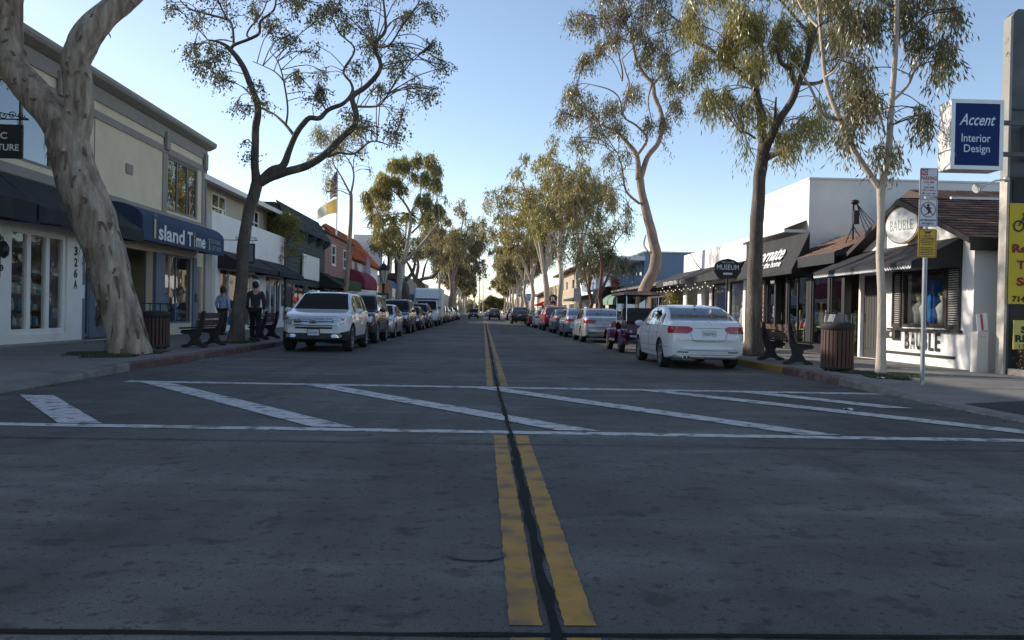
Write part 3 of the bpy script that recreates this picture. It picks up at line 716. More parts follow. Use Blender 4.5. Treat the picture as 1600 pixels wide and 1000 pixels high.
# hanging sign
hs = thing('hanging_sign', 'black hanging shop sign with white capitals at the left edge', 'sign', (-9.7, 19.3, 4.6))
SY = 18.9
c0 = at(36, 222, SY)
mbuild(lambda b: b.box(c0.x-1.05, c0.x, SY-.03, SY+.03, c0.z-.37, c0.z+.38), 'sign_board', M('sign_black', (.012, .012, .013), .5, .1), hs, bevel=.006)
text('lettering', 'OC', (c0.x-.50, SY-.03, c0.z+.13), (1, 0, 0), (0, 0, 1), .34, .15, LWHITE, hs, bold=.02)
text('lettering', 'COUTURE', (c0.x-.53, SY-.03, c0.z-.13), (1, 0, 0), (0, 0, 1), .92, .15, LWHITE, hs, bold=.02)
def hb(b):
    z = c0.z+.50; b.tube([(XL, SY, z), (c0.x+.12, SY, z)], .016, 6); b.tube([(XL, SY, z+.22), (c0.x+.1, SY, z+.02)], .012, 6)
    for k in range(6): scroll(b, (c0.x-.05-.20*k, SY, z+.09), .085, 1.3, .011, plane='xz', flip=1 if k % 2 else -1)
    for dx in (.12, .93): b.tube([(c0.x-dx, SY, z), (c0.x-dx, SY, c0.z+.37)], .008, 5)
mbuild(hb, 'bracket', IRON, hs)
# shop goods behind the glass
shelf(XL-.55, 21.6, -PI/2, 1.6, 1.7, 'pale display shelf with jars in the white storefront by the house number', 3, pal=(0, 1, 5))
shelf(XL-.55, 17.0, -PI/2, 2.2, 1.5, 'display shelf in the storefront at the left edge of the photograph', 4, pal=(0, 1, 5))
mannequin(XL-.45, 30.7, 1.2, 'mannequin in pale blue top in the gift shop window, nearer the blue post', M('cloth_pale_blue', (.3, .4, .5), .8, .1), M('cloth_pale', (.5, .5, .48), .8, .1))
mannequin(XL-.5, 31.9, 1.4, 'mannequin in dark top in the gift shop window, nearer the taupe door', M('cloth_navy', (.05, .07, .12), .8, .1), M('cloth_denim', (.12, .17, .25), .8, .1))
mannequin(XL-1.6, 27.6, 1.4, 'mannequin in white shirt in the shaded shop entrance behind the trunk', M('cloth_white', (.6, .6, .6), .8, .1), M('cloth_navy', (.05, .07, .12), .8, .1))

# unseen block behind the corner building, added to shade the foreground road
bk_ = thing('shade_block', 'taller plain block behind the corner building along the side street', 'building', (-38, 22, .15))
mbuild(lambda b: b.box(-70, -49.4, 12.4, 34, .1, 13.0), 'wall', BEIGE, bk_); mbuild(lambda b: b.box(-49.3, -26, 12.42, 33.7, 7.5, 12.9), 'upper_wall', BEIGE, bk_); mbuild(lambda b: b.box(-70.3, -25.8, 12.2, 34.2, 13.0, 13.2), 'flat_roof', TARROOF, bk_)
# pipes and fittings on the corner building
mbuild(lambda b: (b.tube([(XL+.06, 33.62, .3), (XL+.06, 33.62, 6.9)], .035, 8),), 'downpipe', GREYTRIM, cb)
mbuild(lambda b: fbox(b, XL, -1, -.05, -.001, 26.3, 26.75, 5.3, 5.6), 'wall_vent', GREYTRIM, cb); mbuild(lambda b: b.tube([(XL+.02, 24.2, 4.46), (XL+.02, 24.2, 6.5)], .012, 6), 'conduit', GREYTRIM, cb)
# ---------------------------------------------------------------- second building: cream with a hipped roof over a white shopfront
cr = thing('cream_building', 'cream two-storey building with hipped brown roof and white lower shopfront', 'building', (XL, 40, .15))
CREAM = M('cream_stucco', (.52, .46, .36), .88, .06, 1.2, .2, 140)
shell(cr, -1, XL+.25, 33.8, 46.3, .1, 5.05, 20, STUCCO_W, TARROOF, [(34.9, 37.6, .5, 2.85), (38.6, 41.2, .16, 2.85), (42.2, 45.4, .5, 2.85)], floors=(3.3,), parapet=.5)
shell(cr, -1, XL-.7, 34.1, 45.9, 4.45, 6.45, 12, CREAM, TARROOF, [(36.6, 38.6, 4.95, 6.2), (42.6, 44.2, 4.95, 6.2), (34.35, 34.9, 4.8, 6.2)], name='upper_wall')
def hip(b):
    x0, x1, y0, y1, z0, z1 = XL+.05, XL-13.2, 33.45, 46.55, 6.46, 8.0
    xa, xb = x0-5.0, x1+5.0
    p = [(x0, y0, z0), (x0, y1, z0), (x1, y1, z0), (x1, y0, z0), (xa, y0+5, z1), (xa, y1-5, z1), (xb, y1-5, z1), (xb, y0+5, z1)]
    b.add(p, [(0, 1, 5, 4), (1, 2, 6, 5), (2, 3, 7, 6), (3, 0, 4, 7), (4, 5, 6, 7)])
SHINGLE = M('brown_shingle', (.115, .075, .055), .9, .22, 6, .3, 80, island=.35)
rf = mbuild(hip, 'roof', SHINGLE, cr)
mbuild(lambda b: (fbox(b, XL+.08, -1, -.02, .1, 33.42, 46.58, 6.26, 6.47), b.box(XL-.03, XL-13.2, 33.40, 33.52, 6.27, 6.468), b.box(XL-.03, XL-13.2, 46.48, 46.6, 6.27, 6.468)), 'gutter', WHITEP, rf)
mbuild(lambda b: fbox(b, XL, -1, .12, 13.0, 33.53, 46.47, 6.455, 6.462), 'soffit', WHITEP, rf)
for a in ((36.6, 38.6), (42.6, 44.2)): window(cr, -1, XL-.7, a[0], a[1], 4.95, 6.2, 2, 2, WHITEP, .09, -.02, glass=GLASS_UP, sill=.06)
window(cr, -1, XL-.7, 34.35, 34.9, 4.8, 6.2, 1, 1, FRG, .06, .04, glass=GLASS_UP)
window(cr, -1, XL+.25, 34.9, 37.6, .5, 2.85, 2, 1, WHITEP, .1, .02); window(cr, -1, XL+.25, 42.2, 45.4, .5, 2.85, 3, 1, WHITEP, .1, .02)
door(cr, -1, XL+.25, 38.6, 39.8, .16, 2.85, WHITEP, .08); door(cr, -1, XL+.25, 39.85, 41.2, .16, 2.85, WHITEP, .08)
mbuild(lambda b: fbox(b, XL+.25, -1, -.03, -.001, 33.82, 34.25, .12, 3.4), 'corner_board', M('board_pale', (.6, .57, .5), .7, .1), cr)
awning('awning', 'black awning nearer the tree trunk on the white shopfront of the cream building', -1, XL+.25, 34.6, 40.2, 3.55, 2.72, 1.1, BLACKCLOTH, val=.22)
awning('awning', 'black awning farther down the white shopfront of the cream building', -1, XL+.25, 40.6, 45.9, 3.55, 2.72, 1.1, BLACKCLOTH, val=.22)
h2 = thing('hanging_sign', 'dark hanging board on a scroll bracket beside the white shopfront', 'sign', (-10, 37.5, 3.5))
q0, q1 = at(372, 380, 33.0), at(398, 402, 33.0)
mbuild(lambda b: b.box(q0.x, q1.x, 33.0, 33.06, q1.z-.25, q0.z), 'sign_board', M('sign_green_black', (.02, .025, .022), .5, .1), h2, bevel=.01)
mbuild(lambda b: b.box(q0.x+.07, q1.x-.07, 32.985, 32.999, q1.z-.18, q0.z-.07), 'sign_panel', M('sign_grey', (.16, .19, .2), .5, .1), h2)
def hb2(b):
    z = q0.z+.12; b.tube([(XL+.2, 33.03, z), (q1.x+.1, 33.03, z)], .014, 6)
    for k in range(5): scroll(b, (q1.x-.18*k, 33.03, z+.09), .08, 1.3, .010, plane='xz', flip=1 if k % 2 else -1)
    for x in (q0.x+.1, q1.x-.1): b.tube([(x, 33.03, z), (x, 33.03, q0.z)], .008, 5)
mbuild(hb2, 'bracket', IRON, h2)
h3 = thing('wall_sign', 'dark scroll-framed sign board on the white wall at the end of the cream building', 'sign', (XL+.3, 44.5, 1.6))
mbuild(lambda b: fbox(b, XL+.25, -1, -.05, -.005, 45.45, 46.1, 1.3, 2.5), 'sign_board', M('sign_dark_blue', (.04, .05, .08), .5, .2), h3)
front_text('lettering', 'GIFTS', -1, XL+.30, 45.78, 2.2, .5, .16, LWHITE, h3); front_text('lettering', 'ART', -1, XL+.30, 45.78, 1.8, .4, .16, LWHITE, h3)

# ---------------------------------------------------------------- dark green board building
gb = thing('dark_board_building', 'dark grey-green two-storey shop clad in wide boards with shingled mansard', 'building', (XL, 52, .15))
DKG = M('dark_green_board', (.055, .068, .064), .75, .18, 3, .2, 60)
shell(gb, -1, XL+.1, 46.45, 58.1, .1, 6.0, 18, DKG, TARROOF, [(47.4, 52, .5, 2.7), (53, 57.4, .4, 2.7)], floors=(3.4,))
for k in range(9):
    mbuild(lambda b: b.prism([(XL+.102, 3.35+k*.26), (XL+.145, 3.35+k*.26), (XL+.115, 3.61+k*.26), (XL+.102, 3.61+k*.26)], 46.45, 58.1), 'board', DKG, gb)
def mans(b):
    for k in range(7):
        x0, z0 = XL+.55-.13*k, 5.75+.19*k
        for j in range(24):
            y = 46.3+11.95*j/24+(.12 if k % 2 else 0)
            b.obox((x0-.05, y+.24, z0+.12), (.10*.55, 0, -.14), (0, .225, 0), (.014, 0, .009))
mm = mbuild(mans, 'shingles', M('dark_shingle', (.045, .05, .048), .9, .2, 6, .2, 60, island=.3), gb); tag(mm, kind='stuff')
mbuild(lambda b: b.prism([(XL+.5, 5.72), (XL-.4, 7.05), (XL-1.2, 7.05), (XL-1.2, 5.72)], 46.4, 58.12), 'mansard', M('dark_shingle', (.045, .05, .048)), gb)
for y in (47.6, 50.2, 52.8, 55.4, 57.6): mbuild(lambda b: b.prism([(XL+.15, 5.7), (XL+.62, 5.7), (XL+.62, 5.55), (XL+.15, 5.2)], y-.07, y+.07), 'eave_bracket', DKG, gb)
window(gb, -1, XL+.1, 47.4, 52, .5, 2.7, 3, 1, DKG, .1, .03); window(gb, -1, XL+.1, 53, 57.4, .4, 2.7, 3, 1, DKG, .1, .03)
sg = thing('wall_sign', 'blank white sign panel fixed to the dark green board building', 'sign', (XL+.3, 55, 3.2))
mbuild(lambda b: fbox(b, XL+.2, -1, -.12, -.02, 50.6, 55.4, 3.0, 4.5), 'panel', WHITEP, sg, bevel=.01)
# ---------------------------------------------------------------- pink clapboard building
pk = thing('pink_clapboard_building', 'pink clapboard two-storey building with white sash windows on the left side', 'building', (XL, 64, .15))
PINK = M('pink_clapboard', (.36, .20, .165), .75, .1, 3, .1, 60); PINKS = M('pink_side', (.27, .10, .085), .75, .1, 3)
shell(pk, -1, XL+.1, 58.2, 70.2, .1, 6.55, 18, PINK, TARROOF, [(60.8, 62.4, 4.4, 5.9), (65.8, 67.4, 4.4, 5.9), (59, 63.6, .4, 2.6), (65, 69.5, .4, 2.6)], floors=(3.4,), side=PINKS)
for k in range(13):
    z = 3.3+k*.24
    for (a, c) in ([(58.2, 70.2)] if not (4.35 < z+.12 < 5.95) else [(58.2, 60.68), (62.52, 65.68), (67.52, 70.2)]):
        mbuild(lambda b: b.prism([(XL+.102, z), (XL+.150, z), (XL+.112, z+.245), (XL+.102, z+.245)], a, c), 'board', PINK, pk)
for a in (60.8, 65.8): window(pk, -1, XL+.1, a, a+1.6, 4.4, 5.9, 1, 2, WHITEP, .12, -.06, .1, glass=GLASS_UP, sill=.08)
window(pk, -1, XL+.1, 59, 63.6, .4, 2.6, 3, 1, WHITEP, .08, .03); window(pk, -1, XL+.1, 65, 69.5, .4, 2.6, 3, 1, WHITEP, .08, .03)
mbuild(lambda b: b.prism([(XL+.3, 6.5), (XL+.3, 6.62), (XL-.3, 6.75), (XL-.3, 6.5)], 58.0, 70.3), 'eave', M('eave_dark', (.12, .08, .07), .8, .1), pk)
awning('awning', 'black awning under the pink clapboard building, left of the green awning', -1, XL+.1, 56.6, 59.6, 3.7, 2.6, 1.5, BLACKCLOTH)
awning('awning', 'dark green awning in front of the pink clapboard building', -1, XL+.1, 59.9, 66.4, 3.6, 2.6, 1.4, M('green_canvas', (.03, .10, .025), .8, .15, 3, .2, 90), val=.7)
awning('awning', 'rounded crimson awning beside the red tiled roof', -1, XL+.1, 66.8, 74.6, 4.5, 2.9, 1.6, M('crimson_canvas', (.26, .025, .06), .8, .15, 3, .2, 90), val=.5, rounded=True)
# ---------------------------------------------------------------- red tiled building with a white gable
tb = thing('tiled_roof_building', 'white building with a steep red barrel-tile roof on the left side', 'building', (XL, 80, .15))
shell(tb, -1, XL, 70.6, 88.2, .1, 5.4, 16, STUCCO_W, TARROOF, [(72, 78, .4, 2.6), (80, 86, .4, 2.6)], floors=(3.4,))
TILE = M('red_barrel_tile', (.55, .15, .05), .8, .2, 5, .15, 50, island=.3)
def tiles(b):
    n = 34
    for i in range(n):
        y = 70.7+17.2*i/n
        for k in range(8):
            a, c = Vector((XL+.35-.33*k, y, 5.35+.37*k)), Vector((XL+.35-.33*(k+1)-.03, y, 5.35+.37*(k+1)))
            m = 5; vs = []
            for p, r in ((a, .20), (c, .165)):
                vs += [(p.x+.7*r*math.sin(PI*j/m), p.y+r*math.cos(PI*j/m), p.z+.7*r*math.sin(PI*j/m)) for j in range(m+1)]
            b.add(vs, [(j, j+1, m+2+j, m+1+j) for j in range(m)], True)
ts = mbuild(tiles, 'roof_tiles', TILE, tb); tag(ts, kind='stuff')
mbuild(lambda b: b.prism([(XL+.3, 5.36), (XL-2.4, 8.35), (XL-5.1, 5.36)], 70.65, 87.9), 'roof', M('tile_bed', (.2, .06, .03), .9, .2, 5), tb)
mbuild(lambda b: b.prism([(XL-.02, 5.3), (XL-2.4, 8.05), (XL-4.8, 5.3)], 70.55, 70.645), 'gable', STUCCO_W, tb)
mbuild(lambda b: b.prism([(XL+.4, 5.3), (XL+.4, 8.1), (XL-.1, 9.1), (XL-2.6, 9.1), (XL-2.6, 5.3)], 88.25, 88.75), 'parapet_wall', STUCCO_W, tb)
mbuild(lambda b: fbox(b, XL, -1, -.9, -.01, 88.9, 94, .1, 4.8), 'shopfront', M('brick_brown', (.25, .14, .09), .85, .25, 6, .3, 30), tb)
# cut-out shop signs in front of it
cs = thing('cutout_sign', 'lilac half-round sign panel above the crimson awning', 'sign', (XL+1.2, 74, 4.4))
mbuild(lambda b: b.prism([(73.2+1.3*math.cos(PI*i/14), 4.3+1.5*math.sin(PI*i/14)) for i in range(15)], XL+1.0, XL+1.08, 'yz'), 'panel', M('lilac_paint', (.36, .28, .42), .6, .1), cs)
cs2 = thing('cutout_sign', 'tall pale blade-shaped sign beside the street lantern', 'sign', (XL+1.8, 78, 4.0))
def blade(b):
    pr = [(76.6, 3.9), (78.2, 3.9), (78.6, 4.9), (78.0, 5.9), (76.8, 6.9), (77.0, 5.6)]
    b.prism(pr, XL+1.6, XL+1.68, 'yz')
mbuild(blade, 'panel', M('silver_paint', (.55, .57, .6), .5, .1), cs2, bevel=.01)
cs3 = thing('cutout_sign', 'cream rounded shop sign under the red tiled roof', 'sign', (XL+1.6, 80.5, 3.4))
mbuild(lambda b: b.prism([(79.6+1.0*math.cos(2*PI*i/18), 4.4+.85*math.sin(2*PI*i/18)) for i in range(18)], XL+1.4, XL+1.5, 'yz'), 'panel', M('cream_paint', (.6, .53, .42), .6, .1), cs3)
mbuild(lambda b: b.prism([(79.6+.6*math.cos(2*PI*i/18), 4.4+.5*math.sin(2*PI*i/18)) for i in range(18)], XL+1.505, XL+1.53, 'yz'), 'centre', M('mustard_paint', (.5, .3, .06), .6, .1), cs3)
# ---------------------------------------------------------------- farther left-hand buildings
def plain(name, label, s, X, y0, y1, H, mat, ops, depth=16, win=None, parapet=.3, floors=(3.4,)):
    t = thing(name, label, 'building', (X, (y0+y1)/2, .15))
    shell(t, s, X, y0, y1, .1, H, depth, mat, TARROOF, ops, floors=floors, parapet=parapet)
    for o in ops: window(t, s, X, *o, max(1, round((o[1]-o[0])/1.5)), 1, win or WHITEP, .09, .04, glass=GLASS_UP if o[2] > 3 else GLASS)
    return t
TAN = M('tan_stucco', (.42, .34, .24), .88, .08, 1, .2, 130); GREYST = M('grey_stucco', (.33, .32, .30), .88, .08, 1, .2, 130)
BLUEST = M('blue_stucco', (.16, .23, .34), .85, .08, 1, .2, 120)
plain('white_shop', 'low white shop with a dark blue door bay past the tiled building', -1, XL, 94.2, 106, 3.9, STUCCO_W, [(95.5, 99, .4, 2.6), (101, 105, .3, 2.8)], win=M('navy_paint', (.03, .04, .08), .6, .1), floors=())
mu = plain('mural_building', 'grey shop building with a bright blue painted mural on its near wall', -1, XL, 112, 128, 5.9, GREYST, [(113, 119, .4, 2.6), (120, 126, .4, 2.6)])
mb_ = mbuild(lambda b: b.box(XL-5.2, XL-.3, 111.93, 111.995, 2.2, 5.75), 'mural', M('mural_blue', (.035, .13, .36), .7, .12, 1.5), mu)
mbuild(lambda b: (b.sheet([(p.x, p.y, p.z) for p in disc((XL-2.6, 111.92, 4.2), (1, 0, 0), (0, 0, 1), 1.2, 20, .8)]),), 'mural_shape', M('mural_cream', (.5, .48, .38), .7, .1), mu)
mbuild(lambda b: (b.sheet([(p.x, p.y, p.z) for p in disc((XL-2.6, 111.915, 4.35), (1, 0, 0), (0, 0, 1), .75, 20, .5)]),), 'mural_shape', M('mural_sky', (.12, .26, .45), .7, .1), mu)
text('lettering', 'ISLAND', (XL-1.9, 111.93, 5.35), (1, 0, 0), (0, 0, 1), 2.4, .4, LWHITE, mu)
plain('grey_block', 'plain grey stucco block beyond the blue mural', -1, XL-1, 128.5, 146, 6.6, GREYST, [(130, 136, .4, 2.6), (138, 144, .4, 2.6), (131, 133, 4, 5.4), (139, 141, 4, 5.4)])
plain('tan_shop', 'tan two-storey shop far down the left side', -1, XL, 148, 170, 6.4, TAN, [(150, 158, .4, 2.6), (160, 168, .4, 2.6), (152, 155, 4, 5.4), (161, 164, 4, 5.4)])
plain('white_far_shop', 'white low shop far down the left side past the tan one', -1, XL, 172, 196, 4.6, STUCCO_W, [(174, 182, .4, 2.6), (185, 194, .4, 2.6)])
plain('blue_far_shop', 'blue-grey shop near the far end of the left side', -1, XL, 198, 226, 5.8, BLUEST, [(200, 210, .4, 2.6), (214, 224, .4, 2.6)])
plain('cream_far_block', 'cream block at the far end of the left side', -1, XL, 228, 300, 6.2, CREAM, [(232, 240, .4, 2.6), (246, 256, .4, 2.6), (262, 274, .4, 2.6)])
# ================================================================== RIGHT SIDE
SLATE = M('slate_paint', (.11, .125, .135), .8, .12, 1.5, .25, 110, col2=(.085, .095, .10), c2scale=.7)
CREAMP = M('cream_edge_paint', (.62, .58, .5), .8, .1, 3, .2, 80, col2=(.45, .41, .35), c2scale=3)
# ---------------------------------------------------------------- tall fin wall with the rental banner
fin = thing('fin_wall', 'tall slate-grey fin wall with cream edge at the right border of the photograph', 'wall', (11, 16.2, .15))
mbuild(lambda b: b.prism([(10.315, .1), (14.5, .1), (14.5, 7.22), (10.40, 7.34), (10.315, 7.26)], 16.06, 16.30), 'wall', SLATE, fin)
mbuild(lambda b: b.box(10.26, 10.312, 16.062, 16.30, .1, 3.98), 'corner_column', CREAMP, fin)
mbuild(lambda b: b.prism([(10.26, 3.985), (10.312, 3.985), (10.312, 7.24), (10.26, 7.18)], 16.062, 16.30), 'corner_column', M('fin_edge_paint', (.30, .295, .27), .8, .12, 2, .2, 80), fin)
mbuild(lambda b: b.box(10.36, 14.5, 16.02, 16.055, .1, 4.0), 'lower_panel', M('black_panel', (.035, .036, .038), .8, .2, 3, .2, 90), fin)
for z in (4.02, 5.35): mbuild(lambda b: b.box(10.33, 14.5, 16.035, 16.058, z, z+.035), 'groove_strip', M('groove_dark', (.05, .055, .06), .8, .1), fin)
fb = thing('building', 'slate-grey building behind the fin wall at the right border', 'building', (13, 14, .15))
mbuild(lambda b: b.box(14.6, 30, 12.6, 16.0, .1, 4.6), 'wall', SLATE, fb); mbuild(lambda b: b.box(14.4, 30.2, 12.4, 16.02, 4.6, 4.75), 'roof', TARROOF, fb)
bn = thing('banner', 'yellow rental banner with cyclist and dark red words on the fin wall', 'banner', (10.9, 16.0, 1.5))
YEL = M('banner_yellow', (.62, .46, .02), .6, .08, 2, .05, 40); MAROON = M('letter_maroon', (.22, .015, .012), .6, .05)
mbuild(lambda b: b.grid(lambda u, v: (10.29+1.5*u, 16.005-.008*math.sin(9*u)*math.sin(5*v), 1.54+1.98*v), 12, 12), 'cloth', YEL, bn)
def cyclist(b):
    y = 15.99
    def ring(c, r, w):
        n = 22; a = disc((c[0], y, c[1]), (1, 0, 0), (0, 0, 1), r, n); i = disc((c[0], y, c[1]), (1, 0, 0), (0, 0, 1), r-w, n)
        b.add(a+i, [(k, (k+1) % n, n+(k+1) % n, n+k) for k in range(n)])
    ring((10.47, 3.07), .115, .03); ring((10.80, 3.07), .115, .03)
    for p, q, w in [((10.47, 3.07), (10.56, 3.23), .025), ((10.56, 3.23), (10.75, 3.22), .025), ((10.56, 3.23), (10.64, 3.06), .025), ((10.64, 3.06), (10.75, 3.22), .025),
                    ((10.8, 3.07), (10.72, 3.26), .025), ((10.57, 3.27), (10.70, 3.38), .10), ((10.70, 3.38), (10.74, 3.25), .05), ((10.58, 3.27), (10.67, 3.17), .06), ((10.67, 3.17), (10.64, 3.04), .045)]:
        p, q = Vector((p[0], y-.002, p[1])), Vector((q[0], y-.002, q[1])); d = (q-p).normalized(); s_ = Vector((d.z, 0, -d.x))*w/2
        b.sheet([p-s_, q-s_, q+s_, p+s_])
    b.sheet(disc((10.76, y-.003, 3.43), (1, 0, 0), (0, 0, 1), .055, 14))
mbuild(cyclist, 'cyclist_print', LBLACK, bn)
for w, z, x, ww in (('Rentals', 2.63, 10.80, .86), ('Tours', 2.31, 10.78, .62), ('Sales', 1.98, 10.78, .62)):
    text('lettering', w, (x-.02, 15.992, z), (1, 0, 0), (0, 0, 1), ww, .17, MAROON, bn, bold=.04)
text('lettering', '714-60', (10.62, 15.992, 1.64), (1, 0, 0), (0, 0, 1), .50, .12, LBLACK, bn, bold=.03)
s2 = thing('sign_board', 'small pale yellow sales and rental sign standing in the shrubs under the banner', 'sign', (10.8, 15.8, .15))
mbuild(lambda b: b.box(10.20, 11.3, 15.66, 15.68, .66, 1.22), 'board', M('sign_pale_yellow', (.62, .52, .12), .6, .08), s2)
mbuild(lambda b: (b.tube([(10.45, 15.69, .15), (10.45, 15.69, .66)], .012, 6), b.tube([(11.0, 15.69, .15), (11.0, 15.69, .66)], .012, 6)), 'stake', IRON, s2)
text('lettering', 'SALES', (10.70, 15.66, 1.04), (1, 0, 0), (0, 0, 1), .72, .14, LBLACK, s2, bold=.05)
text('lettering', 'RENTAL', (10.66, 15.66, .87), (1, 0, 0), (0, 0, 1), .86, .14, LBLACK, s2, bold=.05)
text('lettering', '(714)', (10.48, 15.66, .72), (1, 0, 0), (0, 0, 1), .36, .08, LBLACK, s2)
pl = thing('planter', 'low brick planter under the yellow banner', 'planter', (11, 15.7, .15))
BRK = M('brick_red', (.24, .085, .06), .9, .2, 6, .25, 60); MORT = M('mortar', (.3, .27, .24), .95, .15, 8)
mbuild(lambda b: b.box(10.32, 13, 15.42, 16.0, .12, .27), 'planter_bed', MORT, pl)
bk = None
for r_ in range(2):
    for i in range(9):
        x = 10.30+.22*i+(.11 if r_ else 0)
        if bk is None: bk = MB().box(-.10, .10, -.02, .02, -.034, .034).build('brick', BRK, pl, bevel=.004); o = bk
        else: o = bk.copy(); COL.objects.link(o); KID[pl.name].append(o)
        o.location = Vector((x+.1, 15.412, .185+.078*r_))
# box sign
ac = thing('box_sign', 'blue and white internally lit box sign lettered Accent Interior Design', 'sign', (9.25, 15.5, 4.1))
ALU = M('aluminium_frame', (.62, .63, .64), .4, .08, 3, metal=.3)
x0, x1, z0, z1, ya, yb = 8.74, 9.74, 4.05, 5.36, 15.40, 15.86
mbuild(lambda b: b.box(x0, x1, ya+.02, yb, z0, z1), 'cabinet', M('cabinet_white', (.66, .65, .62), .5, .12, 2, .1, 40), ac, bevel=.012)
def frm(b):
    b.box(x0-.005, x1+.005, ya, ya+.018, z0-.005, z0+.07); b.box(x0-.005, x1+.005, ya, ya+.018, z1-.07, z1+.005)
    b.box(x0-.005, x0+.07, ya, ya+.018, z0+.071, z1-.071); b.box(x1-.07, x1+.005, ya, ya+.018, z0+.071, z1-.071)
mbuild(frm, 'frame', ALU, ac)
mbuild(lambda b: b.box(x0+.07, x1-.07, ya+.008, ya+.019, z0+.07, z1-.07), 'face', M('sign_navy', (.012, .030, .13), .6, .08, 2, spec=.15), ac)
LPALE = M('letter_pale', (.60, .66, .74), .5, .05)
text('lettering', 'Accent', ((x0+x1)/2, ya+.008, 4.985), (1, 0, 0), (0, 0, 1), .70, .22, LPALE, ac, shear=.4, bold=.012)
text('lettering', 'Interior', ((x0+x1)/2-.02, ya+.008, 4.64), (1, 0, 0), (0, 0, 1), .56, .155, LPALE, ac, bold=.01)
text('lettering', 'Design', ((x0+x1)/2, ya+.008, 4.42), (1, 0, 0), (0, 0, 1), .50, .19, LPALE, ac, bold=.01)
mbuild(lambda b: (b.box(9.74, 10.6, 15.58, 15.66, 4.95, 5.03), b.box(9.74, 10.6, 15.58, 15.66, 4.35, 4.43), b.box(10.52, 10.6, 15.58, 16.06, 4.35, 5.03)), 'bracket', SLATE, ac)
def flood(lab, p, q):
    t = thing('flood_lamp', lab, 'lamp', q); p, q = Vector(p), Vector(q); d = (q-p).normalized()
    mbuild(lambda b: b.tube([p, p.lerp(q, .5)+Vector((0, 0, .04)), q], .016, 8), 'arm', ALU, t)
    e = q+d*.22
    mbuild(lambda b: b.tube([q-d*.02, q+d*.06, q+d*.16, e], [.03, .045, .075, .09], 12), 'lamp_head', M('lamp_white', (.6, .6, .58), .5, .08), t)
    mbuild(lambda b: b.ball(p, .06, 10), 'joint', ALU, t)
flood('white flood lamp on a thin arm under the blue box sign', (10.2, 16.0, 3.98), (9.62, 15.78, 3.80))
fl2 = thing('flood_lamp', 'white tube lamp fitting high on the slate fin wall', 'lamp', (10.9, 15.8, 5.8))
mbuild(lambda b: b.tube([(10.42, 15.62, 5.66), (10.5, 15.62, 5.70), (10.95, 15.66, 5.86), (11.4, 15.7, 6.0)], [.03, .085, .09, .09], 12), 'lamp_head', M('lamp_white', (.6, .6, .58)), fl2)
mbuild(lambda b: b.beam((10.8, 15.7, 5.95), (10.9, 16.05, 6.05), .06, .06), 'bracket', IRON, fl2)
ubx = thing('utility_cabinet', 'pale grey metal utility cabinet between the white shop and the fin wall', 'cabinet', (10.0, 16.5, .15))
mbuild(lambda b: b.box(9.92, 10.15, 16.36, 16.6, .15, .98), 'cabinet', M('cabinet_grey', (.52, .50, .46), .6, .1, 3), ubx, bevel=.008)
mbuild(lambda b: b.box(9.94, 10.13, 16.352, 16.359, .2, .93), 'cabinet_door', M('cabinet_grey2', (.56, .54, .5), .6, .1, 3), ubx)
text('lettering', 'NOTICE', (10.03, 16.352, .87), (1, 0, 0), (0, 0, 1), .12, .03, M('letter_grey', (.2, .2, .2), .6), ubx, off=.002)
pp = thing('leaflet', 'tilted white leaflet with red stripe on top of the utility cabinet', 'leaflet', (10.05, 16.5, 1.0))
mbuild(lambda b: b.obox((10.06, 16.45, 1.17), (.11, 0, .02), (0, .006, .001), (-.02, 0, .17)), 'sheet', LWHITE, pp)
mbuild(lambda b: b.obox((10.05, 16.44, 1.17), (.02, 0, .004), (0, .006, .001), (-.02, 0, .16)), 'stripe', M('stripe_red', (.5, .04, .03), .6), pp)

# ---------------------------------------------------------------- white gabled shop
XB = 10.25
bb = thing('gabled_shop', 'small white gabled shop with brown shingle roof, dark shuttered window and oval sign', 'building', (XB, 19.8, .15))
BW = STUCCO_W; YC, YA, YE, ZA, ZE = 19.75, 17.08, 22.42, 4.0, 2.98
bops = [(18.15, 20.0, 1.02, 2.36), (21.1, 22.3, .16, 2.36)]
mbuild(lambda b: wall_open(b, XB, 1, .2, YA, YE, .1, 2.95, bops), 'wall', BW, bb)
mbuild(lambda b: b.prism([(YA, 2.952), (YE, 2.952), (YC, 3.93)], XB, XB+.2, 'yz'), 'gable', BW, bb)
mbuild(lambda b: b.box(XB+.2, XB+9, YA, YA+.2, .1, 2.95), 'side_wall', BW, bb); mbuild(lambda b: b.box(XB+.2, XB+9, YE-.2, YE, .1, 2.95), 'side_wall', BW, bb)
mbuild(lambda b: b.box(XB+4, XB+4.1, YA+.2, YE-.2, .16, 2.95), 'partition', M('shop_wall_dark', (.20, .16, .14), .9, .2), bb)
mbuild(lambda b: b.box(XB+.2, XB+4, YA+.2, YE-.2, .1, .16), 'shop_floor', INFLOOR, bb); mbuild(lambda b: b.box(XB+.2, XB+8.9, YA+.2, YE-.2, 2.85, 2.93), 'ceiling', INLIGHT, bb)
rfb = mbuild(lambda b: (b.prism([(YC, ZA+.02), (YA-.32, ZE-.15), (YA-.32, ZE-.10), (YC, ZA+.09)], XB-.28, XB+9, 'yz'), b.prism([(YC, ZA+.021), (YC, ZA+.09), (YE+.32, ZE-.10), (YE+.32, ZE-.15)], XB-.28, XB+9, 'yz')), 'roof', M('roof_deck', (.08, .06, .05), .9, .1), bb)
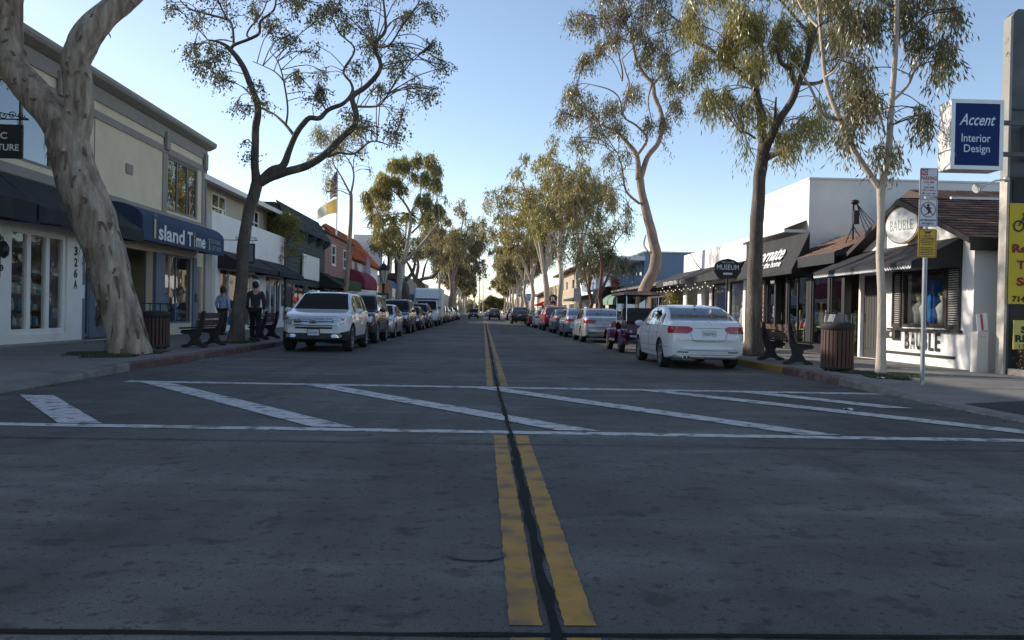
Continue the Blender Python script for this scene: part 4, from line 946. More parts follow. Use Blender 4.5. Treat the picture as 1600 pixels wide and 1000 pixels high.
def shing(b, x0, x1, ya, za, yb, zb, rows, wid=.3, seed=1):
    r = random.Random(seed); n = Vector((0, -(zb-za), (yb-ya))); n = n.normalized()*(1 if n.z > 0 else -1)
    for k in range(rows):
        t0, t1 = k/rows, (k+1.25)/rows
        p0, p1 = Vector((0, ya+(yb-ya)*t0, za+(zb-za)*t0)), Vector((0, ya+(yb-ya)*min(t1, 1.02), za+(zb-za)*min(t1, 1.02)))
        x = x0-r.uniform(0, wid)
        while x < x1:
            w = wid*r.uniform(.7, 1.2); a, c = max(x, x0), min(x+w-.012, x1); x += w
            if c-a < .03: continue
            e = n*(.022+r.uniform(0, .010)); f_ = n*.004
            vs = [Vector((a, 0, 0))+p0+e, Vector((c, 0, 0))+p0+e, Vector((c, 0, 0))+p1+f_, Vector((a, 0, 0))+p1+f_, Vector((a, 0, 0))+p0, Vector((c, 0, 0))+p0]
            b.add(vs, [(0, 1, 2, 3), (4, 5, 1, 0)])
SH2 = M('brown_shingle_roof', (.15, .085, .06), .9, .15, 8, .3, 120, island=.42)
o = mbuild(lambda b: shing(b, XB-.28, XB+9, YA-.32, ZE-.08, YC, ZA+.10, 15, .28, 2), 'shingles', SH2, bb); tag(o, kind='stuff')
o = mbuild(lambda b: shing(b, XB-.28, XB+9, YE+.32, ZE-.08, YC, ZA+.10, 15, .28, 3), 'shingles', SH2, bb); tag(o, kind='stuff')
DKW = M('dark_brown_paint', (.035, .028, .024), .7, .15, 4)
mbuild(lambda b: b.box(XB-.30, XB+9, YA-.36, YA-.325, ZE-.34, ZE-.08), 'fascia', DKW, bb)
mbuild(lambda b: (b.prism([(YC, ZA+.10), (YA-.34, ZE-.07), (YA-.34, ZE-.19), (YC, ZA-.04)], XB-.33, XB-.285, 'yz'), b.prism([(YC, ZA+.101), (YC, ZA-.04), (YE+.34, ZE-.19), (YE+.34, ZE-.07)], XB-.33, XB-.285, 'yz')), 'barge_board', DKW, bb)
# window, shutters, door
window(bb, 1, XB, 18.15, 20.0, 1.02, 2.36, 2, 1, DKW, .07, -.02, .1)
def shutter(y0, y1):
    sh = mbuild(lambda b: (fbox(b, XB, 1, -.04, -.003, y0, y0+.06, 1.0, 2.38), fbox(b, XB, 1, -.04, -.003, y1-.06, y1, 1.0, 2.38), fbox(b, XB, 1, -.04, -.003, y0+.06, y1-.06, 1.0, 1.07), fbox(b, XB, 1, -.04, -.003, y0+.06, y1-.06, 2.31, 2.38)), 'shutter', DKW, bb)
    sl = None
    for k in range(24):
        if sl is None: sl = MB().obox((0, 0, 0), (.014, 0, .012), (0, (y1-y0)/2-.06, 0), (.002, 0, -.003)).build('slat', M('shutter_slat', (.06, .055, .05), .6, .15), sh); s_ = sl
        else: s_ = sl.copy(); COL.objects.link(s_)
        s_.location = (XB-.02, (y0+y1)/2, 1.095+.0515*k)
shutter(17.52, 18.1); shutter(20.05, 20.5)
mbuild(lambda b: fbox(b, XB, 1, -.10, -.002, 17.45, 20.6, .93, .985), 'window_ledge', DKW, bb)
mbuild(lambda b: fbox(b, XB, 1, -.06, -.002, 17.7, 20.9, .36, .41), 'wall_rail', DKW, bb)
for i, ch in enumerate('BAUBLE'):
    front_text('letter', ch, 1, XB-.012, 19.75-.27*i, .70, .20, .42, LBLACK, bb, bold=.02)
dr = door(bb, 1, XB, 21.1, 22.3, .16, 2.36, DKW, .1, glass=False)
for k in range(6): mbuild(lambda b: fbox(b, XB, 1, .1, .111, 21.22+.16*k+.01, 21.22+.16*(k+1)-.01, .42, 2.2), 'plank', M('door_plank', (.045, .038, .033), .7, .2, 5, stretch=(1, 8, .6)), dr)
wl_ = mbuild(lambda b: (fbox(b, XB, 1, -.14, -.01, 20.1, 20.55, .72, .92),), 'wall_box', DKW, bb, bevel=.01)
mbuild(lambda b: b.lathe([(.001, -.002), (.06, -.002), (.06, .004), (.001, .004)], (XB-.142, 20.3, .82), 14, 'x'), 'dial', LWHITE, wl_)
ab = awning('awning', 'black scalloped awning with white piping over the white gabled shop window', 1, XB, 17.5, 22.75, 3.0, 2.30, 1.12, BLACKCLOTH, val=.15, scallop=True, trim=LWHITE)
ov = thing('oval_sign', 'round white sign lettered BAUBLE with wooden rim on the gable', 'sign', (10, 19.9, 3.2))
oc = at(1409, 352, 19.6); R_, U_ = Vector((-.18, -1, 0)).normalized(), Vector((0, 0, 1)); N_ = R_.cross(U_)
def ovs(b, rx, rz, t0, t1):
    n = 36; A = [oc+R_*(rx*math.cos(2*PI*k/n))+U_*(rz*math.sin(2*PI*k/n)) for k in range(n)]
    vs = [p+N_*t0 for p in A]+[p+N_*t1 for p in A]
    b.add(vs, [(k, (k+1) % n, n+(k+1) % n, n+k) for k in range(n)]+[tuple(range(n, 2*n)), tuple(range(n-1, -1, -1))])
R_ = Vector((.30, -.95, 0)).normalized(); N_ = R_.cross(U_)
mbuild(lambda b: ovs(b, .52, .45, -.08, 0), 'rim', M('sign_wood', (.36, .25, .12), .6, .15, 6), ov)
mbuild(lambda b: ovs(b, .485, .415, .001, .012), 'face', M('sign_white', (.75, .75, .73), .6, .03), ov)
text('lettering', 'BAUBLE', oc, R_, U_, .70, .25, M('letter_grey_green', (.22, .25, .25), .6), ov, off=.016, spacing=1.15)
mbuild(lambda b: b.beam(oc-N_*.08-U_*.35, oc-N_*.3-U_*.35, .06, .06), 'bracket', IRON, ov)
# goods in the window
for k, (x_, y, z, c, lab) in enumerate([(10.56, 20.12, 1.12, 5, 'white bust with cap farthest left in the gabled shop window'), (10.52, 19.72, 1.12, 0, 'cream bust with yellow cap, second from the left in the gabled shop window'), (10.56, 18.75, 1.12, 0, 'cream bust beside the right shutter in the gabled shop window'), (10.52, 19.42, 1.12, 5, 'small white bust just left of the blue cabinet in the gabled shop window')]):
    t = thing('display_bust', lab, 'bust', (x_, y, z))
    mbuild(lambda b: b.lathe([(.001, z), (.12, z), (.13, z+.2), (.17, z+.36), (.10, z+.46), (.05, z+.5), (.001, z+.5)], (x_, y, 0), 14), 'torso', GOODS[c], t)
    mbuild(lambda b: b.ball((x_, y, z+.60), .10, 12, (.9, .9, 1.15)), 'head', GOODS[c], t)
    mbuild(lambda b: b.ball((x_-.01, y, z+.68), .115, 12, (1, 1, .6)), 'cap', GOODS[7 if k in (1, 2) else 5], t)
tbk = thing('display_table', 'low wooden display table inside the gabled shop window', 'table', (10.8, 19, .16))
mbuild(lambda b: b.box(10.36, 11.1, 18.3, 20.6, 1.06, 1.11), 'table_top', GOODS[8], tbk)
for x in (10.41, 11.05):
    for y in (18.37, 20.53): mbuild(lambda b: b.box(x-.03, x+.03, y-.03, y+.03, .16, 1.058), 'leg', GOODS[8], tbk)
ck = thing('display_cabinet', 'bright blue upright cabinet in the gabled shop window', 'cabinet', (10.5, 19.1, 1.11))
mbuild(lambda b: b.box(10.42, 10.62, 18.93, 19.22, 1.12, 2.12), 'body', M('bright_blue', (.02, .16, .55), .4, .05), ck, bevel=.01)
text('lettering', 'OPEN', (10.42, 18.99, 1.9), (0, 0, 1), (0, 1, 0), .24, .08, LWHITE, ck)
lm = thing('table_lamp', 'pale globe lamp on a tall stem in the gabled shop window', 'lamp', (10.6, 20.4, 1.11))
mbuild(lambda b: b.tube([(10.6, 20.4, 1.11), (10.6, 20.4, 1.85)], .015, 6), 'stem', IRON, lm); mbuild(lambda b: b.ball((10.6, 20.4, 1.95), .16, 14), 'shade', GOODS[5], lm)
# rear roof and electric mast
rr = thing('rear_building', 'brown-shingled rear roof with white fascia behind the gabled shop', 'building', (15, 24.5, .15))
mbuild(lambda b: b.box(13.0, 22, 22.7, 26.6, .1, 4.35), 'wall', STUCCO_W, rr)
mbuild(lambda b: b.prism([(22.4, 4.42), (24.8, 5.12), (26.8, 4.42)], 12.8, 22.2, 'yz'), 'roof', M('roof_deck', (.08, .06, .05)), rr)
o = mbuild(lambda b: shing(b, 12.8, 22.2, 22.38, 4.44, 24.8, 5.14, 9, .28, 5), 'shingles', SH2, rr); tag(o, kind='stuff')
mbuild(lambda b: b.box(12.7, 22.25, 22.30, 22.375, 4.34, 4.58), 'fascia', WHITEP, rr)
ms = thing('electric_mast', 'black electric service mast with looping wires on the brown roof', 'mast', (10.6, 24, 3.2))
mp_ = at(1332, 380, 24.0)
mbuild(lambda b: b.tube([mp_, mp_+Vector((0, 0, 1.15))], .035, 8), 'mast_pipe', IRON, ms)
mbuild(lambda b: b.ball(mp_+Vector((.05, 0, 1.2)), .10, 10, (1.3, 1, .8)), 'weatherhead', IRON, ms)
mbuild(lambda b: b.box(mp_.x-.02, mp_.x+.14, 23.9, 23.96, mp_.z+.55, mp_.z+.95), 'meter', IRON, ms)
for k in range(4):
    e = mp_+Vector((.9+.35*k, .1, .1+.16*k)); a = mp_+Vector((.08, -.05, 1.15))
    mbuild(lambda b: b.tube([a.lerp(e, t/10)+Vector((0, 0, -.45*math.sin(PI*t/10))) for t in range(11)], .012, 5), 'wire', IRON, ms)
mbuild(lambda b: (b.tube([mp_+Vector((0, 0, .5)), mp_+Vector((-.35, -.2, -.15))], .015, 5), b.tube([mp_+Vector((0, 0, .5)), mp_+Vector((.3, -.3, -.15))], .015, 5)), 'stay', IRON, ms)

# ---------------------------------------------------------------- ornate shop with the tall white upper storey
XO = 10.0
orn = thing('tall_white_building', 'tall plain white building rising over the black-awninged home decor shop', 'building', (XO, 28, .15))
BLKP = M('black_paint', (.016, .016, .017), .5, .15, 4)
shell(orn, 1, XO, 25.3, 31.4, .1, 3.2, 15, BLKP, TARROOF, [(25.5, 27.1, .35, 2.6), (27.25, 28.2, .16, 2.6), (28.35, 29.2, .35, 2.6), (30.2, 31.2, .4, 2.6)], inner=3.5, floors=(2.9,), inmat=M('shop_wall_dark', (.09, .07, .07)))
shell(orn, 1, XO+.6, 26.95, 31.45, 3.2, 5.74, 22, STUCCO_W, TARROOF, [(27.5, 31.1, 3.25, 4.1)], parapet=.2, name='upper_wall')
mbuild(lambda b: (fbox(b, XO+.6, 1, -.03, 22.03, 26.91, 31.49, 5.742, 5.80)), 'parapet_cap', WHITEP, orn)
window(orn, 1, XO+.6, 27.5, 31.1, 3.25, 4.1, 3, 1, WHITEP, .1, .04, glass=GLASS_UP)
def metal_aw(b):
    n = 44
    for i in range(n):
        y0, y1 = 27.1+4.9*i/n, 27.1+4.9*(i+1)/n; h0, h1 = .025*(i % 2), .025*((i+1) % 2)
        b.add([(XO+.6, y0, 4.42+h0), (XO+.6, y1, 4.42+h1), (XO-.15, y1, 4.12+h1), (XO-.15, y0, 4.12+h0), (XO-.15, y1, 4.0+h1), (XO-.15, y0, 4.0+h0)], [(0, 1, 2, 3), (3, 2, 4, 5)])
mw = thing('metal_awning', 'white ribbed metal awning over the upper window of the tall white building', 'awning', (XO, 29.5, 4.1))
mbuild(metal_aw, 'ribbed_sheet', WHITEP, mw); mbuild(lambda b: b.box(XO-.15, XO+.6, 27.09, 27.12, 4.0, 4.1), 'edge', WHITEP, mw)
for (a, c) in ((25.5, 27.1), (28.35, 29.2), (30.2, 31.2)): window(orn, 1, XO, a, c, .35, 2.6, 2 if c-a > 1.2 else 1, 1, BLKP, .07, .03)
door(orn, 1, XO, 27.25, 28.2, .16, 2.6, BLKP, .25)
pr_ = mbuild(lambda b: fbox(b, XO, 1, -.06, -.001, 29.25, 30.15, .16, 2.5), 'brick_pier', MORT, orn)
bk = None
for r_ in range(28):
    for i in range(4):
        y = 29.28+.215*i+(.1 if r_ % 2 else 0)
        if y+.2 > 30.17: continue
        if bk is None: bk = MB().box(-.014, .014, -.1, .1, -.034, .034).build('brick', BRK, pr_, bevel=.004); o = bk
        else: o = bk.copy(); COL.objects.link(o)
        o.location = (XO-.068, y+.1, .215+.082*r_)
mbuild(lambda b: fbox(b, XO, 1, -.12, -.085, 29.35, 30.0, 1.0, 2.35), 'menu_case', BLKP, orn)
mbuild(lambda b: fbox(b, XO, 1, -.126, -.121, 29.45, 29.9, 1.1, 2.25), 'menu_sheet', LWHITE, orn)
oa = awning('awning', 'steep black awning lettered ornate decor for the home on the right side', 1, XO, 25.3, 30.8, 3.85, 2.55, .55, BLACKCLOTH, val=.12)
sl_up = Vector((.55, 0, 1.18)).normalized()
for w, t_, ww, hh, f in (('ornate', .50, 2.3, .44, 1), ('decor for the home', .22, 3.2, .24, 0)):
    c = Vector((XO-.55*(1-t_)-.02, 27.95, 2.67+1.18*t_)); yy = 27.7 if f else 28.05
    text('lettering', w, (c.x, yy, c.z), (0, -1, 0), sl_up, ww, hh, LWHITE, oa, off=.03, shear=.25 if f else 0, bold=.02)
ln = thing('lean_to_shop', 'narrow shop bay with brown lean-to roof between the black awning and the gabled shop', 'building', (XO, 24, .15))
mbuild(lambda b: wall_open(b, XO, 1, .2, 22.76, 25.28, .1, 3.0, [(22.95, 23.75, .35, 2.55), (23.9, 25.1, .35, 2.55)]), 'wall', BLKP, ln)
mbuild(lambda b: b.box(XO+3, XO+3.1, 22.76, 25.28, .1, 3.0), 'partition', M('shop_plum', (.14, .07, .10), .9, .15), ln)
mbuild(lambda b: b.box(XO+.2, XO+3, 22.76, 25.28, .1, .16), 'shop_floor', INFLOOR, ln); mbuild(lambda b: b.box(XO+.2, XO+3, 22.76, 25.28, 2.9, 3.0), 'ceiling', INLIGHT, ln)
for (a, c) in ((22.95, 23.75), (23.9, 25.1)): window(ln, 1, XO, a, c, .35, 2.55, 1, 1, BLKP, .07, .03)
def lroof(b):
    r = random.Random(9)
    for k in range(10):
        xa, za, xb, zb = XO-.35+.2*k, 3.02+.085*k, XO-.35+.2*(k+1.25), 3.02+.085*(k+1.25)
        y = 22.6-r.uniform(0, .28)
        while y < 26.9:
            w = .28*r.uniform(.7, 1.2); a, c = max(y, 22.6), min(y+w-.012, 26.9); y += w
            if c-a > .03: b.add([(xa, c, za+.028), (xa, a, za+.028), (xb, a, zb+.005), (xb, c, zb+.005), (xa, c, za), (xa, a, za)], [(0, 1, 2, 3), (4, 5, 1, 0)])
o = mbuild(lroof, 'shingles', SH2, ln); tag(o, kind='stuff')
mbuild(lambda b: b.prism([(XO-.35, 2.95), (XO-.35, 3.0), (XO+1.8, 3.9), (XO+1.8, 2.95)], 22.62, 26.9), 'roof', DKW, ln)
mbuild(lambda b: b.box(XO-.38, XO-.352, 22.6, 26.9, 2.72, 3.03), 'fascia', BLKP, ln)
shelf(XO+1.5, 24.6, PI/2, 1.0, 1.3, 'green display shelf with vases in the bay left of the gabled shop', 11, pal=(0, 2, 5, 7), wood=GOODS[4], rows=2)
ch = thing('armchair', 'white patterned armchair in the shop bay left of the gabled shop', 'chair', (XO+.55, 24.16, .16))
CHM = M('chair_cloth', (.6, .6, .57), .85, .1, 8, col2=(.3, .33, .35), c2scale=9, c2lo=.5, c2hi=.58)
mbuild(lambda b: b.box(XO+.27, XO+.87, 23.85, 24.47, .5, .68), 'seat', CHM, ch, bevel=.04); mbuild(lambda b: b.box(XO+.72, XO+.87, 23.85, 24.47, .68, 1.35), 'backrest', CHM, ch, bevel=.04)
for x in (XO+.32, XO+.82):
    for y in (23.89, 24.43): mbuild(lambda b: b.tube([(x, y, .16), (x, y, .5)], .025, 6), 'leg', GOODS[8], ch)
cu = thing('cushion', 'pale printed cushion on the armchair in the shop bay', 'cushion', (XO+.6, 24.16, .7))
mbuild(lambda b: b.ball((XO+.6, 24.16, .9), .22, 14, (.45, 1, .95)), 'pad', GOODS[5], cu)
mannequin(XO+.8, 27.2, -1.6, 'mannequin in patterned top just inside the home decor shop window', M('cloth_print', (.5, .25, .15), .8, .2, 20, col2=(.6, .55, .4), c2scale=25), GOODS[5], 1.5)
shelf(XO+1.4, 27.0, PI/2, 1.1, 1.1, 'low green shelf with bright goods in the home decor shop', 13, pal=(2, 5, 6, 7), wood=GOODS[4], rows=2)
goods_table('green table of bright ornaments behind the nearest home decor shop window', XO+.31, 26.0, 27.75, .85, 1, 41)
goods_table('white table with cushions and vases in the shop bay next to the gabled shop', XO+.31, 23.3, 23.8, .9, 1, 42)
goods_table('low white table of red and cream goods behind the brick pier', XO+.31, 28.8, 29.7, .8, 1, 44)
goods_table('green table of vases in the bay window beside the black awning', XO+.31, 24.52, 25.2, .95, 1, 45, hmax=.8)
goods_table('white table of pale goods in the flat-roofed shop under the string bulbs', 10.33, 34.6, 36.5, .8, 1, 46, pal=(0, 5, 5, 7))
ops_ = thing('open_sign', 'printed OPEN board in the home decor shop window', 'sign', (XO+.3, 28.8, 1.3))
mbuild(lambda b: b.box(XO+.22, XO+.24, 28.45, 29.1, 1.2, 1.6), 'board', LWHITE, ops_); front_text('lettering', 'OPEN', 1, XO+.22, 28.78, 1.4, .5, .2, M('letter_red', (.5, .03, .03), .6), ops_)

# ---------------------------------------------------------------- white shop with bulbs under the awning
sh_ = thing('white_flat_shop', 'low white flat-roofed shop with long black awning and string bulbs', 'building', (10, 36, .15))
shell(sh_, 1, 10.0, 31.5, 41.4, .1, 4.2, 14, STUCCO_W, TARROOF, [(31.8, 33.6, .4, 2.6), (34, 36.2, .4, 2.6), (36.6, 37.8, .16, 2.6), (38.6, 40.9, .5, 2.5)], parapet=.3, floors=(3.0,))
for (a, c) in ((31.8, 33.6), (34, 36.2), (38.6, 40.9)): window(sh_, 1, 10.0, a, c, .4 if a < 38 else .5, 2.6 if a < 38 else 2.5, 1, 1, BLKP if a < 36 else WHITEP, .07, .03)
door(sh_, 1, 10.0, 36.6, 37.8, .16, 2.6, WHITEP, .08)
sa = awning('awning', 'long black awning with white lettering on the low white flat-roofed shop', 1, 10.0, 31.6, 43.2, 3.35, 2.62, 1.0, BLACKCLOTH, val=.25)
front_text('lettering', 'GREATER FINDS', 1, 9.0, 39.6, 2.75, 3.6, .17, LWHITE, sa, off=.02)
text('lettering', "SHIRLEY'S", (9.45, 31.6, 2.76), (1, 0, 0), (0, 0, 1), .85, .14, LWHITE, sa, off=.01)
sb = thing('string_lights', 'string of small white bulbs hung under the long black awning', 'lights', (9, 37, 2.4))
BULB = M('bulb_glow', (.9, .85, .7), .3, 0, emit=((1, .85, .6), .5))
wp = []
for k in range(7):
    for j in range(8): 
        t_ = k+j/8; wp.append(Vector((8.95, 31.8+1.6*t_, 2.58-.22*math.sin(PI*j/8))))
mbuild(lambda b: b.tube(wp, .006, 4), 'cable', IRON, sb)
for k in range(2, len(wp), 2): mbuild(lambda b: b.ball(wp[k]-Vector((0, 0, .04)), .026, 8), 'bulb', BULB, sb)
shelf(11.2, 35.8, PI/2, 1.6, 1.3, 'white display shelf in the white flat-roofed shop window', 21, pal=(0, 5, 5), wood=GOODS[5], rows=2)
mannequin(10.42, 33.0, -1.5, 'white mannequin in the near window of the white flat-roofed shop', GOODS[5], GOODS[0])
mannequin(10.42, 33.9, -1.7, 'second white mannequin, farther in the near window of the flat-roofed shop', GOODS[5], GOODS[5], 1.5)
mu_ = thing('museum_sign', 'black post sign lettered MUSEUM on the right pavement', 'sign', (7.5, 25.3, .15))
mx_, mz0, mz1 = 7.47, 2.37, 2.97
mbuild(lambda b: b.tube([(mx_, 25.36, .15), (mx_, 25.36, mz0+.1)], .035, 8), 'post', IRON, mu_)
mbuild(lambda b: b.prism([(mx_-.36, mz0+.12), (mx_-.28, mz0), (mx_+.28, mz0), (mx_+.36, mz0+.12), (mx_+.42, mz0+.2), (mx_+.40, mz1-.2), (mx_+.36, mz1-.14), (mx_+.2, mz1-.05), (mx_, mz1), (mx_-.2, mz1-.05), (mx_-.36, mz1-.14), (mx_-.40, mz1-.2), (mx_-.42, mz0+.2)], 25.3, 25.36), 'board', M('sign_black', (.012, .012, .013), .5, .1), mu_, bevel=.008)
text('lettering', 'MUSEUM', (mx_, 25.3, mz0+.33), (1, 0, 0), (0, 0, 1), .68, .16, LWHITE, mu_, bold=.012)
text('lettering', 'THE ISLAND', (mx_, 25.3, mz0+.48), (1, 0, 0), (0, 0, 1), .4, .05, LWHITE, mu_); mbuild(lambda b: b.box(mx_-.14, mx_+.14, 25.292, 25.299, mz0+.1, mz0+.16), 'plate', LWHITE, mu_)

# ---------------------------------------------------------------- low brown shop and blue building beyond
lb = thing('low_brown_shop', 'low brown shop with grey shingled roof before the blue building', 'building', (9.5, 50, .15))
BRN = M('brown_board', (.12, .075, .055), .8, .15, 3)
shell(lb, 1, 9.9, 43.4, 58.5, .1, 2.95, 12, BRN, TARROOF, [(44.5, 49, .4, 2.3), (50.5, 57, .4, 2.3)], floors=())
mbuild(lambda b: b.prism([(9.0, 2.75), (9.0, 2.85), (12.8, 3.75), (17, 2.8), (17, 2.75)], 43.3, 58.6), 'roof', M('grey_shingle', (.17, .155, .14), .9, .2, 6, .2, 60), lb)
window(lb, 1, 9.9, 44.5, 49, .4, 2.3, 3, 1, BRN, .08, .03); window(lb, 1, 9.9, 50.5, 57, .4, 2.3, 4, 1, BRN, .08, .03)
for i, c_ in enumerate('soos'): front_text('letter', c_, 1, 9.9, 43.9, 1.9-.38*i, .30, .30, LWHITE, lb, off=.02, bold=.02)
bl = thing('blue_building', 'blue-grey two-storey building with white balcony canopy on the right side', 'building', (10.5, 68, .15))
BLU = M('blue_grey_stucco', (.20, .27, .36), .85, .08, 1, .2, 120)
shell(bl, 1, 10.0, 58.7, 76, .1, 3.2, 20, M('cream_ground', (.5, .46, .38), .85, .08), TARROOF, [(60, 66, .4, 2.3), (68, 74, .4, 2.3)], floors=())
mbuild(lambda b: (b.box(9.0, 30, 58.66, 58.86, 3.22, 4.0), b.box(9.0, 9.2, 58.87, 76, 3.22, 4.0), b.box(9.0, 30, 75.8, 76.02, 3.22, 4.0), b.box(9.2, 30, 58.87, 75.8, 3.22, 3.32)), 'balcony_parapet', BLU, bl)
shell(bl, 1, 11.6, 60, 76, 3.33, 5.72, 18, BLU, TARROOF, [(61, 64, 3.5, 5.1), (66, 69, 3.5, 5.1), (71, 74, 3.5, 5.1)], parapet=.1, name='upper_wall')
for a in (61, 66, 71): window(bl, 1, 11.6, a, a+3, 3.5, 5.1, 2, 1, WHITEP, .1, .03, glass=GLASS_UP)
mbuild(lambda b: (b.box(9.0, 11.58, 59.6, 76.2, 5.12, 5.40)), 'canopy', WHITEP, bl, bevel=.02)
for y in (59.8, 65, 70.5, 75.9): mbuild(lambda b: b.box(9.1, 9.24, y-.07, y+.07, 4.0, 5.12), 'canopy_post', WHITEP, bl)
mbuild(lambda b: b.box(11.5, 30, 59.9, 76.1, 5.73, 5.82), 'roof_edge', WHITEP, bl)
awning('awning', 'rounded black awning low on the blue building', 1, 10.0, 61.5, 66.5, 3.3, 2.0, 1.5, BLACKCLOTH, val=.3, rounded=True)
awning('awning', 'rounded pale green awning low beside the leaning tree', 1, 9.9, 55.2, 60.2, 2.75, 1.85, 1.3, M('pale_green_canvas', (.16, .28, .20), .8, .1, 3), val=.25, rounded=True)
# ---------------------------------------------------------------- farther right-hand buildings
plain('white_balcony_shop', 'white two-storey shop with flower boxes past the blue building', 1, 10.2, 77, 90, 4.4, STUCCO_W, [(78.5, 82, .4, 2.4), (84, 88, .4, 2.4)], floors=(3.0,))
awning('awning', 'flat black awning on the white two-storey shop past the blue building', 1, 10.2, 77.5, 89.5, 3.1, 2.5, 1.6, BLACKCLOTH)
tn = plain('tan_roofed_shop', 'tan two-storey shop with overhanging brown roof on the right side', 1, 10.2, 91, 112, 6.0, TAN, [(93, 99, .4, 2.4), (102, 110, .4, 2.4), (94, 96, 4, 5.2), (101, 103, 4, 5.2), (106, 108, 4, 5.2)])
mbuild(lambda b: b.prism([(9.3, 6.02), (9.3, 6.2), (15, 7.4), (22, 6.1), (22, 6.02)], 90.4, 112.6), 'roof', SHINGLE, tn)
plain('yellow_shop', 'pale yellow shop farther along the right side', 1, 10.2, 113, 132, 5.2, M('yellow_stucco', (.55, .45, .26), .85, .08, 1), [(115, 121, .4, 2.4), (124, 130, .4, 2.4), (116, 118, 3.6, 4.7), (125, 127, 3.6, 4.7)])
awning('awning', 'red awning on the pale yellow shop', 1, 10.2, 114, 122, 3.2, 2.4, 1.5, M('red_canvas', (.42, .03, .03), .8, .1, 3))
br = plain('brown_roof_shop', 'shop with steep dark brown roof far down the right side', 1, 10.2, 133, 156, 4.2, TAN, [(136, 142, .4, 2.4), (146, 152, .4, 2.4)])
mbuild(lambda b: b.prism([(9.2, 4.22), (9.2, 4.35), (15, 7.2), (22, 4.3), (22, 4.22)], 132.6, 156.5), 'roof', SHINGLE, br)
awning('awning', 'red awning on the steep brown-roofed shop far down the right', 1, 10.2, 136, 146, 3.2, 2.4, 1.5, M('red_canvas', (.42, .03, .03)))
plain('white_far_shop', 'white far shop near the end of the right side', 1, 10.2, 158, 190, 4.8, STUCCO_W, [(162, 172, .4, 2.4), (176, 186, .4, 2.4)])
plain('tan_far_block', 'long tan block at the far end of the right side', 1, 10.2, 192, 300, 5.6, TAN, [(196, 206, .4, 2.4), (212, 224, .4, 2.4), (240, 256, .4, 2.4)])
# ================================================================== TREES
BARK_T1 = M('bark_mottled', (.38, .305, .235), .88, .40, 12, 1.0, 26, stretch=(1, 1, .25), col2=(.17, .12, .085), c2scale=4.4, c2lo=.40, c2hi=.66, c2detail=14, stretch2=(1.4, 1.4, .17))
BARK_DK = M('bark_dark', (.10, .079, .064), .9, .40, 12, 1.0, 24, stretch=(1, 1, .4), col2=(.20, .165, .135), c2scale=3, c2lo=.5, c2hi=.75, stretch2=(1, 1, .3))
BARK_TAN = M('bark_tan', (.34, .235, .175), .85, .25, 6, .8, 26, stretch=(1, 1, .5), col2=(.18, .13, .10), c2scale=3.5, c2lo=.48, c2hi=.7, stretch2=(1, 1, .5))
BARK_PALE = M('bark_pale', (.46, .39, .31), .8, .18, 6, .4, 26, stretch=(1, 1, .5), col2=(.33, .28, .23), c2scale=4, c2lo=.5, c2hi=.75, stretch2=(1, 1, .4))
BARK_RED = M('bark_reddish', (.17, .085, .06), .9, .3, 8, .8, 30, stretch=(1, 1, .4))
TWIG = M('twig', (.16, .12, .09), .9, .2, 5)
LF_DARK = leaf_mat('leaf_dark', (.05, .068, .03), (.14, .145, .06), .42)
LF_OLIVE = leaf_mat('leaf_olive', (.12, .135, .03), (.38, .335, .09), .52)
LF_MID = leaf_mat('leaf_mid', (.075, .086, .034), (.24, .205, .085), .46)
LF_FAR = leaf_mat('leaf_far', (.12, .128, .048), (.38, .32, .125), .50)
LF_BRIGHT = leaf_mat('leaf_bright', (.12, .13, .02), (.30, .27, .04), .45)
def spline(pts, k=4):
    """Catmull-Rom through (Vector, r)"""
    out = []; n = len(pts)
    for i in range(n-1):
        p0, p1, p2, p3 = pts[max(i-1, 0)], pts[i], pts[i+1], pts[min(i+2, n-1)]
        for j in range(k):
            t = j/k; f = lambda a, b, c, d: .5*((2*b)+(c-a)*t+(2*a-5*b+4*c-d)*t*t+(3*b-a-3*c+d)*t**3)
            out.append((Vector([f(p0[0][q], p1[0][q], p2[0][q], p3[0][q]) for q in range(3)]), f(p0[1], p1[1], p2[1], p3[1])))
    out.append(pts[-1]); return out
def leaves_np(rng, centers, radii, counts, ln, wd, droop):
    """hanging strands of narrow leaves in ellipsoid clumps"""
    V = []
    for c, r, n in zip(centers, radii, counts):
        per = 7; ns = max(1, int(n/per))
        u = rng.normal(size=(ns, 3)); u /= np.linalg.norm(u, axis=1, keepdims=True); u *= rng.uniform(.15, 1, (ns, 1))**.55
        st = np.array(c)+u*np.array(r)
        dirn = np.stack([rng.normal(0, .45, ns), rng.normal(0, .45, ns), np.full(ns, -droop)+rng.normal(0, .25, ns)], 1)
        dirn /= np.linalg.norm(dirn, axis=1, keepdims=True)
        L = rng.uniform(.8, 2.2, ns)*min(ln, .19)*2.2
        t = np.tile(np.linspace(0, 1, per), (ns, 1))+rng.uniform(-.06, .06, (ns, per))
        p = (st[:, None, :]+dirn[:, None, :]*(L[:, None]*t)[:, :, None]).reshape(-1, 3)+rng.normal(0, ln*.25, (ns*per, 3))
        m = len(p)
        d = np.repeat(dirn, per, 0)*droop+rng.normal(0, .75 if droop < .6 else .42, (m, 3)); d[:, 2] -= .25
        d /= np.linalg.norm(d, axis=1, keepdims=True)
        s = np.cross(d, rng.normal(size=(m, 3))); s /= np.linalg.norm(s, axis=1, keepdims=True)+1e-9
        l = ln*rng.uniform(.6, 1.25, (m, 1)); w = wd*rng.uniform(.7, 1.25, (m, 1))
        V.append(np.stack([p, p+d*l*.42+s*w*.5, p+d*l, p+d*l*.42-s*w*.5], 1).reshape(-1, 3))
    V = np.concatenate(V); return V, np.arange(len(V)).reshape(-1, 4)
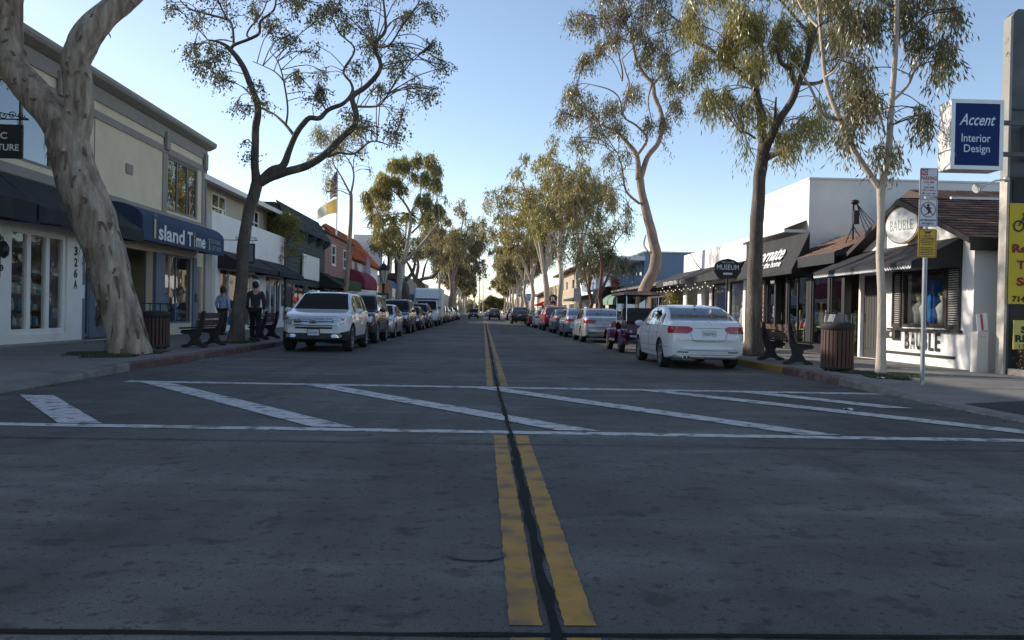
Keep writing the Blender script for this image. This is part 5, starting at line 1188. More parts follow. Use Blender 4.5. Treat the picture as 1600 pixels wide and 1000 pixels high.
def make_tree(name, label, limbs, clumps, bark, leaf, seed, ln=.13, wd=.028, droop=1.0, group=None, rough=.06, base=None, twigr=.008, dens=1.9):
    """limbs: lists of (Vector, radius); clumps: (centre, radii, leaf count)"""
    rng = np.random.default_rng(seed); r = random.Random(seed)
    b0 = base or limbs[0][0][0]
    t = thing(name, label, 'tree', (b0.x, b0.y, .15), group)
    b = MB(); nodes = []
    for i, lb in enumerate(limbs):
        sp = spline(lb, 5 if lb[0][1] > .1 else 4)
        n = 16 if lb[0][1] > .2 else (10 if lb[0][1] > .07 else 6)
        start = len(b.v); b.tube([p for p, _ in sp], [max(.006, q) for _, q in sp], n)
        k = len(sp)*n
        for j in range(start, start+k):
            q = (j-start)//n; c, rad = sp[q]; v = Vector(b.v[j]); a = (j-start) % n
            f = 1+rough*math.sin(a*2.4*2*PI/n*2+q*.45+seed)+rough*.9*math.sin(q*.9+a*1.3*2*PI/n)+r.uniform(-rough, rough)*.6
            b.v[j] = tuple(c+(v-c)*f)
        nodes += [(p, q) for p, q in sp[len(sp)//3 if i == 0 else 0:]]
    b.build('trunk', bark, t)
    tw = MB()
    N = np.array([p[:] for p, _ in nodes])
    for (c, rad, n) in clumps:
        c = Vector(c); d = N-np.array(c[:]); d[:, 2] *= .8
        cost = np.linalg.norm(d, axis=1)+np.maximum(0, N[:, 2]-c.z)*.8
        p = nodes[int(cost.argmin())][0]
        mid = p.lerp(c, .5)+Vector((r.uniform(-.1, .1), r.uniform(-.1, .1), .12))*(c-p).length
        R0 = twigr*(1+.8*min(2, (c-p).length))
        tw.tube([q for q, _ in spline([(p, R0), (mid, R0*.7), (c, R0*.4)], 3)], [R0*(1-.07*i) for i in range(7)], 5, caps=False)
        for k in range(7):
            e = c+Vector([r.uniform(-.95, .95)*rad[i] for i in range(3)]); m = c.lerp(e, .5)+Vector((0, 0, rad[2]*.22))
            s0 = mid.lerp(c, r.uniform(.3, 1))
            tw.tube([s0, m, e, e+Vector((r.uniform(-.1, .1), r.uniform(-.1, .1), -.3))*rad[2]*.6], [R0*.45, R0*.32, R0*.2, R0*.12], 3, caps=False)
    V, F = leaves_np(rng, [c for c, _, _ in clumps], [q for _, q, _ in clumps], [n*dens for _, _, n in clumps], ln, wd, droop)
    o = np_mesh('crown', V, F, leaf, t)
    tag(tw.build('twigs', TWIG, t), kind='stuff')
    return t
def traced(spec, Y, ox=0, oy=0, s=1, dd=1.0, seed=0):
    """limbs measured on the photograph at (ox + x/s, oy + y/s), set at distance Y and spread in depth"""
    r = random.Random(seed); out = []
    for i, lb in enumerate(spec):
        side = 0 if i == 0 else r.choice((-1, 1))*r.uniform(.4, 1.0)*dd
        n = len(lb); d0 = lb[0][3] if len(lb[0]) > 3 else 0
        out.append([(at(ox+q[0]/s, oy+q[1]/s, Y+(q[3] if len(q) > 3 else d0+side*k/max(1, n-1)*2.0)), q[2]) for k, q in enumerate(lb)])
    return out
def tclumps(spec, Y, ox=0, oy=0, s=1, dd=1.4, seed=0, sub=3):
    """each measured clump becomes a few overlapping ones spread in depth"""
    r = random.Random(seed+50); out = []; m = Y/FPX/s
    for (x, y, rx, ry, n) in spec:
        for k in range(sub):
            X_, Y_ = x+r.uniform(-.55, .55)*rx, y+r.uniform(-.5, .5)*ry
            c = at(ox+X_/s, oy+Y_/s, Y+r.uniform(-dd, dd)); f = r.uniform(.45, .7)
            out.append((c, (rx*m*f, rx*m*f, ry*m*f*1.1), n/sub))
    return out
# ---------------------------------------------------------------- near left, leaning mottled trunk
Y1 = 17.85
T1 = [[(203, 556, .50, 0), (199, 530, .44, 0), (186, 480, .42, 0), (171, 420, .44, 0), (152, 360, .46, 0), (131, 300, .47, 0), (113, 250, .45, 0), (104, 215, .45, 0), (98, 192, .38, 0)],
      [(104, 212, .40, 0), (72, 168, .37, .1), (37, 128, .35, .2), (18, 92, .31, .3), (14, 50, .29, .4), (17, 0, .27, .5), (24, -70, .24, .9), (10, -150, .18, 1.4), (-20, -240, .10, 1.9)],
      [(113, 215, .36, 0), (123, 170, .31, -.1), (122, 130, .30, -.2), (119, 95, .31, -.3), (132, 62, .32, -.3), (160, 28, .29, -.2), (192, 3, .25, 0), (232, -35, .21, .3), (275, -95, .16, .6), (330, -160, .09, 1)],
      [(14, 30, .22, .4), (-40, -30, .18, -.4), (-100, -90, .14, -1.2), (-150, -180, .08, -1.8)], [(232, -35, .14, .3), (250, -100, .11, -.4), (240, -190, .07, -1)],
      [(24, -80, .14, .9), (80, -140, .11, 1.6), (130, -210, .07, 2.4)]]
C1 = [(-150, -200, 90, 60, 1600), (-60, -230, 90, 60, 1600), (30, -270, 90, 60, 1600), (130, -230, 90, 60, 1600), (240, -200, 80, 60, 1600), (330, -190, 80, 50, 1400), (-120, -120, 60, 40, 900), (400, -140, 60, 45, 900), (80, -330, 90, 50, 1300), (260, -300, 80, 50, 1300)]
T1 = [[(q[0], q[1], q[2]*.93, q[3]) for q in lb] for lb in T1]
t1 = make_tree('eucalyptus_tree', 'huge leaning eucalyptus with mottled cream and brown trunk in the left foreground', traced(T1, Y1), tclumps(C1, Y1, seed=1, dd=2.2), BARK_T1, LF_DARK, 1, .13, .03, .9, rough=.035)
def flakes(b):
    r = random.Random(4); sp = [spline([(p, q) for p, q in lb], 5) for lb in traced(T1, Y1)[:3]]
    for k in range(210):
        s_ = r.choice((sp[0], sp[0], sp[0], sp[1], sp[2])); p, rad = s_[r.randrange(2, len(s_)-6)]; a = r.uniform(0, 2*PI); n = Vector((math.cos(a), math.sin(a), 0)); tdir = Vector((-n.y, n.x, 0))
        w, L = r.uniform(.012, .045), r.uniform(.10, .42)*(1 if s_ is sp[0] else .4); c = p+n*rad*1.01; out_ = r.uniform(.015, .09)
        pts = []
        for j in range(5):
            u = j/4; q = c-Vector((0, 0, L*u))+n*out_*math.sin(u*2.2)+tdir*.03*math.sin(3*u+k)
            pts += [q-tdir*w*(1-.6*u), q+tdir*w*(1-.6*u)]
        b.add(pts, [(2*j, 2*j+1, 2*j+3, 2*j+2) for j in range(4)], True)
o = mbuild(flakes, 'bark_strips', M('bark_peel', (.13, .08, .055), .9, .3, 9), t1); tag(o, kind='stuff')
# ---------------------------------------------------------------- dark spreading tree by the left benches (measured on a 3.333x enlargement at 260, 0)
Y2 = 24.7; z2 = dict(ox=260, oy=0, s=3.333)
T2 = [[(368-260, 540, .27), (372-260, 500, .20), (377-260, 440, .175), (381-260, 380, .17), (389-260, 330, .165), (398-260, 300, .17), (403-260, 285, .165)]]
T2 = [[(x*3.333, y*3.333, r, 0) for x, y, r in T2[0]],
      [(470, 965, .14), (462, 880, .12), (462, 760, .11), (465, 660, .105), (477, 560, .10), (440, 450, .09), (400, 350, .08), (340, 265, .07), (280, 222, .04), (215, 208, .02)],
      [(340, 265, .05), (350, 235, .05), (440, 200, .045), (485, 170, .04), (490, 110, .035), (560, 50, .03), (572, -40, .02)],
      [(350, 235, .04), (345, 150, .035), (320, 105, .035), (200, 70, .03), (110, 40, .025), (50, -30, .018)], [(320, 105, .03), (290, 50, .026), (262, -20, .02)],
      [(440, 200, .03), (420, 185, .03), (435, 145, .026), (500, 65, .022), (535, -30, .016)],
      [(478, 955, .13), (545, 890, .125), (605, 865, .11), (640, 780, .09), (670, 710, .085), (710, 648, .08), (745, 615, .075), (800, 614, .07), (845, 570, .065), (920, 540, .06), (968, 482, .05), (960, 430, .035), (922, 370, .032), (975, 280, .028), (970, 235, .024), (900, 170, .02), (860, 80, .014)],
      [(668, 712, .05), (622, 650, .045), (570, 602, .035), (535, 582, .03), (495, 565, .022)], [(622, 650, .035), (632, 560, .03), (610, 420, .026), (580, 320, .018), (540, 270, .012)],
      [(490, 950, .14), (560, 915, .13), (640, 890, .125), (740, 860, .115), (830, 800, .105), (920, 710, .095), (978, 655, .09), (985, 580, .085), (968, 505, .08), (1035, 455, .075), (1108, 372, .065), (1110, 312, .06), (1080, 250, .055), (1102, 208, .05), (1142, 150, .04), (1130, 0, .028), (1120, -90, .02)],
      [(1085, 240, .04), (1160, 235, .032), (1230, 130, .025), (1310, 20, .018), (1350, -60, .012)], [(845, 815, .045), (900, 795, .04), (980, 800, .034), (1070, 735, .028), (1170, 760, .016)],
      [(988, 555, .035), (1080, 555, .03), (1120, 540, .024), (1155, 488, .015)], [(610, 420, .02), (560, 370, .016), (450, 320, .01)]]
C2 = [(110, 260, 60, 50, 220), (180, 330, 70, 70, 420), (260, 270, 90, 60, 380), (300, 380, 70, 60, 360), (40, 30, 70, 40, 160), (170, 90, 70, 60, 240), (330, 60, 60, 60, 140), (450, 40, 60, 50, 260), (560, 120, 90, 60, 360), (620, 190, 80, 50, 260),
      (690, 30, 80, 60, 300), (800, 70, 100, 70, 560), (880, 20, 60, 60, 280), (470, 470, 60, 60, 190), (390, 530, 60, 45, 200), (520, 540, 40, 30, 90), (690, 390, 50, 50, 230), (780, 260, 60, 70, 120), (830, 370, 60, 50, 120), (960, 110, 70, 60, 280),
      (1060, 180, 90, 90, 560), (1010, 340, 70, 60, 240), (1180, 330, 80, 80, 330), (1230, 260, 80, 60, 260), (1120, 450, 70, 50, 240), (1290, 90, 90, 70, 330), (1380, 40, 60, 60, 230), (1290, 440, 50, 80, 220), (1390, 260, 55, 70, 200), (1440, 350, 45, 50, 160),
      (1380, 490, 45, 70, 220), (1210, 580, 55, 60, 200), (1180, 680, 80, 60, 330), (1060, 650, 80, 60, 330), (820, 460, 70, 50, 230), (780, 520, 70, 50, 200), (960, 580, 80, 60, 200), (420, 800, 35, 40, 110), (400, 740, 25, 25, 40), (1030, 60, 60, 60, 240), (960, 790, 60, 30, 60), (250, -60, 200, 60, 500), (600, -70, 200, 60, 600), (1000, -80, 220, 60, 700), (1300, -80, 120, 60, 400)]
make_tree('spreading_tree', 'dark-trunked spreading tree with thin open crown beside the left benches', traced(T2, Y2, seed=3, dd=.9, **z2), tclumps(C2, Y2, seed=2, dd=1.6, sub=4, **z2), BARK_DK, LF_DARK, 2, .10, .042, .6, rough=.05, dens=1.35)
# ---------------------------------------------------------------- slim two-stemmed pale tree on the right (enlargement 2.5x at 1060, 0)
z6 = dict(ox=1060, oy=0, s=2.5); Y4 = 15.4
T4 = [[(788, 1470, .13, 0), (791, 1420, .10, 0), (794, 1200, .078, 0), (788, 1000, .072, 0), (791, 850, .07, 0), (790, 722, .078, 0)],
      [(790, 735, .062), (818, 620, .06), (830, 450, .055), (841, 300, .05), (850, 150, .046), (853, 0, .04), (850, -120, .034), (865, -260, .025), (850, -380, .014)],
      [(786, 735, .058), (700, 610, .054), (640, 490, .05), (592, 370, .046), (570, 280, .042), (556, 130, .036), (545, 0, .03), (520, -120, .024), (530, -240, .014)],
      [(622, 468, .034), (560, 440, .032), (520, 350, .026), (460, 260, .018), (410, 220, .01)], [(835, 395, .03), (905, 320, .026), (920, 225, .02), (860, 170, .014)], [(852, 155, .03), (930, 95, .026), (1000, 10, .018), (1060, -60, .012)],
      [(808, 525, .02), (788, 450, .016), (780, 420, .01)], [(575, 300, .02), (615, 270, .016), (648, 205, .01)], [(545, 105, .022), (500, 60, .018), (465, 0, .012)], [(905, 320, .016), (900, 290, .012), (870, 285, .008)]]
C4 = [(775, 575, 32, 36, 300), (845, 565, 26, 40, 280), (665, 490, 36, 55, 520), (955, 425, 42, 34, 420), (975, 465, 20, 25, 110), (1040, 170, 46, 80, 650), (950, 120, 46, 60, 560), (1010, 230, 30, 35, 240), (700, 60, 70, 55, 900), (640, 40, 50, 50, 600), (790, 80, 50, 60, 600), (740, 330, 80, 80, 600),
      (700, 240, 70, 60, 650), (760, 390, 50, 45, 450), (690, 370, 45, 45, 380), (880, 30, 70, 40, 520), (1060, 20, 50, 45, 480), (820, -60, 120, 60, 900), (600, -60, 110, 60, 900), (960, -70, 110, 60, 800), (860, -220, 130, 70, 900), (560, -200, 110, 70, 800), (1090, 30, 25, 40, 160)]
make_tree('eucalyptus_tree', 'slim pale two-stemmed eucalyptus rising from the grass patch on the right pavement', traced(T4, Y4, seed=6, dd=.7, **z6), tclumps(C4, Y4, seed=4, dd=1.0, **z6), BARK_PALE, LF_MID, 4, .15, .026, 1.25, rough=.04, dens=1.2)
# ---------------------------------------------------------------- straight dark trunk with hanging crown behind the white sedan
Y3 = 22.4
T3 = [[(290, 1400, .31, 0), (296, 1290, .23, 0), (300, 1000, .185, 0), (308, 850, .175, 0), (316, 720, .165, 0), (324, 640, .165, 0), (338, 565, .17, 0)],
      [(334, 585, .13), (326, 520, .12), (322, 450, .115), (305, 370, .11), (290, 330, .09), (235, 280, .075), (180, 240, .065), (120, 190, .055), (60, 160, .045), (30, 120, .04), (0, 85, .03), (-60, 40, .02)],
      [(342, 580, .13), (380, 490, .105), (440, 400, .095), (470, 320, .09), (500, 250, .08), (522, 150, .072), (560, 60, .06), (600, 0, .07), (660, -90, .05), (700, -180, .03)],
      [(463, 335, .08), (430, 270, .07), (400, 240, .055), (380, 170, .04)], [(332, 628, .08), (370, 605, .08), (400, 590, .075), (410, 562, .06), (400, 545, .02)], [(475, 325, .06), (540, 325, .055), (580, 300, .04), (645, 215, .03)],
      [(300, 350, .06), (325, 295, .05), (330, 200, .04), (300, 80, .03)], [(380, 490, .04), (378, 430, .035), (382, 380, .02)], [(300, 540, .03), (260, 515, .025), (245, 520, .015)], [(180, 240, .04), (230, 140, .03), (260, 40, .02)], [(522, 150, .05), (450, 60, .04), (380, -20, .03)]]
C3 = [(200, 60, 80, 75, 1500), (290, 80, 90, 80, 1900), (380, 110, 70, 75, 1300), (230, 180, 80, 60, 1200), (320, 220, 80, 60, 1200), (130, 370, 50, 34, 620), (200, 340, 45, 50, 620), (265, 390, 55, 45, 560), (320, 420, 36, 50, 340), (430, 530, 70, 46, 900), (480, 470, 60, 50, 700), (390, 450, 45, 45, 330),
      (560, 480, 50, 50, 480), (60, 80, 60, 70, 900), (90, 200, 60, 40, 520), (50, 260, 50, 30, 360), (460, 180, 50, 55, 520), (550, 120, 60, 70, 620), (620, 110, 60, 70, 700), (640, 300, 60, 60, 480), (560, 390, 50, 30, 300), (250, 480, 26, 36, 130), (260, 570, 26, 30, 90), (250, -60, 150, 70, 1300), (420, -80, 140, 70, 1200), (560, -60, 110, 70, 1000), (90, -40, 90, 60, 700)]
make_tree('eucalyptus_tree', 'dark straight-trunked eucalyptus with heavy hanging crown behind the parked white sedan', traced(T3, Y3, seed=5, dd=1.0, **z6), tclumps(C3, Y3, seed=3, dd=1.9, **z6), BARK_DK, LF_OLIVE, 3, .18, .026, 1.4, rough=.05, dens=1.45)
# ---------------------------------------------------------------- bent tan trunk farther right (3.571x at 860, 0)
z5 = dict(ox=860, oy=0, s=3.571); Y5 = 38.7
P5 = lambda x, y: ((x-860)*3.571, y*3.571)
T5 = [[(*P5(1000, 545), .34, 0), (*P5(1001, 500), .27, 0), (*P5(1003, 465), .27, 0), (*P5(1013, 440), .27, 0), (*P5(1023, 418), .27, 0), (*P5(1025, 396), .255, 0), (*P5(1019, 368), .23, 0), (*P5(1012, 340), .21, 0), (*P5(1004, 305), .18, 0), (*P5(1000, 280), .18, 0)],
      [(502, 1000, .13), (540, 880, .125), (600, 800, .115), (625, 700, .11), (615, 620, .105), (582, 540, .10), (570, 470, .095), (520, 410, .08), (480, 330, .06), (440, 180, .045), (380, 50, .03)],
      [(490, 1000, .14), (482, 870, .12), (432, 800, .095), (370, 735, .08), (300, 702, .06), (200, 610, .04), (120, 560, .02)], [(482, 870, .07), (540, 775, .065), (480, 700, .05), (405, 640, .045), (440, 480, .04), (420, 400, .03), (400, 330, .02)],
      [(575, 470, .07), (640, 390, .05), (660, 320, .04), (760, 260, .03)], [(400, 640, .04), (385, 550, .035), (330, 500, .028), (220, 470, .018)], [(400, 450, .04), (400, 390, .04), (370, 250, .03), (360, 150, .02)],
      [(*P5(999, 318), .06), (*P5(978, 298), .055), (*P5(972, 262), .04), (*P5(964, 238), .02)], [(*P5(1012, 393), .05), (*P5(1006, 382), .045), (*P5(1009, 367), .03)], [(570, 460, .05), (545, 560, .03), (560, 650, .02)]]
C5 = [(150, 60, 70, 70, 420), (230, 110, 70, 60, 420), (330, 80, 80, 70, 520), (430, 60, 80, 70, 520), (540, 60, 90, 70, 620), (640, 60, 80, 70, 500), (200, 330, 70, 60, 480), (270, 270, 70, 60, 480), (360, 200, 80, 60, 480), (480, 170, 90, 70, 620), (590, 210, 90, 80, 700), (700, 150, 90, 70, 520),
      (110, 500, 70, 60, 560), (200, 560, 80, 60, 620), (80, 620, 50, 50, 330), (260, 640, 80, 60, 520), (330, 560, 80, 60, 480), (430, 500, 80, 50, 480), (520, 330, 70, 60, 480), (620, 340, 70, 70, 560), (700, 470, 60, 80, 760), (680, 560, 60, 60, 430), (150, 770, 40, 70, 330), (270, 740, 60, 60, 420), (380, 680, 70, 50, 430), (530, 650, 50, 60, 300),
      (330, 870, 50, 40, 230), (420, 840, 40, 40, 180), (650, 660, 50, 50, 330), (635, 800, 10, 50, 40), (380, 960, 40, 30, 110), (*P5(958, 300), 60, 40, 260), (*P5(985, 322), 40, 40, 180), (300, -70, 200, 70, 900), (560, -70, 180, 70, 900)]
make_tree('eucalyptus_tree', 'bent tan-trunked eucalyptus leaning over the purple cart on the right side', traced(T5, Y5, seed=9, dd=1.4, **z5), tclumps(C5, Y5, seed=5, dd=2.6, **z5), BARK_TAN, LF_MID, 5, .19, .042, 1.1, rough=.04, dens=1.5)
# ---------------------------------------------------------------- left mid-distance trees (3.571x at 400, 220)
zl = dict(ox=400, oy=220, s=3.571)
T6 = [[(498, 1080, .20, 0), (500, 900, .14, 0), (512, 700, .12, 0), (524, 520, .105, 0), (531, 380, .095, 0), (529, 295, .09, 0)], [(529, 300, .06), (546, 200, .05), (530, 130, .04), (490, 75, .025), (460, 30, .015)], [(527, 298, .06), (470, 190, .045), (430, 120, .035), (440, 50, .02)], [(546, 200, .03), (548, 90, .02), (600, 20, .012)]]
C6 = [(400, 215, 40, 26, 240), (400, 120, 26, 30, 110), (640, 160, 8, 40, 36), (305, 75, 20, 36, 150), (590, 30, 40, 30, 100), (430, -50, 110, 80, 800), (540, -60, 70, 80, 500), (370, -60, 60, 60, 330), (460, 20, 60, 40, 260), (395, 280, 6, 14, 14)]
make_tree('slender_tree', 'slender grey-trunked tree before the green awning on the left side', traced(T6, 44, seed=4, dd=.6, **zl), tclumps(C6, 44, seed=6, dd=1.3, **zl), BARK_TAN, LF_OLIVE, 6, .17, .035, 1.2)
T7 = [[(785, 1010, .36, 0), (795, 880, .28, 0), (802, 780, .25, 0), (808, 690, .25, 0)], [(806, 700, .16), (760, 610, .14), (712, 500, .12), (690, 420, .09), (660, 360, .05)], [(812, 700, .17), (850, 550, .14), (860, 410, .12), (795, 305, .08), (740, 270, .05)], [(860, 410, .08), (905, 330, .06), (922, 260, .04), (900, 170, .03)], [(815, 695, .15), (920, 580, .12), (1000, 480, .09), (1022, 420, .05), (1000, 250, .03)], [(868, 515, .09), (990, 385, .06), (1010, 300, .03)], [(795, 305, .05), (820, 200, .04), (830, 130, .03)]]
C7 = [(640, 290, 44, 50, 800), (625, 340, 30, 40, 420), (700, 260, 56, 60, 1000), (720, 200, 50, 50, 800), (780, 130, 56, 44, 800), (850, 110, 46, 44, 620), (790, 230, 46, 50, 560), (890, 90, 36, 40, 400), (980, 90, 44, 50, 560), (1010, 160, 40, 50, 480), (930, 180, 46, 50, 560), (880, 190, 24, 30, 200), (1000, 250, 40, 60, 600), (950, 320, 40, 50, 520), (900, 330, 20, 44, 220), (1010, 370, 36, 50, 460), (950, 420, 40, 40, 330), (720, 350, 46, 30, 330), (700, 430, 40, 40, 300), (740, 480, 60, 40, 380), (690, 520, 50, 44, 360), (740, 560, 60, 40, 330), (800, 420, 50, 40, 130), (1060, 310, 10, 20, 40), (660, 480, 30, 30, 150)]
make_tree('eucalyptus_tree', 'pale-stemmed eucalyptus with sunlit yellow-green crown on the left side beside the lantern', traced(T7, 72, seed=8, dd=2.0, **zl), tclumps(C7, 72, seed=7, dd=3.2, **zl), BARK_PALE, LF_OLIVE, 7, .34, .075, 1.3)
T8 = [[(850, 1010, .62, 0), (835, 880, .52, 0), (815, 805, .48, 0), (785, 765, .42, 0), (730, 755, .30, 0), (708, 735, .26, 0), (720, 712, .22, 0), (745, 705, .14, 0)], [(795, 775, .30), (788, 700, .26), (795, 620, .20), (800, 540, .12)], [(735, 720, .14), (740, 650, .12), (720, 560, .06)], [(810, 800, .22), (870, 740, .16), (890, 660, .1), (880, 600, .05)]]
C8 = [(760, 600, 70, 40, 360), (840, 560, 70, 40, 360), (680, 560, 50, 40, 300), (900, 610, 60, 40, 300), (780, 520, 70, 40, 330)]
make_tree('coral_tree', 'dark thick-trunked tree with hooked limb behind the pale-stemmed eucalyptus', traced(T8, 79, seed=2, dd=1.5, **zl), tclumps(C8, 79, seed=8, dd=3, **zl), BARK_DK, LF_MID, 8, .34, .08, 1.0)
T9 = [[(960, 960, .55, 0), (935, 850, .46, 0), (905, 790, .42, 0), (880, 770, .30, 0)], [(890, 780, .24), (870, 730, .2), (850, 690, .14), (830, 660, .08)], [(905, 790, .26), (930, 770, .22), (985, 760, .18), (1020, 720, .1)], [(890, 775, .22), (905, 700, .18), (895, 640, .1)], [(930, 770, .16), (940, 710, .12), (960, 660, .06)]]
C9 = [(870, 600, 60, 40, 300), (960, 600, 70, 40, 330), (1020, 660, 50, 40, 240), (820, 620, 40, 30, 180), (920, 550, 60, 40, 260)]
make_tree('coral_tree', 'dark twisting tree with crooked limbs behind the white box truck', traced(T9, 100, seed=3, dd=1.5, **zl), tclumps(C9, 100, seed=9, dd=3, **zl), BARK_DK, LF_MID, 9, .40, .10, 1.0)
# ---------------------------------------------------------------- grown trees for the rest of both rows
def grown(name, label, x, y, h, w, seed, bark, leaf, fork=.38, rad=.22, n=3400, ln=.34, wd=.08, stems=4, lean=0.0, group='street trees down the avenue', low=.45, droop=1.1):
    r = random.Random(seed); base = Vector((x, y, .1)); limbs = []
    fk = base+Vector((lean*h*fork, r.uniform(-.3, .3), h*fork))
    limbs.append([(base, rad*1.25), (base.lerp(fk, .35)+Vector((r.uniform(-.2, .2), 0, 0)), rad), (base.lerp(fk, .7)+Vector((r.uniform(-.25, .25), 0, 0)), rad*.9), (fk, rad*.85)])
    tips = []
    for k in range(stems):
        a = 2*PI*(k+r.uniform(-.3, .3))/stems; reach = w*r.uniform(.45, .95)
        tip = base+Vector((lean*h+reach*math.cos(a), reach*math.sin(a)*.8, h*r.uniform(.78, .97)))
        m1 = fk.lerp(tip, .35)+Vector((r.uniform(-.3, .3), r.uniform(-.3, .3), .05*h)); m2 = fk.lerp(tip, .7)+Vector((r.uniform(-.4, .4), r.uniform(-.4, .4), .02*h))
        limbs.append([(fk-Vector((0, 0, .1)), rad*.6), (m1, rad*.45), (m2, rad*.28), (tip, rad*.1)]); tips += [m1.lerp(m2, .5), m2, tip]
        for j in range(2):
            s_ = m1.lerp(m2, r.uniform(0, 1)); b_ = a+r.uniform(-1.4, 1.4); e = s_+Vector((math.cos(b_), math.sin(b_), r.uniform(-.1, .7)))*w*r.uniform(.35, .6)
            limbs.append([(s_, rad*.3), (s_.lerp(e, .5)+Vector((0, 0, .1*w)), rad*.2), (e, rad*.07)]); tips.append(e)
    cl = []
    for t_ in tips:
        for k in range(3):
            c = t_+Vector((r.gauss(0, .22*w), r.gauss(0, .22*w), r.gauss(0, .05*h))); q = r.uniform(.10, .19)*w
            if c.z < h*low: continue
            cl.append((c, (q, q, q*1.15), n/len(tips)/3))
    return make_tree(name, label, limbs, cl, bark, leaf, seed, ln, wd, droop, group, base=base, twigr=.014)
KR, KL = 7.35, -7.3
G = [('reddish forked tree with dark crown next to the silver sedan on the right', KR, 53, 7.6, 2.2, BARK_RED, LF_DARK, .30, .17, 3600, .2, .05, 3),
     ('short reddish-stemmed tree just behind the reddish forked tree on the right', KR, 58, 7.6, 2.2, BARK_RED, LF_MID, .35, .15, 3000, .22, .05, 3),
     ('slender pale wavy-stemmed eucalyptus in the tall right-hand cluster', KR, 64, 13.4, 2.6, BARK_PALE, LF_FAR, .45, .17, 4200, .30, .07, 3),
     ('tall pale eucalyptus in the middle of the right-hand cluster', KR, 80, 17.2, 4.2, BARK_PALE, LF_OLIVE, .36, .26, 6500, .36, .085, 5),
     ('tall thick white-trunked eucalyptus at the left of the right-hand cluster', KR-.1, 95, 18.6, 5.6, BARK_PALE, LF_OLIVE, .30, .36, 8000, .42, .10, 6),
     ('pale eucalyptus leaning over the road behind the right-hand cluster', KR-.4, 116, 15.5, 5.0, BARK_PALE, LF_FAR, .34, .3, 5500, .45, .11, 5),
     ('twin-looking pale trunk tree beside the blue parking sign on the right', KR-.1, 140, 15.5, 4.6, BARK_PALE, LF_FAR, .38, .28, 4800, .5, .13, 4),
     ('pale trunk tree one past the blue parking sign on the right', KR, 160, 14.5, 4.6, BARK_PALE, LF_FAR, .38, .28, 4600, .55, .14, 4),
     ('big leaning brown-crowned eucalyptus far down the left side', KL+.6, 165, 22.0, 7.2, BARK_TAN, LF_FAR, .30, .5, 10000, .60, .15, 6),
     ('pale thin eucalyptus in front of the big leaning one on the left', KL, 132, 13.5, 3.4, BARK_PALE, LF_FAR, .45, .22, 3000, .5, .12, 4),
     ('rounded grey-green eucalyptus behind the big leaning one on the left', KL, 196, 19.0, 6.4, BARK_TAN, LF_MID, .3, .4, 7000, .65, .17, 6)]
for i, (lab, x, y, h, w, bk_, lf, fk, rd, n, ln, wd, st) in enumerate(G):
    grown('eucalyptus_tree', lab, x, y, h, w, 100+i, bk_, lf, fk, rd, n, ln, wd, st, lean=(-.05 if x > 0 else .05) if y > 90 else 0)
names = ['first', 'second', 'third', 'fourth', 'fifth', 'sixth']
for side, nm in ((1, 'right'), (-1, 'left')):
    for k in range(6):
        y = (182+24*k) if side > 0 else (222+26*k)
        grown('eucalyptus_tree', '%s of the small far pale-trunked trees at the end of the %s row' % (names[k], nm), (KR if side > 0 else KL), y, 13.0+2*((k*7) % 3), 3.7, 300+k*2+side, BARK_PALE, LF_FAR, .4, .3, 2600, .8, .22, 4)
# small olive tree by the dark board building, hedge shrub, distant trees and palms
Y10 = 46
T10 = [[(165, 1000, .10, 0), (165, 850, .07, 0), (160, 700, .06, 0), (160, 560, .05, 0)], [(160, 600, .04), (120, 520, .03), (90, 460, .02)], [(160, 590, .04), (200, 500, .03), (220, 440, .02)], [(160, 570, .04), (165, 460, .03), (170, 400, .015)]]
C10 = [(110, 430, 50, 50, 900), (180, 410, 60, 44, 1000), (230, 460, 40, 50, 700), (90, 510, 44, 44, 650), (160, 500, 60, 50, 900), (230, 540, 40, 44, 500), (150, 590, 60, 44, 420), (120, 640, 44, 40, 130), (210, 620, 44, 44, 160), (250, 650, 24, 30, 50)]
make_tree('small_tree', 'small round olive-green tree in front of the dark green board building', traced(T10, Y10, seed=3, dd=.5, **zl), tclumps(C10, Y10, seed=10, dd=1.1, **zl), BARK_DK, LF_BRIGHT, 10, .10, .035, .5)
def shrub(label, c, r, n, leaf, seed, ln=.07, wd=.03, name='shrub'):
    rng = np.random.default_rng(seed); rr = random.Random(seed)
    t = thing(name, label, 'shrub', (c[0], c[1], .15)); c = Vector(c)
    cs = [c+Vector((rr.uniform(-.6, .6)*r[0], rr.uniform(-.6, .6)*r[1], rr.uniform(-.6, .6)*r[2])) for _ in range(14)]
    V, F = leaves_np(rng, cs, [tuple(x*.45 for x in r)]*14, [n/14]*14, ln, wd, .2)
    np_mesh('foliage', V, F, leaf, t)
    mbuild(lambda b: [b.tube([(c.x+rr.uniform(-.2, .2)*r[0], c.y+rr.uniform(-.2, .2)*r[1], .15), q], [.014, .006], 5) for q in cs], 'stems', TWIG, t)
shrub('yellow-green hedge shrub at the end of the long black awning', (9.6, 42.3, 1.5), (.45, .6, 1.2), 4200, LF_BRIGHT, 31, .08, .04)
shrub('small reddish shrub under the yellow banner at the right border', (10.62, 15.72, .52), (.36, .16, .30), 1500, leaf_mat('leaf_reddish', (.05, .05, .02), (.16, .075, .035), .3), 32, .05, .022)
shrub('second small shrub farther right under the yellow banner', (11.35, 15.74, .5), (.4, .16, .28), 1300, LF_MID, 33, .05, .022)
shrub('flower box plant with red blossom behind the bent tan trunk', (9.1, 57.6, 3.55), (.35, .35, .4), 500, leaf_mat('leaf_blossom', (.06, .08, .02), (.45, .03, .05), .3), 34, .10, .07)
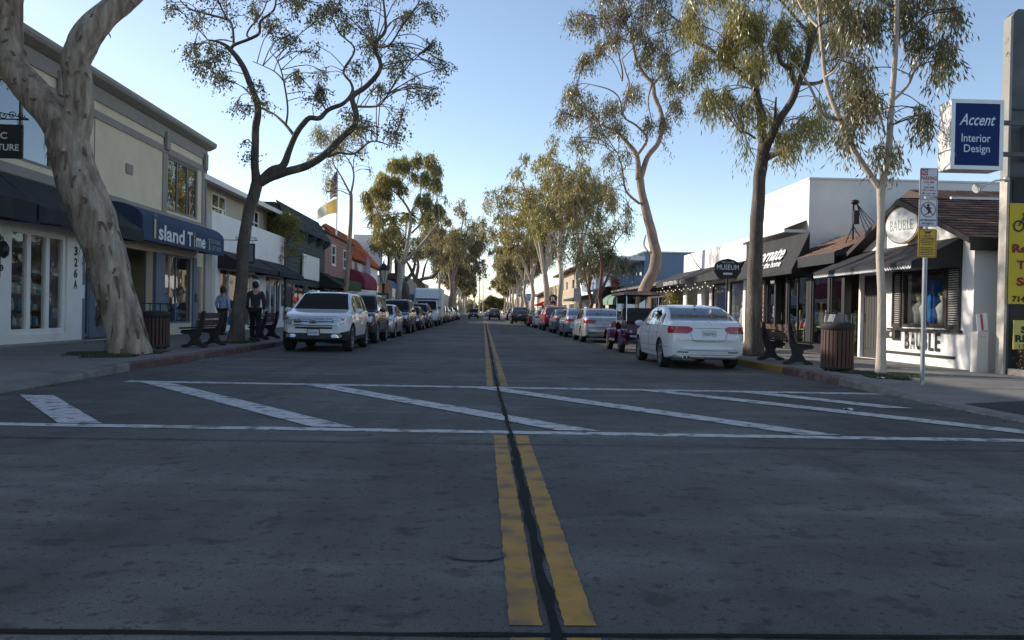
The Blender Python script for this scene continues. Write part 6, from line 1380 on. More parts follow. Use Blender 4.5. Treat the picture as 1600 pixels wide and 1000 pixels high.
for i, (lab, x, y, h, w) in enumerate([('bright green round tree at the far end of the street, right of the vanishing point', 4.0, 300, 6.5, 3.0), ('dark green tree mass closing the far end of the street', -4, 420, 4.6, 9), ('second dark green tree at the far end of the street, right part', 16, 430, 6, 11), ('dark green tree at the far end of the street, left part', -24, 430, 6, 11)]):
    grown('broadleaf_tree', lab, x, y, h, w, 400+i, BARK_DK, LF_OLIVE if i == 0 else LF_FAR, .25, .35, 9000, .6, .3, 6, group=None, low=.12, droop=.3)
def palm_tree(label, x, y, h, seed):
    r = random.Random(seed); t = thing('palm_tree', label, 'palm', (x, y, .0), 'far palms')
    pts = [Vector((x+.5*math.sin(2*u+seed)*u, y, h*u)) for u in [i/8 for i in range(9)]]
    mbuild(lambda b: b.tube(pts, [.28-.12*i/8 for i in range(9)], 8), 'trunk', BARK_PALE, t)
    def fr(b):
        top = pts[-1]
        for k in range(26):
            a, e = r.uniform(0, 2*PI), r.uniform(-.5, 1.1); L = r.uniform(1.7, 2.5); d = Vector((math.cos(a), math.sin(a), 0)); sd_ = Vector((-d.y, d.x, 0)); prev = None
            for j in range(6):
                u = j/5; p = top+d*L*u*math.cos(e*.6)+Vector((0, 0, L*(math.sin(e)*u-.75*u*u))); w_ = .34*math.sin(PI*min(1, .15+u*.85)); cur = (p-sd_*w_-Vector((0, 0, w_*.5)), p, p+sd_*w_-Vector((0, 0, w_*.5)))
                if prev: b.add([*prev, *cur], [(0, 1, 4, 3), (1, 2, 5, 4)])
                prev = cur
    mbuild(fr, 'crown', LF_MID, t)
for i, (x, y, h) in enumerate([(-4.2, 380, 27), (-2.0, 390, 30), (-.2, 400, 26), (-14.5, 130, 15.5), (-13.2, 138, 17), (-16.5, 146, 16), (-20, 150, 18)]):
    palm_tree(['thin far palm left of the vanishing point', 'tallest thin far palm over the end of the street', 'thin far palm nearest the vanishing point', 'palm behind the blue mural, nearest the road', 'second palm behind the blue mural', 'third palm behind the blue mural', 'palm farthest left behind the blue mural'][i], x, y, h, i+1)
# ================================================================== VEHICLES
CARGLASS = glass_mat('car_glass', (.46, .50, .50), .20)
def paint(name, col, rough=.32, metal=0.0, coat=.8): return M('paint_'+name, col, rough, .03, 2, metal=metal, coat=coat)
RUBBER = M('tyre_rubber', (.018, .018, .019), .8, .2, 9, .2, 60); BLKTRIM = M('black_trim', (.015, .015, .016), .55, .15, 8)
CHROME = M('chrome', (.65, .66, .68), .12, .03, metal=1); ALLOY = M('alloy_rim', (.45, .46, .48), .3, .06, 5, metal=.85)
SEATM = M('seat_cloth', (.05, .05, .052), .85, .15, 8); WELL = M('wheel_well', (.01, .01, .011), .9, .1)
REDLENS = M('tail_lens', (.35, .012, .016), .15, .08, 20, coat=1); CLEARL = M('head_lens', (.50, .53, .56), .12, .2, 25, metal=.5, coat=1); AMBER = M('amber_lens', (.5, .12, .02), .15, .05, coat=1)
PLATE = M('plate_white', (.62, .63, .64), .5, .05); PLTXT = M('plate_blue', (.03, .05, .22), .5)
def interp(tab, y):
    xs = [p[0] for p in tab]; zs = [p[1] for p in tab]
    if y <= xs[0]: return zs[0]
    if y >= xs[-1]: return zs[-1]
    n = len(tab)
    d = [(zs[i+1]-zs[i])/(xs[i+1]-xs[i]) for i in range(n-1)]
    m = [d[0]]+[0 if d[i-1]*d[i] <= 0 else 2*d[i-1]*d[i]/(d[i-1]+d[i]) for i in range(1, n-1)]+[d[-1]]
    i = max(j for j in range(n-1) if xs[j] <= y); h = xs[i+1]-xs[i]; t = (y-xs[i])/h
    return (2*t**3-3*t*t+1)*zs[i]+(t**3-2*t*t+t)*h*m[i]+(-2*t**3+3*t*t)*zs[i+1]+(t**3-t*t)*h*m[i+1]
class Car:
    def __init__(s, name, label, T, col):
        s.T = T; s.col = col; s.t = thing(name, label, 'car'); s.body()
    def ring(s, y):
        T = s.T; w = interp(T['w'], y); zt = interp(T['top'], y); zb = interp(T['bot'], y); be = min(interp(T['belt'], y), zt-.035); gh = zt-be; k = min(1, gh/.35)
        tm = T.get('tumble', .30)
        w7 = .935*w; w8 = w7-gh*tm; w9 = w8-.03*k-.008; w10 = w9-.06
        c = T.get('flank', .02)
        rows = [(0, zb), (.80*w, zb), (.955*w, zb+.05), (.985*w, zb+.16), (1.0*w, zb+.45*(be-zb)), (.995*w, zb+.72*(be-zb)), (.965*w, be-.012), (w7, be+min(.012, gh*.3)), (w8, be+.84*gh), (w9, be+.93*gh), (w10, be+.972*gh), (.55*w10, be+.995*gh), (0, zt)]
        L = T['L']/2; e = max(0, abs(y)-(L-.75))/.75; cv = T.get('bow', .10)*e*e
        sg = 1 if y > 0 else -1
        out = []
        for (x, z) in rows: out.append((x, y-sg*cv*(x/max(w, .01))**2, z))
        return out+[(-p[0], p[1], p[2]) for p in out[-2:0:-1]]
    def body(s):
        T = s.T; L = T['L']/2
        ys = {round(-L+T['L']*i/62, 4) for i in range(63)}
        keys = [v for r in T['side'] for v in r]+list(T['ws'])+list(T['rw'])+[v for r in T['doors'] for v in r]
        ys = sorted([y for y in ys if all(abs(y-k) > .035 for k in keys)]+sorted(set(keys)))
        rings = [s.ring(y) for y in ys]; N = len(rings[0]); V = [p for r in rings for p in r]; F, MI = [], []
        inr = lambda c, r: r[0] < c < r[1]
        for i in range(len(ys)-1):
            c = (ys[i]+ys[i+1])/2
            for j in range(N):
                a, b_ = i*N+j, i*N+(j+1) % N
                F.append((a, b_, b_+N, a+N)); jj = j if j < 12 else 23-j; m = 0
                if jj in (10, 11):
                    if inr(c, T['ws']): m = 1
                    elif inr(c, T['rw']): m = 2
                elif jj == 7:
                    for q, r in enumerate(T['side']):
                        if inr(c, r): m = 3+2*q+(1 if j >= 12 else 0)
                if m == 0 and jj in (3, 4, 5, 6):
                    for q, r in enumerate(T['doors']):
                        if inr(c, r): m = 11+2*q+(1 if j >= 12 else 0)
                if T.get('clad') and jj in (1, 2) or (T.get('clad') and jj == 0): m = 10
                if T.get('cladf') and jj in (1, 2, 3) and abs(c) > L-.55: m = 10
                MI.append(m)
        for base, flip in ((0, True), ((len(ys)-1)*N, False)):
            for j in range(0, 12):
                a, b_, c_, d = base+j, base+j+1, base+(N-j-1) % N, base+(N-j) % N
                q = [a, b_, c_, d]; q = [v for k, v in enumerate(q) if v not in q[:k]]
                F.append(tuple(q) if flip else tuple(reversed(q))); MI.append(10 if (T.get('clad') and j < (4 if T.get('cladf') else 3)) else 0)
        me = bpy.data.meshes.new('body'); me.from_pydata(V, [], F); me.polygons.foreach_set('material_index', MI)
        bm = bmesh.new(); bm.from_mesh(me); bmesh.ops.remove_doubles(bm, verts=bm.verts, dist=1e-4); bmesh.ops.recalc_face_normals(bm, faces=bm.faces); bm.to_mesh(me)
        s.bvh = BVHTree.FromBMesh(bm); bm.free()
        for k in range(24): me.materials.append(s.col)
        me.materials.append(WELL)
        o = bpy.data.objects.new('tmp_body', me); COL.objects.link(o)
        cut = MB(); wr = T['wr']+T.get('gap', .05)
        for y in T['axles']:
            for sx in (-1, 1):
                cut.lathe([(.001, sx*.50), (wr, sx*.50), (wr, sx*1.3), (.001, sx*1.3)], (0, y, T['wr']+.01), 28, 'x')
        co = cut.build('tmp_cut', WELL)
        bm = bmesh.new(); bm.from_mesh(co.data); bmesh.ops.remove_doubles(bm, verts=bm.verts, dist=2e-3); bmesh.ops.recalc_face_normals(bm, faces=bm.faces)
        for f in bm.faces: f.material_index = 0
        bm.to_mesh(co.data); bm.free()
        md = o.modifiers.new('b', 'BOOLEAN'); md.operation = 'DIFFERENCE'; md.object = co; md.solver = 'EXACT'
        try: md.material_mode = 'TRANSFER'
        except Exception: pass
        dg = bpy.context.evaluated_depsgraph_get(); res = bpy.data.meshes.new_from_object(o.evaluated_get(dg))
        wi = [i for i, m_ in enumerate(res.materials) if m_ == WELL]
        v = np.array([p.co[:] for p in res.vertices]); groups = {}
        for p in res.polygons:
            k = 99 if p.material_index in wi else p.material_index
            groups.setdefault(k, []).append(tuple(p.vertices))
        bpy.data.objects.remove(o); bpy.data.objects.remove(co)
        def sub(name, fs, mat, parent, smooth=True):
            idx = sorted({i for f in fs for i in f}); mp = {i: k for k, i in enumerate(idx)}
            m2 = bpy.data.meshes.new(name); m2.from_pydata([tuple(v[i]) for i in idx], [], [tuple(mp[i] for i in f) for f in fs])
            m2.polygons.foreach_set('use_smooth', [smooth]*len(fs)); m2.set_sharp_from_angle(angle=math.radians(32)); m2.materials.append(mat)
            return obj_from_mesh(name, m2, parent)
        s.bodyo = sub('body', groups.get(0, []), s.col, s.t)
        wa = {}
        for f in groups.get(99, []):
            c_ = sum((v[i] for i in f), np.zeros(3))/len(f); wa.setdefault((c_[0] > 0, min(T['axles'], key=lambda y: abs(y-c_[1]))), []).append(f)
        for fs in wa.values():
            while fs:                                       # one object for each connected arch
                seen = set(fs[0]); grow = True
                while grow:
                    grow = False
                    for f in fs:
                        if not seen.issuperset(f) and seen.intersection(f): seen.update(f); grow = True
                part = [f for f in fs if seen.issuperset(f)]; fs = [f for f in fs if not seen.issuperset(f)]
                sub('wheel_arch', part, WELL, s.t)
        if 10 in groups: sub('lower_trim', groups[10], BLKTRIM, s.t)
        for k, nm in ((1, 'windscreen'), (2, 'rear_window')):
            if k in groups: sub(nm, groups[k], CARGLASS, s.t)
        for k in range(3, 10):
            if k in groups: sub('side_window', groups[k], CARGLASS, s.t)
        for k in range(11, 20):
            if k in groups:
                d = sub('door', groups[k], s.col, s.t)
                ed = {}
                for f in groups[k]:
                    for a, b_ in zip(f, f[1:]+f[:1]): ed[tuple(sorted((a, b_)))] = ed.get(tuple(sorted((a, b_))), 0)+1
                sm = MB()
                for (a, b_), n_ in ed.items():
                    if n_ == 1: sm.tube([v[a], v[b_]], .0045, 4, caps=False)
                sm.build('door_seam', BLKTRIM, d)
                yy = [v[i][1] for f in groups[k] for i in f]; sx = 1 if v[groups[k][0][0]][0] > 0 else -1
                yh = min(yy)+.12; zh = interp(T['belt'], yh)-.14; xh = s.cast((sx*3, yh, zh), (-sx, 0, 0))
                if xh: mbuild(lambda b: b.tube([(xh.x-sx*.005, yh-.08, zh), (xh.x+sx*.03, yh-.05, zh), (xh.x+sx*.03, yh+.06, zh), (xh.x-sx*.005, yh+.09, zh)], .013, 6), 'handle', T.get('handle') or s.col, d)
        # wheels
        wr = T['wr']; tw = T.get('tw', .215)
        prof = [(wr*.66, -tw*.42), (wr*.80, -tw*.5), (wr*.94, -tw*.5), (wr, -tw*.36), (wr, tw*.36), (wr*.94, tw*.5), (wr*.80, tw*.5), (wr*.66, tw*.42)]
        ty = MB().lathe(prof, (0, 0, 0), 36, 'x'); 
        first = None
        for y in T['axles']:
            for sx in (-1, 1):
                if first is None:
                    w0 = ty.build('wheel', RUBBER, s.t)
                    rm = MB(); rm.lathe([(.001, .02), (wr*.18, .02), (wr*.18, -.02), (wr*.60, -.05), (wr*.62, -.07), (wr*.66, -.07)], (0, 0, 0), 30, 'x')
                    ns = T.get('spokes', 5)
                    rim = MB(); rim.lathe([(wr*.60, tw*.40), (wr*.68, tw*.46), (wr*.68, tw*.30), (wr*.62, tw*.28), (wr*.62, -tw*.3)], (0, 0, 0), 36, 'x')
                    rim.lathe([(.001, tw*.40), (wr*.14, tw*.38), (wr*.17, tw*.2)], (0, 0, 0), 16, 'x')
                    for q in range(ns):
                        a = 2*PI*q/ns
                        for off in ((-.10, .10) if ns <= 6 else (0,)):
                            p0 = Vector((tw*.33, wr*.12*math.cos(a+off*2), wr*.12*math.sin(a+off*2))); p1 = Vector((tw*.36, wr*.64*math.cos(a+off), wr*.64*math.sin(a+off)))
                            rim.beam(p0, p1, wr*.09, tw*.12, up=(1, 0, 0))
                    ri = rim.build('rim', T.get('rim', ALLOY), w0)
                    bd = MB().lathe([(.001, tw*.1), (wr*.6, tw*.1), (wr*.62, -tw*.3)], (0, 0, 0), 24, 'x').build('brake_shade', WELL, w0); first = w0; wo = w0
                else: wo = copy_tree(first, s.t)
                wo.location = (sx*(T['track']/2), y, wr); wo.rotation_euler.z = 0 if sx > 0 else PI
        # interior
        yf, yr = T['seats']; zs = T['seatz']
        for (y, xs) in ((yf, (-.36, .36)), (yr, (-.38, 0, .38))):
            for x in xs:
                def seat(b):
                    b.box(x-.23, x+.23, y-.25, y+.27, zs-.02, zs+.14); b.obox((x, y-.30, zs+.42), (.22, 0, 0), (0, .065, .012), (0, -.07, .32))
                    b.obox((x, y-.40, zs+.83), (.12, 0, 0), (0, .05, 0), (0, -.01, .085))
                mbuild(seat, 'seat', SEATM, s.t, bevel=.03)
        def dash(b):
            y = T['ws'][1]-.42; b.box(-.66, .66, y-.14, y+.26, zs+.22, zs+.46)
        mbuild(dash, 'dashboard', SEATM, s.t, bevel=.04)
        yw = yf+.42; mbuild(lambda b: b.tube([(-.36+.18*math.cos(2*PI*k/16), yw-.05*math.sin(2*PI*k/16), zs+.50+.17*math.sin(2*PI*k/16)) for k in range(17)], .014, 6), 'steering_wheel', BLKTRIM, s.t)
        # mirrors
        ym = T['mirror'][0]; zm = T['mirror'][1]
        for sx in (-1, 1):
            h = s.cast((sx*3, ym, zm-.04), (-sx, 0, 0)); x = h.x if h else sx*.85
            mbuild(lambda b: (b.ball((x+sx*.13, ym, zm+.01), .1, 14, (1.15, .62, .78)), b.beam((x-sx*.02, ym, zm-.04), (x+sx*.08, ym, zm-.02), .05, .03)), 'mirror', T.get('mirrormat') or s.col, s.t)
    def cast(s, o, d):
        h = s.bvh.ray_cast(Vector(o), Vector(d)); return h[0]
    def patch(s, name, rows, axis, mat, parent=None, nu=6, off=.006, skirt=.025):
        """panel laid on the body: rows of (v, u0, u1); axis f / r / L / R"""
        P = []
        for (v_, u0, u1) in rows:
            for i in range(nu+1):
                u = u0+(u1-u0)*i/nu
                if axis in 'fr': sg = 1 if axis == 'f' else -1; o, d = (u, sg*6, v_), Vector((0, -sg, 0))
                else: sg = 1 if axis == 'R' else -1; o, d = (sg*3, u, v_), Vector((-sg, 0, 0))
                h = s.cast(o, d); P.append((h-d*off) if h else None)
        good = [p for p in P if p is not None]
        if not good: return None
        for k, p in enumerate(P):
            if p is None: P[k] = min(good, key=lambda q: abs(P.index(q)-k)).copy() if good else Vector()
        b = MB(); n = nu+1; b.add(P, [(j*n+i, j*n+i+1, (j+1)*n+i+1, (j+1)*n+i) for j in range(len(rows)-1) for i in range(nu)], True)
        dd = d*skirt; ring = [i for i in range(n)]+[j*n+nu for j in range(1, len(rows))]+[(len(rows)-1)*n+i for i in range(nu-1, -1, -1)]+[j*n for j in range(len(rows)-2, 0, -1)]
        rv = [P[i] for i in ring]; m = len(rv)
        b.add(rv+[p+dd for p in rv], [(k, (k+1) % m, m+(k+1) % m, m+k) for k in range(m)])
        return b.build(name, mat, parent or s.t)
    def plate(s, axis, z, txt, w=.31, h=.16, frame=False, lift=.012):
        sg = 1 if axis == 'f' else -1; p = s.cast((0, sg*6, z), (0, -sg, 0)); y = p.y+sg*lift
        if frame: mbuild(lambda b: b.box(-w/2-.02, w/2+.02, y-sg*.03, y-sg*.004, z-h/2-.02, z+h/2+.02), 'plate_frame', BLKTRIM, s.t)
        o = mbuild(lambda b: b.box(-w/2, w/2, y-sg*.02, y+sg*.002, z-h/2, z+h/2), 'licence_plate', PLATE, s.t)
        text('plate_lettering', txt, (0, y+sg*.002, z-.012), (-sg, 0, 0), (0, 0, 1), w*.86, h*.46, PLTXT, o, off=.003)
        return o
SEDAN = dict(L=4.62, w=[(-2.31, .66), (-2.24, .76), (-2.05, .845), (-1.6, .885), (-.6, .895), (.6, .895), (1.5, .88), (1.95, .83), (2.2, .72), (2.31, .60)],
    top=[(-2.31, .66), (-2.28, .80), (-2.22, .98), (-2.16, 1.045), (-1.95, 1.075), (-1.72, 1.085), (-1.35, 1.24), (-1.0, 1.37), (-.7, 1.425), (-.2, 1.452), (.15, 1.445), (.42, 1.40), (.8, 1.20), (1.15, 1.00), (1.3, .975), (1.7, .90), (2.05, .80), (2.22, .70), (2.31, .56)],
    belt=[(-2.31, .62), (-2.2, .90), (-2.0, .985), (-1.5, .985), (-.5, .955), (.5, .92), (1.15, .89), (2.31, .7)], bot=[(-2.31, .46), (-2.26, .30), (-2.1, .24), (-1.6, .20), (1.6, .19), (2.1, .21), (2.31, .36)],
    ws=(.44, 1.13), rw=(-1.70, -.98), side=[(-.98, -.10), (-.03, .86), (-1.36, -1.04)], doors=[(-1.02, -.065), (-.065, .98)], axles=(-1.27, 1.38), wr=.316, track=1.54, seats=(.05, -.85), seatz=.34, mirror=(.80, .97), spokes=7, bow=.10)
CROSS = dict(L=4.72, w=[(-2.36, .70), (-2.28, .82), (-2.05, .91), (-1.5, .95), (0, .96), (1.3, .95), (1.8, .91), (2.15, .83), (2.36, .70)],
    top=[(-2.36, .75), (-2.30, 1.05), (-2.22, 1.18), (-2.02, 1.45), (-1.8, 1.60), (-1.4, 1.665), (-.6, 1.70), (0, 1.695), (.3, 1.66), (.7, 1.46), (1.18, 1.17), (1.35, 1.14), (1.8, 1.08), (2.15, 1.00), (2.28, .92), (2.36, .74)],
    belt=[(-2.36, .7), (-2.2, 1.10), (-1.6, 1.14), (-.5, 1.09), (.6, 1.06), (1.2, 1.04), (2.0, .98), (2.36, .8)], bot=[(-2.36, .50), (-2.25, .34), (-1.9, .28), (1.9, .26), (2.2, .28), (2.36, .36)],
    ws=(.34, 1.16), rw=(-2.2, -1.84), side=[(-.92, -.02), (.05, .84), (-1.75, -1.0)], doors=[(-1.0, .015), (.015, 1.0)], axles=(-1.44, 1.385), wr=.375, track=1.64, tw=.245, seats=(.0, -.95), seatz=.52, mirror=(.80, 1.13), spokes=6, bow=.13, clad=True, cladf=True, rim=CHROME, gap=.06)
BOXY = dict(L=4.65, w=[(-2.325, .80), (-2.28, .87), (-2.1, .90), (-1.0, .91), (1.3, .905), (1.9, .88), (2.2, .82), (2.325, .74)],
    top=[(-2.325, .9), (-2.31, 1.20), (-2.28, 1.30), (-2.16, 1.66), (-2.06, 1.73), (-1.4, 1.77), (-.5, 1.785), (.2, 1.76), (.38, 1.70), (.7, 1.46), (.98, 1.19), (1.1, 1.15), (1.8, 1.11), (2.15, 1.05), (2.28, .96), (2.325, .80)],
    belt=[(-2.325, .85), (-2.25, 1.13), (-1, 1.13), (.9, 1.10), (2.0, 1.04), (2.325, .8)], bot=[(-2.325, .52), (-2.2, .40), (-1.8, .32), (1.8, .32), (2.2, .34), (2.325, .44)], tumble=.2,
    ws=(.40, .99), rw=(-2.27, -2.12), side=[(-.82, -.03), (.05, .72), (-1.95, -.92)], doors=[(-.87, .01), (.01, .9)], axles=(-1.35, 1.34), wr=.375, track=1.56, tw=.24, seats=(-.05, -.9), seatz=.58, mirror=(.72, 1.17), spokes=5, bow=.06, clad=True, gap=.07)
def head(c, z0, z1, x0, x1, xin=None):
    for sx in (-1, 1): c.patch('headlight', [(z0, sx*x0, sx*(x1-.05)), ((z0+z1)/2, sx*x0, sx*x1), (z1, sx*(xin or x0+.03), sx*x1)], 'f', CLEARL, off=.008)
def tail(c, z0, z1, x0, x1):
    for sx in (-1, 1): c.patch('tail_light', [(z0, sx*(x0+.05), sx*(x1-.02)), (z0+(z1-z0)*.4, sx*x0, sx*x1), (z1, sx*(x0+.06), sx*x1)], 'r', REDLENS, off=.008)
def seam(c, pts, axis, name='panel_gap'):
    P = []
    for (u, v_) in pts:
        sg = 1 if axis in 'fR' else -1
        h = c.cast((u, sg*6, v_), (0, -sg, 0)) if axis in 'fr' else c.cast((sg*3, u, v_), (-sg, 0, 0))
        if h: P.append(h)
    if len(P) > 1: mbuild(lambda b: b.tube(P, .005, 4), name, BLKTRIM, c.t)
def dense(pts, k=6):
    out = []
    for a, b_ in zip(pts, pts[1:]): out += [(a[0]+(b_[0]-a[0])*i/k, a[1]+(b_[1]-a[1])*i/k) for i in range(k)]
    return out+[pts[-1]]
# ---------------------------------------------------------------- white sedan (right, nearest), seen from behind
WHITE = paint('white', (.72, .73, .74), .3); 
sed = Car('parked_car', 'white sedan parked nearest on the right side, seen from behind', SEDAN, WHITE)
for sx in (-1, 1):
    sed.patch('tail_light', [(.80, sx*.46, sx*.80), (.86, sx*.36, sx*.83), (.92, sx*.36, sx*.83), (.955, sx*.44, sx*.82)], 'r', REDLENS, off=.009, nu=8)
    sed.patch('tail_light', [(.80, -2.16, -1.98), (.88, -2.18, -1.93), (.955, -2.14, -1.97)], 'R' if sx > 0 else 'L', REDLENS, off=.008)
    sed.patch('reflector', [(.375, sx*.44, sx*.68), (.40, sx*.44, sx*.68)], 'r', M('reflector_dark', (.06, .01, .01), .3, .1), off=.005)
sed.plate('r', .80, '7AQT411')
seam(sed, dense([(-.42, .86), (-.36, .66), (-.25, .62), (.25, .62), (.36, .66), (.42, .86)]), 'r'); seam(sed, dense([(-.36, .915), (.36, .915)]), 'r', 'chrome_gap')
seam(sed, dense([(-.72, .43), (.72, .43)], 12), 'r', 'bumper_gap')
pq = sed.cast((0, -6, 1.0), (0, 1, 0)); ly, lz = pq.y-.012, .985
lg = mbuild(lambda b: b.tube([(.062*math.cos(2*PI*k/24), ly, lz+.062*math.sin(2*PI*k/24)) for k in range(25)], .008, 6), 'emblem', CHROME, sed.t)
text('emblem_letter', 'V', (0, ly, lz+.026), (1, 0, 0), (0, 0, 1), .062, .042, CHROME, lg, off=.004, bold=.01); text('emblem_letter', 'W', (0, ly, lz-.024), (1, 0, 0), (0, 0, 1), .092, .050, CHROME, lg, off=.004, bold=.01)
sed.patch('rear_valance', [(.27, -.52, .52), (.33, -.60, .60)], 'r', BLKTRIM, off=.004, nu=10)
for x in (-.54, -.45): mbuild(lambda b: b.lathe([(.038, 0), (.042, -.01), (.042, .10), (.034, .10), (.034, .0)], (x, -2.29, .27), 14, 'y'), 'exhaust_pipe', CHROME, sed.t)
mbuild(lambda b: b.prism([(-1.02, 1.40), (-.84, 1.42), (-.98, 1.48)], -.012, .012, 'yz'), 'aerial_fin', BLKTRIM, sed.t)
head(sed, .58, .74, .45, .78); sed.patch('grille', [(.52, -.42, .42), (.62, -.46, .46)], 'f', BLKTRIM, nu=8); sed.plate('f', .42, '7AQT411')
for ax in 'LR': seam(sed, dense([(-2.1, .50), (2.0, .46)], 30), ax, 'body_crease')
sed.t.location = (4.95, 20.32, .0)
# ---------------------------------------------------------------- white crossover (left, nearest), facing the camera
edge = Car('parked_car', 'white crossover with chrome bar grille parked nearest on the left side', CROSS, WHITE)
gr = edge.patch('grille', [(.72, -.52, .52), (.80, -.53, .53), (.88, -.545, .545), (.945, -.55, .55)], 'f', BLKTRIM, nu=12, off=.004)
for z in (.745, .805, .865, .925): edge.patch('grille_bar', [(z-.016, -.51, .51), (z, -.52, .52), (z+.016, -.515, .515)], 'f', CHROME, gr, nu=14, off=.022)
pq = edge.cast((0, 6, .835), (0, -1, 0))
em = mbuild(lambda b: b.add([(0, pq.y+.05, .835)]+[(.115*math.cos(2*PI*k/24), pq.y+.045, .835+.05*math.sin(2*PI*k/24)) for k in range(24)], [(0, 1+(k+1) % 24, 1+k) for k in range(24)]), 'emblem', M('emblem_blue', (.02, .03, .09), .3, coat=1), gr)
mbuild(lambda b: b.tube([(.118*math.cos(2*PI*k/24), pq.y+.044, .835+.053*math.sin(2*PI*k/24)) for k in range(25)], .007, 5), 'emblem_rim', CHROME, gr)
for sx in (-1, 1):
    hl = edge.patch('headlight', [(.74, sx*.60, sx*.74), (.80, sx*.565, sx*.80), (.88, sx*.56, sx*.83), (.955, sx*.57, sx*.84)], 'f', CLEARL, nu=6, off=.007)
    edge.patch('turn_lamp', [(.87, sx*.745, sx*.80), (.93, sx*.74, sx*.82)], 'f', AMBER, nu=3, off=.012)
    edge.patch('fog_lamp', [(.40, sx*.50, sx*.74), (.45, sx*.47, sx*.77), (.49, sx*.52, sx*.74)], 'f', CLEARL, nu=5, off=.008)
edge.patch('air_slot', [(.635, -.50, .50), (.685, -.51, .51)], 'f', BLKTRIM, nu=12, off=.004)
edge.plate('f', .54, '6VXB451', frame=True, lift=.03)
seam(edge, dense([(-.62, .975), (.62, .975)], 10), 'f'); tail(edge, .95, 1.15, .45, .80); edge.plate('r', .78, '6VXB451')
for sx in (-1, 1): mbuild(lambda b: b.tube([(sx*.58, .2, 1.69), (sx*.60, -.6, 1.735), (sx*.58, -1.5, 1.70)], .018, 6), 'roof_rail', ALLOY, edge.t)
mbuild(lambda b: b.ball((-.02, .33, 1.60), .07, 10, (1.6, .5, .6)), 'rear_view_mirror', BLKTRIM, edge.t)
mbuild(lambda b: b.tube([(.1, -.9, 1.69), (.1, -.99, 1.76)], .012, 6), 'aerial', BLKTRIM, edge.t)
edge.t.location = (-4.62, 25.1, 0); edge.t.rotation_euler.z = PI
# ---------------------------------------------------------------- other base models
boxy = Car('parked_car', 'black boxy SUV parked second on the left side behind the white crossover', BOXY, paint('black', (.012, .012, .014), .25))
head(boxy, .78, .95, .52, .80); boxy.patch('grille', [(.76, -.46, .46), (.96, -.47, .47)], 'f', BLKTRIM, nu=8)
for k in range(7): boxy.patch('grille_slot', [(.78, -.42+.13*k, -.36+.13*k), (.94, -.42+.13*k, -.36+.13*k)], 'f', CHROME, nu=2, off=.012)
tail(boxy, .92, 1.16, .66, .86); boxy.plate('f', .56, '5KLT302'); boxy.plate('r', .95, '5KLT302')
for sx in (-1, 1): mbuild(lambda b: b.tube([(sx*.66, .1, 1.77), (sx*.67, -.1, 1.83), (sx*.67, -1.7, 1.83), (sx*.66, -1.9, 1.76)], .018, 6), 'roof_rail', BLKTRIM, boxy.t)
boxy.t.location = (-4.62, 31.0, 0); boxy.t.rotation_euler.z = PI
def recolour(o, old, new):
    for q in [o]+kids(o)+[g for k_ in kids(o) for g in kids(k_)]:
        if q.type == 'MESH':
            for sl in q.material_slots:
                if sl.material == old: sl.link = 'OBJECT'; sl.material = new
def clone(c, label, x, y, facing, col=None, scale=1.0, group='cars parked along the kerb'):
    o = copy_tree(c.t); o['label'] = label; o['group'] = group; o.location = (x, y, 0); o.rotation_euler = (0, 0, PI if facing < 0 else 0)
    if col: recolour(o, c.col, col)
    if scale != 1: o.scale = (1, scale, 1)
    return o
for c in (sed, edge, boxy): c.t['group'] = 'cars parked along the kerb'
SILVER = paint('silver', (.42, .45, .48), .28, .6); GREY = paint('grey', (.15, .17, .19), .28, .5); DKBLUE = paint('dark_blue', (.02, .025, .04), .25); RED = paint('red', (.32, .012, .02), .25); BLACK = paint('black', (.012, .012, .014)); SKYS = paint('pale_silver', (.36, .42, .47), .28, .6)
XLc, XRc = -4.62, 4.98
clone(sed, 'pale silver sedan parked third on the left side', XLc, 37.3, -1, SKYS)
clone(boxy, 'dark SUV parked fourth on the left side', XLc, 44.4, -1, DKBLUE)
clone(sed, 'dark sedan parked fifth on the left side before the white box truck', XLc, 52.3, -1, BLACK)
clone(edge, 'black crossover just before the white box truck on the left side', XLc, 58.6, -1, BLACK)
clone(sed, 'white sedan parked right behind the white box truck', XLc, 76.5, -1)
for i, (y, c, k, l) in enumerate([(83, boxy, BLACK, 'small black SUV two behind the white box truck'), (89.5, edge, GREY, 'small grey crossover three behind the white box truck'), (96, sed, WHITE, 'small white sedan four behind the white box truck'), (103, edge, SILVER, 'small silver crossover five behind the white box truck'),
        (112, sed, DKBLUE, 'tiny dark blue sedan in the far left row, near the mural'), (121, boxy, GREY, 'tiny grey SUV in the far left row past the mural'), (131, sed, SILVER, 'tiny silver sedan in the far left row by the grey block')]):
    clone(c, l, XLc+.05, y, -1, k)
clone(sed, 'silver sedan parked ahead of the purple cart on the right side', XRc, 36.2, 1, SILVER, 1.04)
clone(sed, 'grey sedan parked ahead of the silver sedan on the right', XRc, 43.4, 1, SKYS)
clone(sed, 'dark grey sedan between the grey sedan and the red crossover on the right', XRc, 50.3, 1, GREY)
clone(edge, 'dark red crossover parked on the right side', XRc, 58.3, 1, RED)
clone(sed, 'small white sedan just past the dark red crossover on the right', XRc-.1, 66.5, 1, WHITE)
clone(sed, 'small red sedan two past the dark red crossover on the right', XRc-.2, 74, 1, RED)
clone(boxy, 'black SUV parked out from the kerb in the middle of the right row', XRc-1.2, 88, 1, BLACK)
